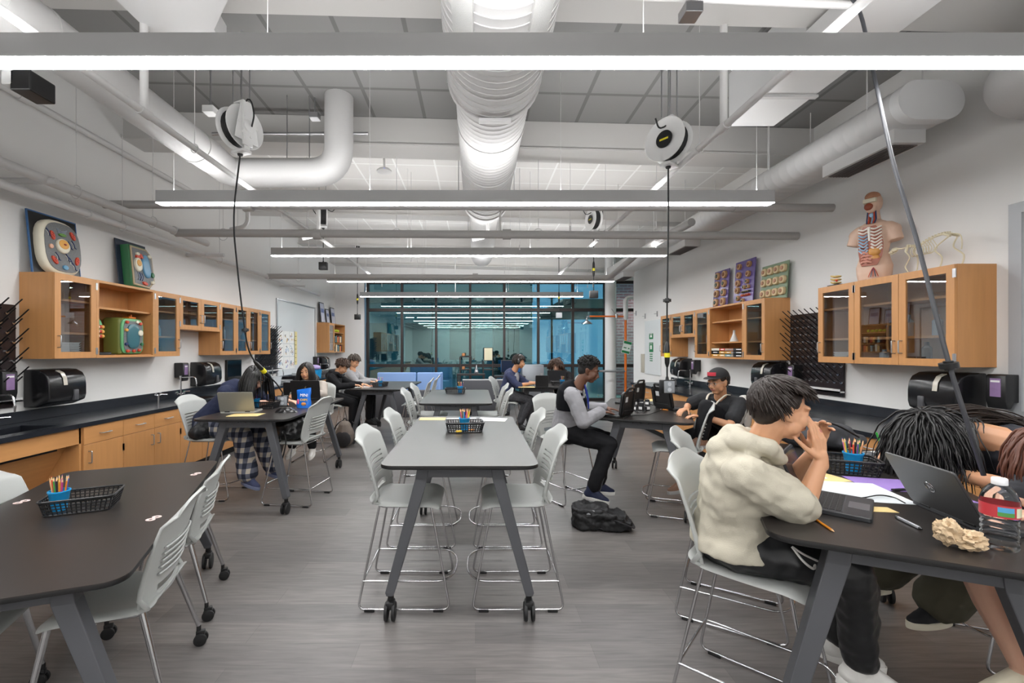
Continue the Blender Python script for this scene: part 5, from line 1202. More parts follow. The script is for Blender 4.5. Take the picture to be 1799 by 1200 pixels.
# stack of white trays in first cabinet, trays in the right one
for side, u, z, n, lb in (('L', 4.35, ZL + .028, 6, 'in the first glass cabinet on the left'), ('R', 4.6, ZR + .028, 4, 'in the single near glass cabinet on the right')):
    for k in range(n):
        o = MB(); o.m = Matrix.Translation(((LX + .17) if side == 'L' else (RX - .17), u, z + k * .022)); o.rings([[(a * s_, b * s_, h) for a, b in rrect(.2, .26, .03, 3)] for s_, h in ((.9, 0), (1, .02), (1.03, .021), (.96, .012), (.87, .004))]); tag(o.build('white_tray', PAPER, smooth=0), 'shallow white tray stacked ' + lb, 'tray', 'white trays stacked ' + lb)
# glassware shown behind glass doors
rr = random.Random(21)
GW = M('pale glassware', '#aeb8bd', .15)
for side, u0, u1, zc, lb, n in (('L', 5.5, 5.8, ZL, 'in the single cabinet past the open shelves', 5), ('L', 6.85, 7.2, ZL, 'in the tall cabinet after the short one', 5), ('L', 7.3, 8.0, ZL, 'in the tall double cabinet on the left', 7), ('R', 3.55, 4.3, ZR, 'in the near double cabinet on the right', 8), ('R', 5.8, 6.15, ZR, 'in the cabinet beside the right open shelf', 4), ('R', 7.15, 7.5, ZR, 'in the narrow cabinet past the right open shelf', 4)):
    for k in range(n):
        u = u0 + (u1 - u0) * (k + .5) / n; h = rr.uniform(.1, .2); r = min(.04, (u1 - u0) / n * .38); x = (LX + rr.uniform(.1, .2)) if side == 'L' else (RX - rr.uniform(.1, .2))
        mb = MB(); mb.lathe([(r, 0), (r, h * .7), (r * .45, h * .82), (r * .45, h), (r * .35, h)], (x, u, zc + .029 if k % 2 else zc + .813 * (.33 - .03) + .012), 14)
        tag(mb.build('glass_bottle', GW if k % 3 else M('dark bottle', '#3a2c24', .2), smooth=40), 'small laboratory bottle ' + lb, 'bottle', 'bottles ' + lb)
# books on the right open shelf
bc = ['#1b1c20', '#25262b', '#d8a04a', '#e0b878', '#7fa3a8', '#c8503c', '#e8e2d0', '#1d2024']
def book(side, x, u, z, sz, c, label, group, name='book', rz=0):
    t = thing(name, label, 'book', (x, u, z), rz, group); w, d_, h = sz
    q = MB(); q.box(-w / 2, w / 2, -d_ / 2, d_ / 2, 0, h * .12); q.box(-w / 2, w / 2, -d_ / 2, d_ / 2, h * .88, h); q.box((w / 2 - .004) if side == 'R0' else -w / 2, (w / 2) if side == 'R0' else -w / 2 + .004, -d_ / 2, d_ / 2, 0, h); q.build('cover', M('book ' + c, c, .5), t, smooth=0)
    q = MB(); q.box(-w / 2 + .004, w / 2 - .006, -d_ / 2 + .004, d_ / 2 - .004, h * .12, h * .88); q.build('pages', PAPER, t, smooth=0); 
    q = MB(); q.box(-w / 2 - .0008, -w / 2, -d_ * .3, d_ * .2, h * .35, h * .65); q.build('spine_title', PAPER, t, smooth=0); return t
for s_, (u, cols) in enumerate(((6.36, ['#1b1c20', '#25262b', '#1d2024']), (6.62, ['#7fa3a8', '#d8a04a']), (6.78, ['#e0b878', '#d8a04a', '#c8503c']), (6.98, ['#d8a04a', '#1b1c20', '#e8e2d0']))):
    for k, c in enumerate(cols): book('R', RX - .2, u, ZR + .029 + k * .045, (.2, .24 if s_ in (0, 3) else .15, .042), c, ('%s book, %s of the %s stack on the bottom of the right open shelf' % ({'#1b1c20': 'black', '#25262b': 'charcoal', '#1d2024': 'dark', '#7fa3a8': 'teal', '#d8a04a': 'ochre', '#e0b878': 'sand', '#c8503c': 'red', '#e8e2d0': 'cream'}[c], ('lowest', 'second', 'third')[k], ('near', 'second', 'third', 'far')[s_])), 'books lying on the right open shelf')
mb = MB(); mb.lathe([(.055, 0), (.06, .01), (.018, .12), (.016, .17), (.022, .175), (.014, .17), (.016, .12), (.056, .012)], (RX - .17, 6.68, ZR + .257), 20); tag(mb.build('conical_flask', M('flask glass', '#d8dede', .1), smooth=60), 'conical glass flask on the middle level of the right open shelf', 'flask')
# books, tennis balls and frames at the far left cabinet
for lv, n in ((0, 9), (1, 9)):
    for k in range(n):
        h = .15 + .05 * ((k * 7) % 3) / 2; c = bc[(k * 3 + lv) % 8]; mb = MB(); mb.box(LX + .06, LX + .28, 12.5 + k * .075, 12.565 + k * .075, ZL + .029 + lv * .262, ZL + .029 + lv * .262 + h); o = mb.build('upright_book', M('book ' + c, c), smooth=0); tag(o, 'upright book on the %s shelf of the far left cabinet' % ('lower', 'middle')[lv], 'book', 'upright books in the far left cabinet, %s shelf' % ('lower', 'middle')[lv])
for k in range(5): mb = MB(); mb.ell((LX + .2, 12.5 + k * .13, ZL + .63), (.04, .04, .04)); tag(mb.build('tennis_ball', M('tennis yellow', '#c6d83a', .8), smooth=60), 'yellow-green tennis ball on the top shelf of the far left cabinet', 'ball', 'tennis balls in the far left cabinet')
for k, (u, w, h) in enumerate(((12.05, .34, .56), (12.5, .28, .42), (12.95, .36, .5))):
    t, T = leanboard('L', u, w, h, 'black framed certificate leaning above the far left cabinet, ' + ('tallest and nearest', 'middle and lowest', 'farthest')[k] + ' of three', BLACKP, 'picture_frame', 'picture frame')
    q = MB(); q.m = T; q.box(-w / 2 + .025, w / 2 - .025, 0, .003, .025, h - .025); q.build('certificate', M('certificate', '#b9bccb', .3), t, smooth=0)
    q = MB(); q.m = T; q.box(-w / 2 + .06, w / 2 - .06, .003, .004, h * .5, h * .7); q.build('print', M('print blue', '#5a6a98', .5), t, smooth=0)
# relief boards on the right cabinets
VIO = M('board violet', '#5b4a86', .25); OLV = M('board green', '#6f8266', .4); TAN = M('relief tan', '#b08a62', .5); TAN2 = M('relief cream', '#c9b48c', .55)
def Lr(u, v, r, T, t, m1, m2, n=2.0):
    blob(T, t, 'relief_disc', m1, u, v, r, r, .035, n, seg=20); blob(T, t, 'relief_core', m2, u, v, r * .5, r * .5, .01, 2, h0=.035, seg=14)
DKT = M('relief dark', '#3d4a40', .4); BRN = M('relief brown', '#7d4d33', .5)
t, T = leanboard('R', 7.2, .42, .62, 'violet relief board with eight round models, left of the three boards on the right cabinets', VIO, 'relief_board', lean=.07)
for k in range(8): Lr(-.1 + .2 * (k % 2), .1 + .145 * (k // 2), .062, T, t, TAN, DKT if k % 3 else BRN, 3 if k < 2 else 2)
t, T = leanboard('R', 6.58, .48, .66, 'violet relief board with mixed models, middle of three on the right cabinets', VIO, 'relief_board', lean=.07)
for u, v, r in ((-.12, .58, .045), (.12, .58, .045), (-.11, .44, .045), (.12, .45, .05), (-.1, .33, .035), (.13, .33, .05), (-.13, .25, .03), (-.04, .25, .03), (.13, .22, .05), (.1, .1, .04), (-.02, .05, .035)): Lr(u, v, r, T, t, TAN, BRN if r > .04 else DKT)
for k in range(8): Lr(-.16 + .05 * (k % 4), .18 - .05 * (k // 4), .017, T, t, DKT if k < 4 else ORG, TAN)
t, T = leanboard('R', 5.93, .52, .48, 'green relief board with twelve cream discs, right of the three boards on the right cabinets', OLV, 'relief_board', lean=.07)
for k in range(12): Lr(-.19 + .125 * (k % 4), .09 + .15 * (k // 4), .052, T, t, TAN2, M('relief rose', '#a87c62', .6), 3)
# vertebra model
p = V((RX - .22, 4.72, ztR)); t = thing('vertebra_model', 'small yellow vertebra model on a black base on the near right cabinets', 'model', p)
q = MB(); q.box(-.05, .05, -.07, .07, 0, .02); q.build('black_base', BLACKP, t, bevel=.003)
for k in range(3): q = MB(); q.ell((0, 0, .04 + k * .033), (.035, .045, .013), seg=16); q.tube([(0, .03, .04 + k * .033), (.0, .075, .05 + k * .033)], [.012, .006], 8); q.tube([(-.03, 0, .04 + k * .033), (-.055, .02, .05 + k * .033)], [.01, .005], 8); q.build('vertebra', M('bone yellow', '#d8bf7c', .5), t)
q = MB(); q.ell((-.03, -.03, .06), (.012, .012, .012)); q.build('red_disc', ORG, t)
# cat skeleton
BONE = M('bone', '#d9cfb2', .6)
p = V((RX - .2, 3.76, ztR)); t = thing('cat_skeleton', 'cream cat skeleton model standing on the near right cabinets behind the slanting cord', 'skeleton model', p)
def bn(name, pts, r, n=4): q = MB(); q.tube(smoothpath(pts, n), r, 7); return q.build(name, BONE, t, smooth=80)
# local y+ is away from the camera (head, seen on the left); scale ~ .45 m long
sp = [(0, .20, .25), (0, .12, .235), (0, .02, .27), (0, -.08, .285), (0, -.16, .275)]
bn('spine', sp, .007); bn('neck', [(0, .20, .25), (0, .26, .245), (0, .30, .255)], .007)
for k in range(16): q = MB(); P_ = smoothpath(sp, 4); c = P_[k]; q.obox(c + V((0, 0, .008)), (.012, .01, .02)); q.build('vertebra', BONE, t)
q = MB(); q.ell((0, .33, .25), (.022, .03, .022)); q.ell((0, .365, .235), (.014, .025, .014)); q.build('skull', BONE, t); bn('jaw', [(.012, .33, .225), (0, .375, .212)], .004)
bn('tail', [(0, -.16, .275), (0, -.22, .25), (0, -.235, .18), (0, -.23, .13)], .004)
for s in (-1, 1):
    for k in range(8):
        y = .15 - k * .022; bn('rib', [(0, y, .245 + k * .004), (s * .035, y - .005, .21), (s * .03, y + .0, .17), (0, y + .01, .15)], .0025)
    a = .035 * s
    bn('scapula', [(a, .17, .26), (a, .19, .2)], .01); bn('foreleg', [(a, .19, .2), (a, .155, .14), (a, .175 - s * .02, .07), (a, .17, .012), (a, .2, .006)], .005)
    bn('pelvis', [(a * .7, -.12, .28), (a, -.18, .25)], .01); bn('hind_leg', [(a, -.17, .25), (a, -.1 - s * .04, .17), (a, -.165 - s * .05, .09), (a, -.15 - s * .05, .01), (a, -.12 - s * .05, .006)], .0055)
bn('sternum', [(0, .17, .155), (0, .0, .15)], .004)
# human torso anatomy model
p = V((RX - .22, 4.28, ztR)); t = thing('torso_anatomy_model', 'flesh-coloured anatomical torso model with open chest on the near right cabinets', 'anatomy model', p)
t.rotation_euler.z = D(-62); t.scale = (1, 1, 1)
SKN = M('model flesh', '#cfae98', .45)
# local: faces -y
rg = []
for z, a, b, y0 in ((0, .125, .095, 0), (.06, .135, .105, 0), (.13, .14, .105, 0), (.2, .12, .09, .0), (.27, .108, .08, .0), (.34, .12, .088, 0), (.42, .138, .095, 0), (.48, .145, .09, .0), (.53, .13, .075, .01), (.56, .08, .06, .01), (.58, .048, .05, .01), (.64, .042, .047, .0), (.66, .04, .045, -.0)):
    rg.append([(a * math.cos(w), y0 + b * math.sin(w) * (1 if math.sin(w) > 0 else .95), z) for w in [2 * PI * k / 36 for k in range(36)]])
q = MB(); q.rings(rg)
for s in (-1, 1): (q.cap((s * .10, .01, .485), (s * .14, .005, .46), .066, .062, 16), q.cyl((s * .13, .005, .47), (s * .165, .0, .355), .06, .055, 20))
q.ell((0, -.015, .745), (.068, .085, .10)); q.ell((0, -.06, .69), (.045, .035, .05))
q.box(-.012, .012, -.12, -.08, -.01, .0)
q.build('torso_shell', SKN, t, smooth=80, mods=[('REMESH', dict(mode='VOXEL', voxel_size=.006)), ('SMOOTH', dict(iterations=3, factor=.5))])
def on(x, z, dy=0.0):  # front surface
    a, b = (.14, .1) if z < .5 else (.1, .08); b = .105 if z < .2 else (.088 if z < .4 else .098)
    return V((x, -b * math.sqrt(max(.05, 1 - (x / .15) ** 2)) * .97 - dy, z))
q = MB(); q.surf(lambda u, v: on((u - .5) * 2 * .095 * math.sin(PI * min(.98, max(.05, .12 + v * .8))) ** .5, .13 + v * .38, .004), 16, 20); q.build('open_cavity', M('model crimson', '#9c5a46', .4), t, mods=[('SOLIDIFY', dict(thickness=.01, offset=0))])
rm = M('rib white', '#e6e0d6', .4); cb = M('cartilage blue', '#8fb0c9', .4)
for s in (-1, 1):
    for k in range(8):
        z = .495 - k * .029; P_ = [on(s * .012, z - .01, .014), on(s * .045, z - .02 - k * .003, .016), on(s * .088, z - .0, .01)]
        q = MB(); q.tube(smoothpath(P_, 4), .0085, 6); q.build('rib', rm if s > 0 or k < 2 else cb, t, smooth=80)
        q = MB(); q.tube(smoothpath([x - V((0, 0, .013)) for x in P_], 4), .0035, 5); q.build('muscle_strip', M('model rose', '#b8705c', .5), t)
q = MB(); q.tube([on(0, .5, .016), on(0, .37, .016)], [.014, .009], 8); q.build('sternum', rm, t)
q = MB(); q.ell(on(.03, .26, .0), (.05, .03, .045)); q.build('stomach', M('model ochre', '#c98f4a', .4), t)
q = MB(); q.ell(on(-.04, .31, .0), (.04, .02, .03)); q.build('liver', M('model maroon', '#5c2a22', .35), t)
for k in range(7):
    z = .16 + (k // 2) * .03; q = MB(); q.tube(smoothpath([on(-.06 + (k % 2) * .03, z, .01), on(-.04 + (k % 2) * .03, z + .01, .018), on(-.01 + (k % 2) * .03, z - .004, .01)], 4), .011, 8); q.build('intestine', M('model gut', '#c98d7c', .4), t, smooth=80)
q = MB(); q.ell(on(.03, .2, .0), (.045, .022, .04)); q.build('colon', M('model ochre', '#c98f4a'), t)
for k in range(5): q = MB(); q.tube(smoothpath([on(.03, .11, .003), on(.03 + (k - 2) * .01, .07, .004), on(.03 + (k - 2) * .018, .02, .006)], 3), .003, 5); q.build('vessel', NAVY if k % 2 else ORG, t, smooth=80)
for k in range(6): q = MB(); x = (k - 2.5) * .012; q.tube([(x, -.052, .66), (x * 1.2, -.055, .58), (x, -.075, .54)], .006, 6); q.build('neck_vessel', (NAVY, ORG, M('model brick', '#8e3f24', .4), cb, ORG, NAVY)[k], t, smooth=80)
q = MB(); q.ell((0, -.062, .62), (.018, .012, .02)); q.build('larynx', cb, t)
q = MB(); q.box(-.05, .05, -.112, -.075, .735, .775); q.build('eye_block', M('model ivory', '#ded6bf', .5), t, bevel=.006)
q = MB(); q.ell((.0, -.03, .80), (.058, .072, .05)); q.build('brain', M('model brain', '#b98363', .5, bump=1, bscale=70), t)
q = MB(); q.ell((-.01, -.092, .70), (.035, .02, .035)); q.build('jaw_muscles', M('model brick', '#8e3f24'), t)

# ================================================================== bags
def softbox(name, m_, parts, parent=None, vox=.008, it=6, noise_s=.02, keep=False, sz=.25, loc=None):
    q = MB(); parts(q)
    tx = bpy.data.textures.get('cloth_folds_%g' % sz) or bpy.data.textures.new('cloth_folds_%g' % sz, 'CLOUDS'); tx.noise_scale = sz; tx.noise_depth = 2
    return q.build(name, m_, parent, smooth=180, recalc=True, keep=keep, mods=[('REMESH', dict(mode='VOXEL', voxel_size=vox)), ('SMOOTH', dict(iterations=it, factor=.5)), ('DISPLACE', dict(texture=tx, strength=noise_s, mid_level=.5, texture_coords='LOCAL'))])
NYL = M('black nylon', '#141416', .62, bump=.5, bscale=30)
p = WT(1052, 924, 0); t = thing('black_backpack', 'black backpack lying flat on the floor beside the varsity jacket student', 'backpack', p, D(-12))
softbox('bag_body', NYL, lambda q: (q.prism(rrect(.46, .28, .08, 4), .015, .12), q.prism([(a - .08, b) for a, b in rrect(.30, .26, .08, 4)], .1, .175), q.prism([(a + .2, b - .02) for a, b in rrect(.14, .2, .05, 4)], .01, .09), q.cap((-.2, -.1, .12), (.12, -.12, .13), .03)), t, .008, 3, .06, sz=.07)
q = MB(); q.tube(smoothpath([(.05, -.12, .13), (.2, -.15, .09), (.28, -.1, .05), (.26, 0, .08)], 5), [.014] * 16, 6, flat=.4); q.build('shoulder_strap', M('strap black', '#1d1d20', .6), t, smooth=60)
q = MB(); q.tube(smoothpath([(-.2, -.1, .16), (-.05, -.12, .17), (.1, -.13, .12)], 5), .004, 5); q.build('zipper', STEEL, t)
q = MB(); q.obox((-.08, -.13, .15), (.06, .006, .02), R3('X', -.5)); q.build('brand_patch', M('patch grey', '#7d7d80', .5), t)
p = WT(606, 785, 0); t = thing('grey_backpack', 'grey-brown and black backpack standing on the floor by the left tables', 'backpack', p, D(-8))
softbox('bag_body', M('canvas taupe', '#6f655d', .8, bump=.2, bscale=60), lambda q: (q.cap((0, 0, .14), (0, 0, .32), .13, .10), q.ell((0, 0, .18), (.16, .11, .18))), t, .01, 5, .02)
softbox('front_pocket', M('canvas black', '#232224', .8), lambda q: q.ell((0, -.085, .14), (.14, .05, .13)), t, .01, 5, .01)
for s in (-1, 1): q = MB(); q.tube(smoothpath([(s * .1, .05, .4), (s * .19, .06, .3), (s * .2, .04, .15), (s * .13, .03, .05)], 5), [.02] * 16, 6, flat=.3); q.build('shoulder_strap', M('canvas black', '#232224'), t, smooth=60)
q = MB(); q.tube(smoothpath([(-.04, 0, .41), (0, 0, .46), (.04, 0, .41)], 5), .008, 6); q.build('top_loop', M('canvas black', '#232224'), t)
t = thing('black_shoulder_bag', 'large shiny black bag resting on the grey stool at the left mid table', 'bag', (-1.93, 4.6, .635), D(0))
softbox('bag_body', M('black sheen nylon', '#0f0f11', .28), lambda q: (q.ell((0, 0, .14), (.2, .19, .14)), q.ell((-.04, 0, .2), (.15, .16, .12)), q.ell((.02, 0, .08), (.2, .2, .08))), t, .01, 4, .06, sz=.12)
q = MB(); q.tube(smoothpath([(.0, -.17, .12), (.05, -.22, .02), (.02, -.23, -.15), (-.03, -.22, -.2), (-.02, -.18, .05)], 5), .007, 6); q.build('hanging_strap', NYL, t)
t = thing('dark_jacket', 'dark jacket bundled against the back of the stool of the leaning girl', 'jacket', (-2.86, 4.6, .64), 0)
softbox('cloth', NYL, lambda q: (q.ell((0, 0, .06), (.1, .13, .08)), q.ell((.02, .05, .1), (.05, .1, .08))), t, .01, 3, .06, sz=.08)
t = thing('dark_backpack', 'dark grey backpack on the far side of the right front table behind the basket', 'backpack', WT(1480, 800, TH) + V((.0, .22, 0)), D(-20))
softbox('bag_body', M('bag charcoal', '#38393d', .7), lambda q: (q.ell((0, 0, .09), (.22, .13, .1)), q.ell((.08, 0, .06), (.2, .12, .06))), t, .01, 4, .04, sz=.12)
q = MB(); q.tube(smoothpath([(-.1, -.1, .17), (.05, -.12, .18), (.2, -.1, .1)], 5), .006, 6); q.build('zipper', BLACKP, t)
mb = MB(); p = WT(1360, 806, TH); mb.m = Matrix.Translation(V((1.35, 2.38, TH))); mb.lathe([(.03, 0), (.036, .08), (.04, .11), (.038, .115), (0, .115)], seg=20); tag(mb.build('green_tumbler', M('tumbler green', '#3f9a5a', .3), smooth=50), 'green tumbler behind the chest of the hooded student', 'tumbler')
# computer mouse & dark phone near writing hand
p = WT(1532, 806, TH); mb = MB(); mb.m = Matrix.Translation(p) @ Matrix.Rotation(.4, 4, 'Z'); mb.ell((0, 0, .018), (.033, .055, .02)); tag(mb.build('computer_mouse', M('mouse grey', '#3f4044', .4), smooth=80), 'dark grey computer mouse beside the writing hand', 'mouse')
mb = MB(); mb.m = Matrix.Translation(WT(1535, 822, TH)) @ Matrix.Rotation(-.3, 4, 'Z'); mb.prism(rrect(.2, .12, .01, 3), 0, .012); tag(mb.build('closed_tablet', M('tablet dark', '#26272a', .3), smooth=0), 'flat dark tablet between mouse and purple sheet', 'tablet')
mb = MB(); mb.m = Matrix.Translation(WT(1594, 862, TH)) @ Matrix.Rotation(.1, 4, 'Z'); mb.prism(rrect(.15, .02, .004, 3), 0, .008); tag(mb.build('black_ruler', BLACKP, smooth=0), 'thin black pen case on the worksheets left of the emblem laptop', 'pen case')

# ================================================================== far furniture
BLUE = M('booth blue', '#7f9fd0', .7); DG = M('dark grey upholstery', '#4a4b50', .8)
for k, (a, b) in enumerate(((662, 731), (732, 775))):
    Y = 10.7; x0, x1 = W(a, 0, Y).x, W(b, 0, Y).x; t = thing('booth_bench', 'light blue upholstered booth bench, ' + ('wider left', 'narrower right with end panel')[k] + ' section', 'bench', ((x0 + x1) / 2, Y + .3, 0)); w = (x1 - x0) / 2 - .005
    q = MB(); q.box(-w, w, -.3, -.18, .12, 1.0); q.build('backrest', BLUE, t, bevel=.03, bseg=3)
    q = MB(); q.box(-w, w, -.18, .35, .1, .46); q.build('seat', BLUE, t, bevel=.03, bseg=3); q = MB(); q.box(-w + .02, w - .02, -.28, .3, 0, .12); q.build('plinth', BLACKM, t)
    if k: q = MB(); q.box(w - .08, w, -.32, .37, .1, .98); q.build('end_panel', BLUE, t, bevel=.02)
t = thing('booth_bench', 'low dark grey upholstered bench with white piping in front of the window wall', 'bench', (.2, 10.6, 0))
q = MB(); q.box(-.5, .62, -.3, -.15, .1, .84); q.build('backrest', DG, t, bevel=.03); q = MB(); q.box(-.5, .62, -.15, .35, .0, .45); q.build('seat', DG, t, bevel=.03); q = MB(); q.tube([(-.5, -.225, .845), (.62, -.225, .845)], .014, 8); q.build('piping', M('piping pale', '#bdbdbd', .6), t)
t = thing('booth_bench', 'dark grey bench end standing below the blue booth benches', 'bench', (-1.85, 10.2, 0)); q = MB(); q.box(-.6, 1.1, -.1, .1, 0, .62); q.build('seat_block', DG, t, bevel=.02)
def rack(x0, x1, y, z1, label, shelves, d=.35):
    t = thing('metal_shelf_rack', label, 'shelf rack', ((x0 + x1) / 2, y, 0)); w = (x1 - x0) / 2
    for sx_ in (-1, 1):
        for sy in (0, 1): q = MB(); q.box(sx_ * w - .015, sx_ * w + .015, sy * d - .015, sy * d + .015, 0, z1); q.build('post', FRM, t, smooth=0)
    for z in shelves: q = MB(); q.box(-w, w, 0, d, z - .012, z + .012); q.build('shelf', FRM, t, smooth=0)
    return t
Y = 12.6
rack(W(808, 0, Y).x, W(827, 0, Y).x, Y, W(0, 627, Y).z, 'slim black metal rack left of the flask bench by the window', [.5, .98, 1.35], .3)
rack(W(849, 0, Y).x, W(866, 0, Y).x, Y, W(0, 634, Y).z, 'slim black metal rack below the cream board by the window', [.55, .98], .3)
p = W(858, 634, Y); t = thing('framed_board', 'cream board in a black frame standing on the slim rack by the window', 'framed board', (p.x, Y + .1, W(0, 634, Y).z)); q = MB(); q.box(-.13, .13, -.02, .02, 0, .38); q.build('frame', BLACKP, t, bevel=.01); q = MB(); q.box(-.115, .115, -.024, -.02, .015, .365); q.build('board_face', M('board cream', '#d9d2b4', .6), t, smooth=0)
x0, x1 = W(803, 0, 12.0).x, W(852, 0, 12.0).x; t = thing('lab_bench', 'narrow dark bench by the window holding a silver flask', 'bench table', ((x0 + x1) / 2, 12.0, 0)); w = (x1 - x0) / 2
q = MB(); q.box(-w, w, -.2, .2, .86, .9); q.build('top', FRM, t, smooth=0)
for a in (-1, 1):
    for b in (-1, 1): q = MB(); q.box(a * w * .93 - .015, a * w * .93 + .015, b * .17 - .015, b * .17 + .015, 0, .86); q.build('leg', FRM, t, smooth=0)
p = W(837, 0, 12.0); mb = MB(); mb.lathe([(.05, .9), (.06, .92), (.055, .98), (.02, 1.07), (.012, 1.13), (0, 1.14)], (p.x, 12, 0), 16); tag(mb.build('silver_flask', M('silvered glass', '#cfd3d8', .12, metal=.8), smooth=60), 'silver flask standing on the narrow bench by the window', 'flask')
for px, z, lb in ((814, .98, 'small orange jar on the slim rack, lower one'), (814, 1.36, 'small orange jar on the slim rack, upper one')):
    p = W(px, 0, 12.6); mb = MB(); mb.lathe([(.035, 0), (.05, .03), (.04, .08), (0, .085)], (p.x, 12.7, z + .01), 14); tag(mb.build('orange_jar', M('jar orange', '#c98a5a', .4), smooth=60), lb, 'jar')
x0 = W(895, 0, 11.8).x; t = thing('desk_monitor', 'dark computer monitor on a small desk by the window, left of the headphone student', 'monitor', (x0, 11.8, .86)); q = MB(); q.box(-.22, .22, -.02, .02, .08, .42); q.build('housing', BLACKP, t, bevel=.01); q = MB(); q.box(-.2, .2, -.023, -.02, .1, .4); q.build('screen', M('screen navy', '#1c2a44', .15), t, smooth=0); q = MB(); q.cyl((0, .02, 0), (0, .02, .1), .03); q.box(-.1, .1, -.05, .09, 0, .012); q.build('stand', BLACKP, t)
t = thing('small_desk', 'small dark desk under the computer monitor by the window', 'desk', (x0, 11.8, 0)); q = MB(); q.box(-.4, .4, -.25, .25, .82, .86); q.build('top', FRM, t, smooth=0)
for a in (-1, 1):
    for b in (-1, 1): q = MB(); q.box(a * .37 - .015, a * .37 + .015, b * .22 - .015, b * .22 + .015, 0, .82); q.build('leg', FRM, t, smooth=0)
x0 = W(934, 0, 12.6).x; mb = MB(); mb.box(x0 - .3, x0 + .3, 12.3, 12.9, 0, W(0, 641, 12.3).z); o = mb.build('mini_fridge', M('fridge grey', '#8f9398', .35, metal=.4), bevel=.015); tag(o, 'grey metal refrigerator by the window behind the headphone student', 'refrigerator')
q = MB(); q.m = Matrix.Translation(-o.location); q.box(x0 - .3, x0 + .3, 12.28, 12.3, .05, W(0, 641, 12.3).z - .08); dd = q.build('door', M('fridge grey', '#8f9398'), o, bevel=.004); q = MB(); q.m = Matrix.Translation(-o.location); q.box(x0 + .2, x0 + .26, 12.25, 12.28, .6, .9); q.build('handle', STEEL, dd)
for k, px in enumerate((892, 902)):
    x = W(px, 0, 12.7).x; t = thing('blue_chair', 'bright blue chair by the window, ' + ('left', 'right') [k] + ' of two behind the monitor', 'chair', (x, 12.7, 0)); q = MB(); q.box(-.2, .2, -.02, .02, .9, 1.22); q.build('backrest', M('chair blue', '#2f6fb5', .5), t, bevel=.03); q = MB(); q.box(-.2, .2, -.4, 0, .6, .64); q.build('seat', M('chair blue', '#2f6fb5'), t, bevel=.02)
    for a in (-1, 1):
        for b in (0, -1): q = MB(); q.cyl((a * .17, b * .36, 0), (a * .17, b * .36, 1.0 if b == 0 else .6), .012, seg=8); q.build('leg', BLACKP, t)
# trays, bins and gear on the far left counter
rr = random.Random(9)
for k in range(7):
    u = 7.4 + k * .5; mb = MB(); h = .06 + .05 * (k % 3); mb.m = Matrix.Translation((LX + .36, u, .881)); mb.rings([[(a * s_, b * s_, z) for a, b in rrect(.3, .36, .03, 3)] for s_, z in ((.88, 0), (1, h), (1.04, h), (.95, h - .01), (.84, .006))]); c = ('#b9bcbf', '#222226', '#cfd3d6')[k % 3]
    tag(mb.build('lab_tray', M('tray ' + c, c, .35), smooth=0), ('grey', 'black', 'pale')[k % 3] + ' lab tray on the left counter, ' + ('nearest', 'second', 'third', 'fourth', 'fifth', 'sixth', 'farthest')[k] + ' along it', 'tray')
mb = MB(); mb.m = Matrix.Translation((LX + .4, 10.6, .88)); mb.rings([[(a * s_, b * s_, z) for a, b in rrect(.26, .3, .03, 3)] for s_, z in ((.88, 0), (1, .2), (1.05, .2), (.96, .19), (.84, .01))]); tag(mb.build('blue_bin', BLUECUP, smooth=0), 'light blue bin on the left counter behind the smiling girl', 'bin')
mb = MB(); mb.m = Matrix.Translation((LX + .4, 10.6, 1.075)); mb.ell((0, 0, .05), (.14, .15, .07)); tag(mb.build('purple_bag', M('lilac plastic', '#b8a5d8', .4, bump=.6, bscale=30), smooth=60), 'lilac plastic bag in the light blue bin on the left counter', 'bag')
p = WT(1292, 700, .88); mb = MB(); mb.m = Matrix.Translation((3.55, 4.95 + .55, .88)); mb.box(-.06, .06, -.05, .05, 0, .13); tag(mb.build('blue_green_box', M('patterned box', '#2f6a8e', .5, var=.7, vscale=30), bevel=.004), 'blue and green patterned box on the right counter behind the student in the cap', 'box')
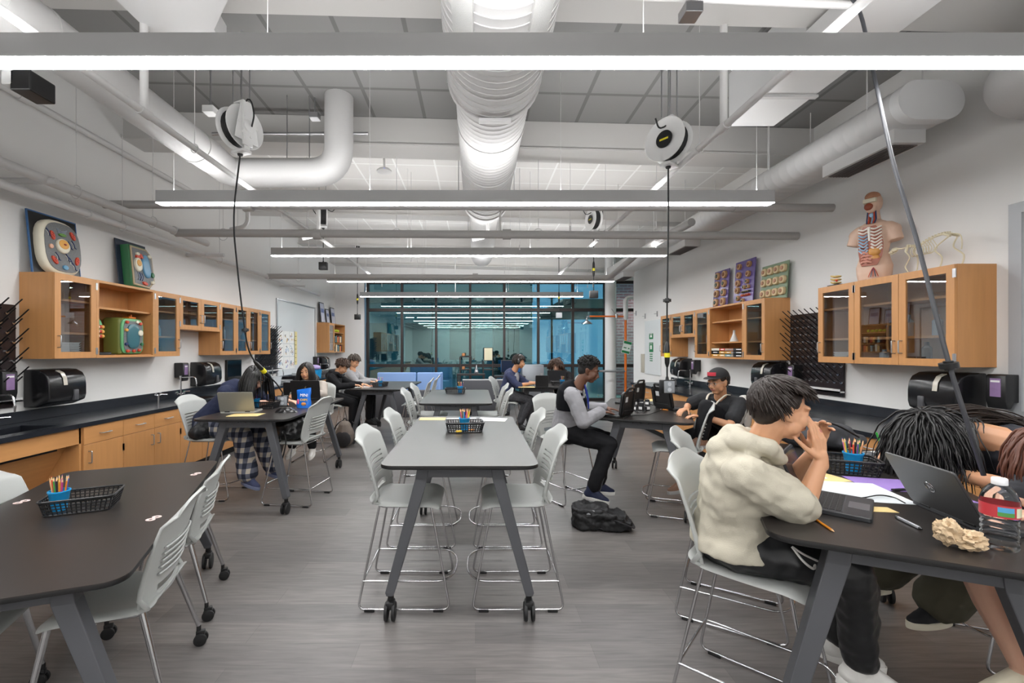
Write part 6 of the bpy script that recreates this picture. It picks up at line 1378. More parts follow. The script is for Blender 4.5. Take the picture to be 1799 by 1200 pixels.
# ================================================================== people
def skin_mat(name, c):
    m = mat(name, c, .5); b = m.node_tree.nodes['Principled BSDF']; b.inputs['Subsurface Weight'].default_value = .08; b.inputs['Subsurface Radius'].default_value = (.02, .008, .004); return m
WHT = M('eye white', '#cfc9c1', .3)
def frameM(fwd, tilt=0.):
    """3x3 with columns right, forward, up from a forward direction and a sideways tilt"""
    f = V(fwd).normalized(); r = f.cross(V((0, 0, 1))).normalized(); u = r.cross(f)
    Rm = Matrix((r, f, u)).transposed()
    return Rm @ Matrix.Rotation(tilt, 3, 'Y')
def hand(q, w, d, n, side, curl, s=1., spread=.1, thumb=.6, fc=None):
    """w wrist point, d finger direction, n palm normal, side +1 thumb toward d x n"""
    d = V(d).normalized(); n = (V(n) - d * V(n).dot(d)).normalized(); a = d.cross(n) * side; w = V(w)
    K = []
    for k, off in enumerate((.029, .010, -.010, -.028)):
        kn = w + d * (.088 - .004 * abs(k - 1)) * s + a * off * s; K.append(kn)
        q.cap(w + a * off * .55 * s + d * .012 * s, kn, .0135 * s, .0115 * s, 10)
        L = (.041, .046, .043, .034)[k] * s; dirv = (d + a * (.028 - .02 * k) * spread * 10).normalized(); p = kn; c = curl if fc is None else fc[k]
        ax = dirv.cross(n).normalized()
        for j in range(3):
            dirv = Matrix.Rotation(c * (.8, 1., .7)[j], 3, ax) @ dirv
            e = p + dirv * L * (1, .66, .5)[j]; q.cap(p, e, (.0093, .0083, .0075)[j] * s, (.0083, .0075, .0066)[j] * s, 9); p = e
    b0 = w + a * .022 * s + d * .02 * s; td = (d * .55 + a * thumb + n * .35).normalized()
    e = b0 + td * .042 * s; q.cap(b0, e, .0145 * s, .0105 * s, 9); td2 = (td + d * .5 + n * .2).normalized(); e2 = e + td2 * .03 * s; q.cap(e, e2, .0102 * s, .009 * s, 9); q.cap(e2, e2 + td2 * .022 * s, .009 * s, .0075 * s, 9)
    q.cap(w - d * .02 * s, w + d * .02 * s, .024 * s, .025 * s, 12)
def head_shapes(q, c, F, s):
    c = V(c)
    def P(x, y, z): return c + F @ V((x, y, z)) * s
    def E(x, y, z, a, b, e): q.ell(P(x, y, z), (a * s, b * s, e * s), F, 18, 12)
    E(0, -.012, .038, .073, .09, .082); E(0, .028, -.022, .06, .062, .082); E(0, .05, -.083, .031, .03, .024); E(0, .02, -.07, .05, .045, .035)
    for k in (-1, 1):
        E(k * .033, .058, -.028, .027, .026, .03); E(k * .030, .072, .024, .027, .016, .011); E(k * .044, .03, -.055, .02, .03, .028)
        E(k * .073, -.006, -.006, .009, .017, .03); E(k * .078, -.012, .008, .007, .014, .018); E(k * .071, .004, -.028, .007, .009, .011)
        E(k * .0115, .096, -.036, .0075, .009, .0065)
        E(k * .030, .0735, .001, .0165, .0118, .0125); E(k * .030, .0755, .0085, .0155, .0118, .0065); E(k * .030, .0745, -.0095, .0145, .0112, .005)
    q.cap(P(0, .084, .012), P(0, .105, -.028), .0075 * s, .0105 * s, 10); E(0, .107, -.032, .0095, .009, .0085)
    E(0, .083, -.055, .026, .014, .016)
    return P
def shell_pt(P, th, ph, k=1.0): # scalp ellipsoid point
    return P(.079 * k * math.sin(ph) * math.cos(th), -.014 + .097 * k * math.sin(ph) * math.sin(th), .04 + .088 * k * math.cos(ph))
def add_hair(par, P, F, s, m_, style, T, seed=1):
    r = random.Random(seed); st = dict(n=260, L=.12, grav=.35, curl=0., w=.006, fringe=.0, front=0., side=1.0, puff=1.0, down=(0, 0, -1), collide=(), spread=.2, back=1.35, vol=1.06)
    st.update(style); c = P(0, -.014, .04); Fi = F.inverted()
    rad = V((.079, .097, .088)) * s * st['vol']
    q = MB(); q.m = T; q.ell(P(0, -.022, .046), (.080 * s, .093 * s, .086 * s), F, 20, 14); q.ell(P(0, -.05, -.0), (.066 * s, .055 * s, .07 * s), F, 18, 12)
    q.build('hair_base', m_, par, smooth=180)
    q = MB(); q.m = T; dn = V(st['down'])
    for k in range(st['n']):
        th = r.uniform(0, 2 * PI); front = math.sin(th)
        phmax = st['back'] if front < -.3 else (st.get('sidep', 1.3) if front < .45 else 1.0)
        ph = math.acos(1 - (1 - math.cos(phmax)) * r.random())
        p = shell_pt(P, th, ph, st['vol']); nrm = (p - c).normalized()
        crown = P(0, -.06, .125); away = (p - crown); away -= nrm * away.dot(nrm); away = away.normalized() if away.length > 1e-4 else V((0, 0, -1))
        sweep = F @ V(st.get('sweep', (0, 0, 0)))
        if st.get('face') == 'part': lx_ = (Fi @ (p - c)).x; sweep = F @ V((2.2 if lx_ > st.get('partx', .012) * s else -2.2, -.35, .3)) * max(0, front + .3)
        d = (away * 1. + sweep + nrm * st['spread'] + V((r.uniform(-1, 1), r.uniform(-1, 1), r.uniform(-1, 1))) * st.get('mess', .12)).normalized()
        L = st['L'] * r.uniform(st.get('lmin', .7), 1.05) * (st['front'] if (front > .45 and st['front']) else 1) ; n = st.get('steps', 7); step = L / n; pts = [p - nrm * .006 * s]; cu = r.uniform(0, 6.28)
        cax = nrm.cross(d)
        for j in range(n):
            d = (d + dn * st['grav'] + (cax * math.cos(cu + j * 1.5) + nrm * math.sin(cu + j * 1.5)) * st['curl']).normalized(); p = p + d * step
            l = Fi @ (p - c); e = math.sqrt((l.x / rad.x) ** 2 + (l.y / rad.y) ** 2 + (l.z / rad.z) ** 2)
            if e < 1.0: p = c + F @ (l / e)
            for a, b, rr_ in st['collide']:
                a = V(a); b = V(b); ab = b - a; t_ = max(0, min(1, (p - a).dot(ab) / ab.length_squared)); cp_ = a + ab * t_; v = p - cp_
                if v.length < rr_: p = cp_ + v.normalized() * rr_
            l2 = Fi @ (p - P(0, 0, 0)) / s
            if l2.y > .02 and l2.z < st.get('brow', .05):
                if st.get('face') == 'part':
                    mx_ = .068 if l2.y < .07 else .05
                    if abs(l2.x) < mx_: l2.x = mx_ * (1 if l2.x > 0 else -1) + r.uniform(-.004, .004); l2.y = min(l2.y, .06); p = P(*l2)
                else:
                    pts.append(p.copy()); break
            pts.append(p.copy())
        w = st['w'] * s * r.uniform(.7, 1.3); q.tube(pts, [w * (.8 if j == 0 else 1) * (1 - .75 * (j / (len(pts) - 1)) ** 3) for j in range(len(pts))], 5)
    q.build('hair_strands', m_, par, smooth=180)
def torso_rings(q, sp, wid, dep, Rv):
    P_ = [V(p) for p in sp]; rg = []
    SP = smoothpath(P_, 3); N = len(SP)
    for i, p in enumerate(SP):
        t = (SP[min(i + 1, N - 1)] - SP[max(i - 1, 0)]).normalized(); rv = (V(Rv) - t * V(Rv).dot(t)).normalized(); fv = t.cross(rv)
        f = i / (N - 1) * (len(wid) - 1); k = min(int(f), len(wid) - 2); u = f - k; a = wid[k] * (1 - u) + wid[k + 1] * u; b = dep[k] * (1 - u) + dep[k + 1] * u
        rg.append([p + rv * a * math.cos(w) * (abs(math.cos(w)) ** -.12 if abs(math.cos(w)) > .01 else 1) + fv * b * math.sin(w) for w in [2 * PI * j / 24 for j in range(24)]])
    q.rings(rg)
def person(label, J, sk, hairm, hair, top, pants, shoe=None, s=1., fine=.006, lips='#a8685c', opts=None):
    """J: joints in world space"""
    o = dict(sleeve='long', legs='long', hs=1.0, brow='#2a201c', eyes=True, topn='shirt', pantn='trousers', seed=1, fold=.016, body_extra=None, top_extra=None, neck=.055, wide=1.)
    o.update(opts or {})
    pel, che, nek = V(J['pelvis']), V(J['chest']), V(J['neck']); hc = V(J['head'])
    base = V((pel.x, pel.y, min(V(J['ankleL']).z, V(J['ankleR']).z) - .09)); base.z = max(0, base.z)
    t = thing('person', label, 'person', base, 0); T = Matrix.Translation(-base)
    fw = V(J['fwd']).normalized(); Rv = fw.cross(V((0, 0, 1))).normalized()
    F = frameM(J['look'], J.get('tilt', 0)); hs = o['hs']
    shR = V(J.get('shR', che + Rv * .165 * s + V((0, 0, .03)))); shL = V(J.get('shL', che - Rv * .165 * s + V((0, 0, .03))))
    hipR, hipL = pel + Rv * .09 * s, pel - Rv * .09 * s
    wst = pel.lerp(che, .5) - fw * .01
    q = MB(); q.m = T
    P = head_shapes(q, hc, F, hs)
    q.chain([nek - V((0, 0, .03)), nek.lerp(P(0, -.02, -.07), .5), P(0, -.02, -.05)], [.06 * s * o['neck'] / .055, o['neck'] * s, o['neck'] * s])
    torso_rings(q, [pel - V((0, 0, .06)), pel, wst, che - V((0, 0, .06)), che + V((0, 0, .02)), nek], [v * s for v in (.12, .14, .115, .13, .13, .045)], [v * s for v in (.09, .10, .085, .095, .085, .04)], Rv)
    for sh, el, wr in ((shR, J['elbowR'], J['wristR']), (shL, J['elbowL'], J['wristL'])):
        el, wr = V(el), V(wr); q.cap(che + (sh - che) * .3, sh, .06 * s, .048 * s)
        q.chain([sh, sh.lerp(el, .4), el, el.lerp(wr, .3), wr], [v * s for v in (.047, .042, .035, .036, .024)])
    for sd, wr in (('R', J['wristR']), ('L', J['wristL'])):
        h = J['hand' + sd]; hand(q, wr, h[0], h[1], (1 if sd == 'R' else -1) * h[3] if len(h) > 3 else (1 if sd == 'R' else -1), h[2], s * .97, fc=J.get('fc' + sd))
    bare = o['legs'] == 'bare'
    k1 = 1.0 if bare else .8
    for hp, kn, an, toe in ((hipR, J['kneeR'], J['ankleR'], J['toeR']), (hipL, J['kneeL'], J['ankleL'], J['toeL'])):
        kn, an, toe = V(kn), V(an), V(toe); q.chain([hp, hp.lerp(kn, .5), kn, kn.lerp(an, .3), kn.lerp(an, .75), an], [v * s * k1 for v in (.082, .072, .052, .053, .036, .032)])
        tn = toe.normalized(); rt = tn.cross(V((0, 0, 1))).normalized(); q.cap(an, an + tn * .085 - rt.cross(tn) * .055, .03 * s, .022 * s)
    if o['body_extra']: o['body_extra'](q)
    body = q.build('body', [sk, M('lips ' + lips, lips, .45)], t, smooth=180, mods=[('REMESH', dict(mode='VOXEL', voxel_size=fine)), ('SMOOTH', dict(iterations=3, factor=.5))])
    # lips by position on the face
    me = body.data
    if len(me.materials) < 2: me.materials.append(M('lips ' + lips, lips))
    Fi = F.inverted(); bad = 0
    for p in me.polygons:
        l = Fi @ (p.center + base - hc) / hs
        if abs(l.x) < .024 and l.y > .085 and abs(l.z + .056) < .009 * (1 - .5 * abs(l.x) / .024): p.material_index = 1
    for k in (-1, 1):
        if not o['eyes']: break
        e = MB(); e.m = T; e.ell(P(k * .0305, .0755, -.0005), (.011 * hs,) * 3, F, 14, 9); eo = e.build('eye', WHT, t, smooth=180)
        e = MB(); e.m = T; g = V(P(k * .0305 + .0, .0858, -.0010)); e.ell(g, (.0058 * hs, .002 * hs, .0058 * hs), F, 12, 7); e.build('iris', M('iris', '#1f1511', .15), eo, smooth=180)
        e = MB(); e.m = T; e.tube([P(k * .0305 + x, .0905 - abs(x) * .25, .0085 - (x / .016) ** 2 * .004) for x in (-.016, -.008, 0, .008, .016)], .0017 * hs, 5); e.build('eyelashes', M('lash', '#1a1210', .6), eo, smooth=80)
        e = MB(); e.m = T; e.tube([P(k * (.012 + .036 * u), .091 - .014 * u * u, .0255 + .006 * math.sin(PI * u * .8)) for u in (0, .25, .5, .75, 1)], [.002 * hs, .0036 * hs, .0036 * hs, .003 * hs, .0014 * hs], 6, flat=1); e.build('eyebrow', M('brow ' + o['brow'], o['brow'], .8), t, smooth=80)
    if hair: add_hair(t, P, F, hs, hairm, hair, T, o['seed'])
    tx = bpy.data.textures.get('garment_folds') or bpy.data.textures.new('garment_folds', 'CLOUDS'); tx.noise_scale = .09; tx.noise_depth = 1
    tx2 = bpy.data.textures.get('garment_creases') or bpy.data.textures.new('garment_creases', 'CLOUDS'); tx2.noise_scale = .035; tx2.noise_depth = 0
    MD = lambda vs, n, it=4: [('REMESH', dict(mode='VOXEL', voxel_size=vs)), ('SMOOTH', dict(iterations=it, factor=.5)), ('DISPLACE', dict(texture=tx, strength=n, mid_level=.45, texture_coords='LOCAL')), ('DISPLACE', dict(texture=tx2, strength=n * .2, mid_level=.5, texture_coords='LOCAL'))]
    gm = o.get('gap', .016)
    q = MB(); q.m = T; ws = o['wide']
    torso_rings(q, [pel - V((0, 0, .045)), pel + V((0, 0, .05)), wst, che - V((0, 0, .05)), che + V((0, 0, .035)), nek - (nek - che) * o.get('drop', .12)], [v * s * ws + gm for v in (.165, .155, .13, .145, .14, .06)], [v * s * ws + gm for v in (.135, .125, .105, .112, .098, .055)], Rv)
    for sh, el, wr in ((shR, J['elbowR'], J['wristR']), (shL, J['elbowL'], J['wristL'])):
        el, wr = V(el), V(wr); q.cap(che + (sh - che) * .3, sh, .068 * s + gm, .052 * s + gm)
        if o['sleeve'] == 'short': e_ = sh.lerp(el, .68); q.chain([sh, e_], [.052 * s + gm, .055 * s + gm])
        elif o['sleeve'] == 'rolled':
            e_ = sh.lerp(el, .78); q.chain([sh, sh.lerp(e_, .5), e_], [.056 * s + gm, .058 * s + gm, .052 * s + gm])
            for k in (.4, .54, .66, .78): c_ = sh.lerp(el, k); q.cap(c_, c_ + (el - sh).normalized() * .012, .064 * s + gm * .8)
        elif o['sleeve'] == 'elbow': e_ = el.lerp(wr, .15); q.chain([sh, el, e_], [.052 * s + gm, .044 * s + gm, .042 * s + gm])
        elif o['sleeve'] == 'none': pass
        else: q.chain([sh, sh.lerp(el, .5), el, el.lerp(wr, .5), el.lerp(wr, .94)], [v * s + gm for v in (.052, .05, .044, .038, .030)])
    if o['top_extra']: o['top_extra'](q, nek, che, fw, Rv)
    g = q.build(o['topn'], top, t, smooth=180, mods=MD(max(.007, fine), o['fold']))
    q = MB(); q.m = T; pg = .014
    q.ell(pel - V((0, 0, .02)), (.16 * s + pg, .135 * s + pg, .115 * s), frameM(fw), 18, 12)
    for hp, kn, an in ((hipR, J['kneeR'], J['ankleR']), (hipL, J['kneeL'], J['ankleL'])):
        kn, an = V(kn), V(an)
        if bare: q.chain([hp, hp.lerp(kn, .45)], [.09 * s + pg, .082 * s + pg])
        else: q.chain([hp, hp.lerp(kn, .5), kn, kn.lerp(an, .5), kn.lerp(an, .93)], [v * s + pg for v in ((.088, .08, .062, .054, .048) if o['legs'] == 'long' else (.092, .088, .08, .085, .092))])
    g2 = q.build(o['pantn'], pants, t, smooth=180, mods=MD(max(.009, fine), o['fold'] * .9))
    if shoe:
        for an, toe in ((J['ankleR'], J['toeR']), (J['ankleL'], J['toeL'])):
            an, toe = V(an), V(toe).normalized(); rt = toe.cross(V((0, 0, 1))).normalized(); up = rt.cross(toe)
            R = Matrix((rt, toe, up)).transposed()
            def S(x, y, z): return an + R @ V((x, y, z))
            q = MB(); q.m = T; q.cap(S(0, -.015, -.0), S(0, -.012, -.05), .042, .04); q.cap(S(0, -.03, -.055), S(0, .1, -.062), .038, .036); q.cap(S(0, .1, -.066), S(0, .145, -.07), .038, .026); q.cap(S(0, .02, -.02), S(0, .09, -.05), .035, .03)
            so = q.build('shoe', shoe[0], t, smooth=180, mods=[('REMESH', dict(mode='VOXEL', voxel_size=.007)), ('SMOOTH', dict(iterations=3))])
            q = MB(); q.m = T
            out = [(.036 * math.cos(a) * (1 + .12 * math.sin(a)), .052 + .125 * math.sin(a)) for a in [2 * PI * k / 28 for k in range(28)]]
            q.rings([[S(x * k_, y if True else y, z) for x, y in out] for k_, z in ((1, -.105), (1.1, -.102), (1.1, -.075), (1.0, -.072))]); q.build('shoe_sole', shoe[1], so, smooth=40)
            q = MB(); q.m = T
            for k in range(4): y = .045 + k * .018; q.tube([S(-.02, y, -.022 - k * .006), S(0, y + .004, -.008 - k * .008), S(.02, y, -.022 - k * .006)], .0032, 5)
            q.build('shoe_laces', shoe[2] if len(shoe) > 2 else PAPER, so, smooth=80)
    return t, P, F, T
S1 = skin_mat('skin light olive', '#c99673'); S2 = skin_mat('skin tan', '#b98663'); S3 = skin_mat('skin deep brown', '#5f3d2b'); S4 = skin_mat('skin pale', '#d3a68e'); S5 = skin_mat('skin warm', '#c28f6c')
HB = M('hair near black', '#16110f', .42); HD = M('hair dark brown', '#231812', .5); HC = M('hair brown curls', '#3d281b', .45); HBK = M('hair black', '#0f0d0d', .38); HK = M('hair tight black', '#120f0e', .8); HR = M('hair auburn', '#5c3526', .4)
BLK = M('cloth black', '#131316', .8, spec=.25); BLK2 = M('cloth black track', '#17181a', .45)

# 1 -- hooded student, right front
def hood(q, nek, che, fw, Rv):
    q.chain([nek - Rv * .085 + fw * .03, nek - Rv * .09 - fw * .04 + V((0, 0, .01)), nek - fw * .10 + V((0, 0, .02)), nek + Rv * .09 - fw * .04 + V((0, 0, .01)), nek + Rv * .085 + fw * .03, nek + fw * .07 - V((0, 0, .05))], [.034, .042, .05, .042, .034, .03])
    q.ell(nek - fw * .115 - V((0, 0, .035)), (.085, .075, .07)); q.cap(nek + fw * .07 - V((0, 0, .05)), nek - Rv * .085 + fw * .03, .03)
HOOD = M('hoodie cream', '#b9b3a2', .9, bump=.15, bscale=220)
f1 = V((.85, -.5, 0)).normalized()
J = dict(pelvis=(1.135, 1.93, .745), chest=(1.12, 1.86, 1.06), neck=(1.155, 1.80, 1.175), head=(1.205, 1.745, 1.318), fwd=f1, look=(.97, -.10, -.12),
         shR=(1.04, 1.695, 1.075), shL=(1.25, 1.99, 1.06), elbowR=(1.255, 1.69, .955), wristR=(1.325, 1.69, 1.135), elbowL=(1.40, 1.98, .95), wristL=(1.385, 1.80, 1.145),
         handR=((-.05, .10, 1), (-.35, .9, .1), .28, 1), handL=((-.0, -.25, 1), (-.3, -.9, .1), .5, 1), fcR=(.15, .2, .3, .35), fcL=(.5, .5, .5, .6),
         kneeR=(1.47, 1.72, .69), kneeL=(1.50, 1.92, .69), ankleR=(1.57, 1.80, .28), ankleL=(1.62, 1.96, .28), toeR=(.9, -.3, -.1), toeL=(.9, -.3, -.1))
t1, P1, F1, T1 = person('student in a cream hoodie on a stool, elbow on table, hands at the mouth', J, S1, HD,
    dict(n=1300, L=.078, lmin=.45, sidep=.92, grav=.12, sweep=(0.1, .8, .1), front=.85, w=.0046, spread=.35, mess=.22, back=1.7, vol=1.08, curl=.12, brow=.03), HOOD, BLK2, (M('shoe white', '#d5d3cf', .5), M('sole white', '#dcdad6', .5)), 1., .0045,
    opts=dict(sleeve='rolled', topn='hoodie', pantn='track_trousers', top_extra=hood, fold=.028, gap=.026, wide=1.08, seed=4))
q = MB(); q.m = T1; a = V((1.22, 1.70, .80)); q.tube(smoothpath([a, a + V((.02, -.03, -.04)), a + V((.06, -.03, -.07)), a + V((.09, 0, -.06))], 5), .005, 6); q.tube(smoothpath([a, a + V((.03, -.02, -.02)), a + V((.09, -.01, -.05))], 5), .0045, 6); q.build('drawstring', M('string pale', '#cfcdc8', .7), t1, smooth=80)

# 2 -- girl bent over, writing, right
TEE = M('tee charcoal navy', '#22242c', .85); OLIVE = M('trousers olive', '#4b483a', .9)
f2 = V((-.95, .25, 0)).normalized()
body2 = [((2.80, 2.08, .75), (2.53, 2.13, 1.07), .17), ((2.53, 2.13, 1.07), (2.46, 2.2, 1.1), .12)]
J = dict(pelvis=(2.84, 2.05, .75), chest=(2.60, 2.12, 1.06), neck=(2.50, 2.20, 1.14), head=(2.385, 2.295, 1.115), fwd=f2, look=(-.62, .12, -.75),
         shR=(2.56, 2.31, 1.10), shL=(2.56, 1.97, 1.085), elbowR=(2.56, 2.55, .95), wristR=(2.455, 2.56, .955), elbowL=(2.37, 1.93, .955), wristL=(2.34, 2.24, .95),
         handR=((-.75, .1, -.05), (0, -.2, -1), .65, 1), handL=((0, 1, -.02), (0, 0, -1), .2, 1),
         kneeR=(2.42, 2.28, .68), kneeL=(2.42, 2.08, .68), ankleR=(2.32, 2.55, .26), ankleL=(2.32, 2.21, .285), toeR=(-.95, .1, -.05), toeL=(-.97, -.1, -.02))
t2, P2_, F2, T2 = person('student with long black wavy hair bent over the table writing, dark tee and olive trousers', J, S5, HBK,
    dict(n=950, L=.42, brow=-9, grav=.22, curl=.30, w=.005, spread=.12, mess=.12, back=1.7, vol=1.12, steps=14, down=(-.05, -.10, -.9), collide=body2 + [((2.37, 1.93, .93), (2.34, 2.24, .93), .05), ((2.2, 2.3, .86), (2.7, 2.3, .86), .055)]), TEE, OLIVE,
    (M('canvas shoe black', '#17171a', .8), M('sole cream', '#ddd6c2', .5)), 1., .0055, opts=dict(sleeve='short', legs='wide', topn='tee', fold=.02, seed=9, eyes=True, neck=.055, drop=.42, body_extra=lambda q: (q.cap((2.58, 2.05, 1.09), (2.50, 2.2, 1.13), .085, .07), q.cap((2.57, 1.99, 1.075), (2.54, 2.28, 1.10), .062, .06))))
q = MB(); q.m = T2; r_ = random.Random(4)
for k in range(150):   # long locks thrown back over the shoulder
    st = P2_(r_.uniform(-.07, .05), -.10 + r_.uniform(-.015, .02), .03 + r_.uniform(-.05, .06)); e = V((2.80 + r_.uniform(-.05, .10), 2.16 + r_.uniform(-.04, .10), 1.10 + r_.uniform(-.05, .0)))
    m1 = st.lerp(e, .35) + V((0, 0, .055 + r_.uniform(-.01, .03))); m2 = st.lerp(e, .7) + V((0, 0, .07 + r_.uniform(-.02, .02)))
    q.tube(smoothpath([st, m1, m2, e], 4), [.004] * 12 + [.0015], 5)
q.build('long_locks', HD, t2, smooth=180)
h_ = V(J['wristR']) + V((-.08, 0, .02)); q = MB(); mbp = MB(); mbp.tube([h_ + V((.0, .0, -.035)), h_ + V((.0, -.0, -.02)), h_ + V((-.03, .02, .10))], [.002, .005, .0055], 8); o_ = mbp.build('green_marker', M('marker green', '#49c050', .35), smooth=60); tag(o_, 'bright green marker held upright in the writing hand', 'marker')

# 3 -- bare-legged student at the right edge
f3 = V((-.9, .35, 0)).normalized()
J = dict(pelvis=(2.62, 1.50, .75), chest=(2.38, 1.58, 1.05), neck=(2.30, 1.62, 1.13), head=(2.205, 1.66, 1.14), fwd=f3, look=(-.75, .25, -.7),
         shR=(2.38, 1.77, 1.07), shL=(2.33, 1.44, 1.06), elbowR=(2.30, 1.86, .955), wristR=(2.21, 1.80, .955), elbowL=(2.20, 1.42, .955), wristL=(2.10, 1.60, .955),
         handR=((-.8, -.25, -.08), (0, 0, -1), .3, 1), handL=((-.8, .3, -.05), (0, 0, -1), .3, 1),
         kneeR=(2.02, 1.78, .665), kneeL=(2.01, 1.62, .66), ankleR=(2.16, 1.74, .29), ankleL=(2.22, 1.60, .285), toeR=(-.8, .1, -.1), toeL=(-.8, .2, -.1))
t3, P3_, F3, T3 = person('student at the right edge with auburn hair, dark sweatshirt and bare legs', J, S4, HR,
    dict(n=340, L=.22, grav=.3, curl=.25, w=.006, spread=.15, mess=.15, back=1.6, vol=1.1, steps=9), M('sweatshirt charcoal', '#2b2c31', .85), M('shorts dark', '#222226', .8), (M('clog cream', '#d8cfb8', .6), M('clog sole', '#cfc5ad', .6)), 1., .0055, opts=dict(legs='bare', topn='sweatshirt', pantn='shorts', fold=.02, seed=6))

# 4 -- varsity jacket student
f4 = V((.96, -.12, 0)).normalized()
GREY = M('fleece grey', '#8b8a8e', .85, bump=.1, bscale=150); NVJ = M('jacket navy black', '#0b0c11', .85, spec=.15)
J = dict(pelvis=(.92, 4.44, .75), chest=(.945, 4.34, 1.10), neck=(1.0, 4.30, 1.22), head=(1.095, 4.26, 1.355), fwd=f4, look=(.9, -.35, -.32),
         shR=(.91, 4.13, 1.13), shL=(.98, 4.49, 1.13), elbowR=(.99, 4.06, .90), wristR=(1.205, 4.23, .965), elbowL=(1.13, 4.60, .95), wristL=(1.32, 4.50, .965),
         handR=((1, .15, -.12), (0, 0, -1), .25, 1), handL=((1, -.15, -.12), (0, 0, -1), .25, 1),
         kneeR=(1.27, 4.18, .66), kneeL=(1.32, 4.42, .66), ankleR=(1.10, 4.15, .25), ankleL=(1.24, 4.42, .22), toeR=(.95, -.25, -.2), toeL=(.95, .1, -.1))
t4, P4_, F4, T4 = person('student in a grey-sleeved navy varsity jacket typing on a rugged laptop, short curly hair', J, S3, HK,
    dict(n=520, L=.035, grav=-.05, curl=.9, w=.0055, spread=1.0, mess=.6, back=1.5, vol=1.07, steps=5), GREY, BLK, (M('shoe navy', '#1c2440', .6), M('sole white', '#dcdad6')), 1., .0065, lips='#6d4338', opts=dict(topn='jacket', fold=.022, gap=.022, seed=3, brow='#0f0c0b'))
q = MB(); q.m = T4; c4, n4, p4 = V(J['chest']), V(J['neck']), V(J['pelvis']); Rv4 = f4.cross(V((0, 0, 1)))
torso_rings(q, [c4 - V((0, 0, .13)), c4 - V((0, 0, .06)), c4 + V((0, 0, .04)), n4 - V((0, 0, .015))], [.178, .180, .175, .085], [.148, .152, .135, .078], Rv4)
for s_ in ('shR', 'shL'): q.cap(c4, V(J[s_]) * .85 + c4 * .15, .08, .075)
q.build('jacket_yoke', NVJ, t4, smooth=180, mods=[('REMESH', dict(mode='VOXEL', voxel_size=.008)), ('SMOOTH', dict(iterations=4))])
q = MB(); q.m = T4
for s_ in (-1, 1): a = n4 + f4 * .06 + Rv4 * s_ * .05; q.tube(smoothpath([a, c4 + f4 * .155 + Rv4 * s_ * .04, c4 + f4 * .165 + V((0, 0, -.12)) + Rv4 * s_ * .01], 4), .006, 6)
q.build('lanyard', M('lanyard blue', '#2a3c9a', .6), t4, smooth=80)

# 5 -- student in a cap
f5 = V((-.85, -.35, 0)).normalized(); TGR = M('tee black print', '#1d1e21', .85)
J = dict(pelvis=(2.52, 4.42, .75), chest=(2.42, 4.33, 1.03), neck=(2.39, 4.30, 1.12), head=(2.335, 4.24, 1.245), fwd=f5, look=(-.92, -.38, -.15),
         shR=(2.30, 4.46, 1.06), shL=(2.50, 4.17, 1.05), elbowR=(2.20, 4.56, .98), wristR=(2.09, 4.36, .975), elbowL=(2.32, 4.02, .87), wristL=(2.13, 4.12, .935),
         handR=((-.8, -.5, -.1), (0, 0, -1), .4, 1), handL=((-.9, .3, .05), (0, 0, -1), .35, 1),
         kneeR=(2.12, 4.36, .70), kneeL=(2.16, 4.12, 1.02), ankleR=(2.02, 4.30, .28), ankleL=(2.10, 4.10, .745), toeR=(-.95, -.2, -.1), toeL=(-.97, -.2, -.05))
t5, P5_, F5, T5 = person('student in a black cap and black tee with a cream lanyard, one knee drawn up', J, S2, HD,
    dict(n=200, L=.05, grav=.3, w=.005, back=1.9, vol=1.03), TGR, BLK, (M('shoe brown', '#7a5a48', .6), M('sole grey', '#9b9a98', .5)), .97, .0065, opts=dict(sleeve='short', topn='tee', fold=.014, seed=2))
CAPB = M('cap black', '#151517', .8)
q = MB(); q.m = T5; rg = []
for k in range(9):
    ph = PI / 2 * k / 8; rg.append([P5_(.088 * math.cos(ph) * math.cos(a), -.01 + .105 * math.cos(ph) * math.sin(a), .055 + .088 * math.sin(ph)) if k < 8 else P5_(.002 * math.cos(a), -.01 + .002 * math.sin(a), .143) for a in [2 * PI * j / 24 for j in range(24)]])
q.rings(rg); cp = q.build('cap', CAPB, t5, smooth=60)
q = MB(); q.m = T5; q.surf(lambda u, v: P5_((u - .5) * .17 * (1 - .25 * v * v), .07 + .095 * v * (1 - (2 * u - 1) ** 2 * .35) - .02 * (2 * u - 1) ** 2, .062 - .006 * (2 * u - 1) ** 2), 12, 6); q.build('cap_brim', CAPB, cp, mods=[('SOLIDIFY', dict(thickness=.005))])
q = MB(); q.m = T5; q.surf(lambda u, v: P5_((u - .5) * .095, -.01 + math.sqrt(max(0, 1 - ((u - .5) * .095 / .088) ** 2)) * .109 * math.cos(.2 + v * .25), .078 + .033 * v), 10, 3); q.build('cap_patch', M('patch red', '#b32436', .6), cp, mods=[('SOLIDIFY', dict(thickness=.003))])
q = MB(); q.m = T5
for s_ in (-1, 1):
    q.tube([P5_(s_ * .032 + .022 * math.cos(a), .098, .0 + .017 * math.sin(a)) for a in [2 * PI * j / 16 for j in range(16)]], .0016, 5, loop=True); q.tube([P5_(s_ * .054, .096, .004), P5_(s_ * .075, .05, .006), P5_(s_ * .078, -.0, .006)], .0016, 5)
q.tube([P5_(-.01, .099, .004), P5_(.01, .099, .004)], .0016, 5); q.build('glasses', M('glasses grey', '#77777a', .3), t5, smooth=80)
q = MB(); q.m = T5; c5, n5 = V(J['chest']), V(J['neck']); Rv5 = f5.cross(V((0, 0, 1)))
for s_ in (-1, 1): q.tube(smoothpath([n5 - f5 * .05 + Rv5 * s_ * .06, n5 + f5 * .05 + Rv5 * s_ * .085, c5 + f5 * .15 + Rv5 * s_ * .05, c5 + f5 * .17 + V((0, 0, -.13))], 5), .011, 6, flat=.5)
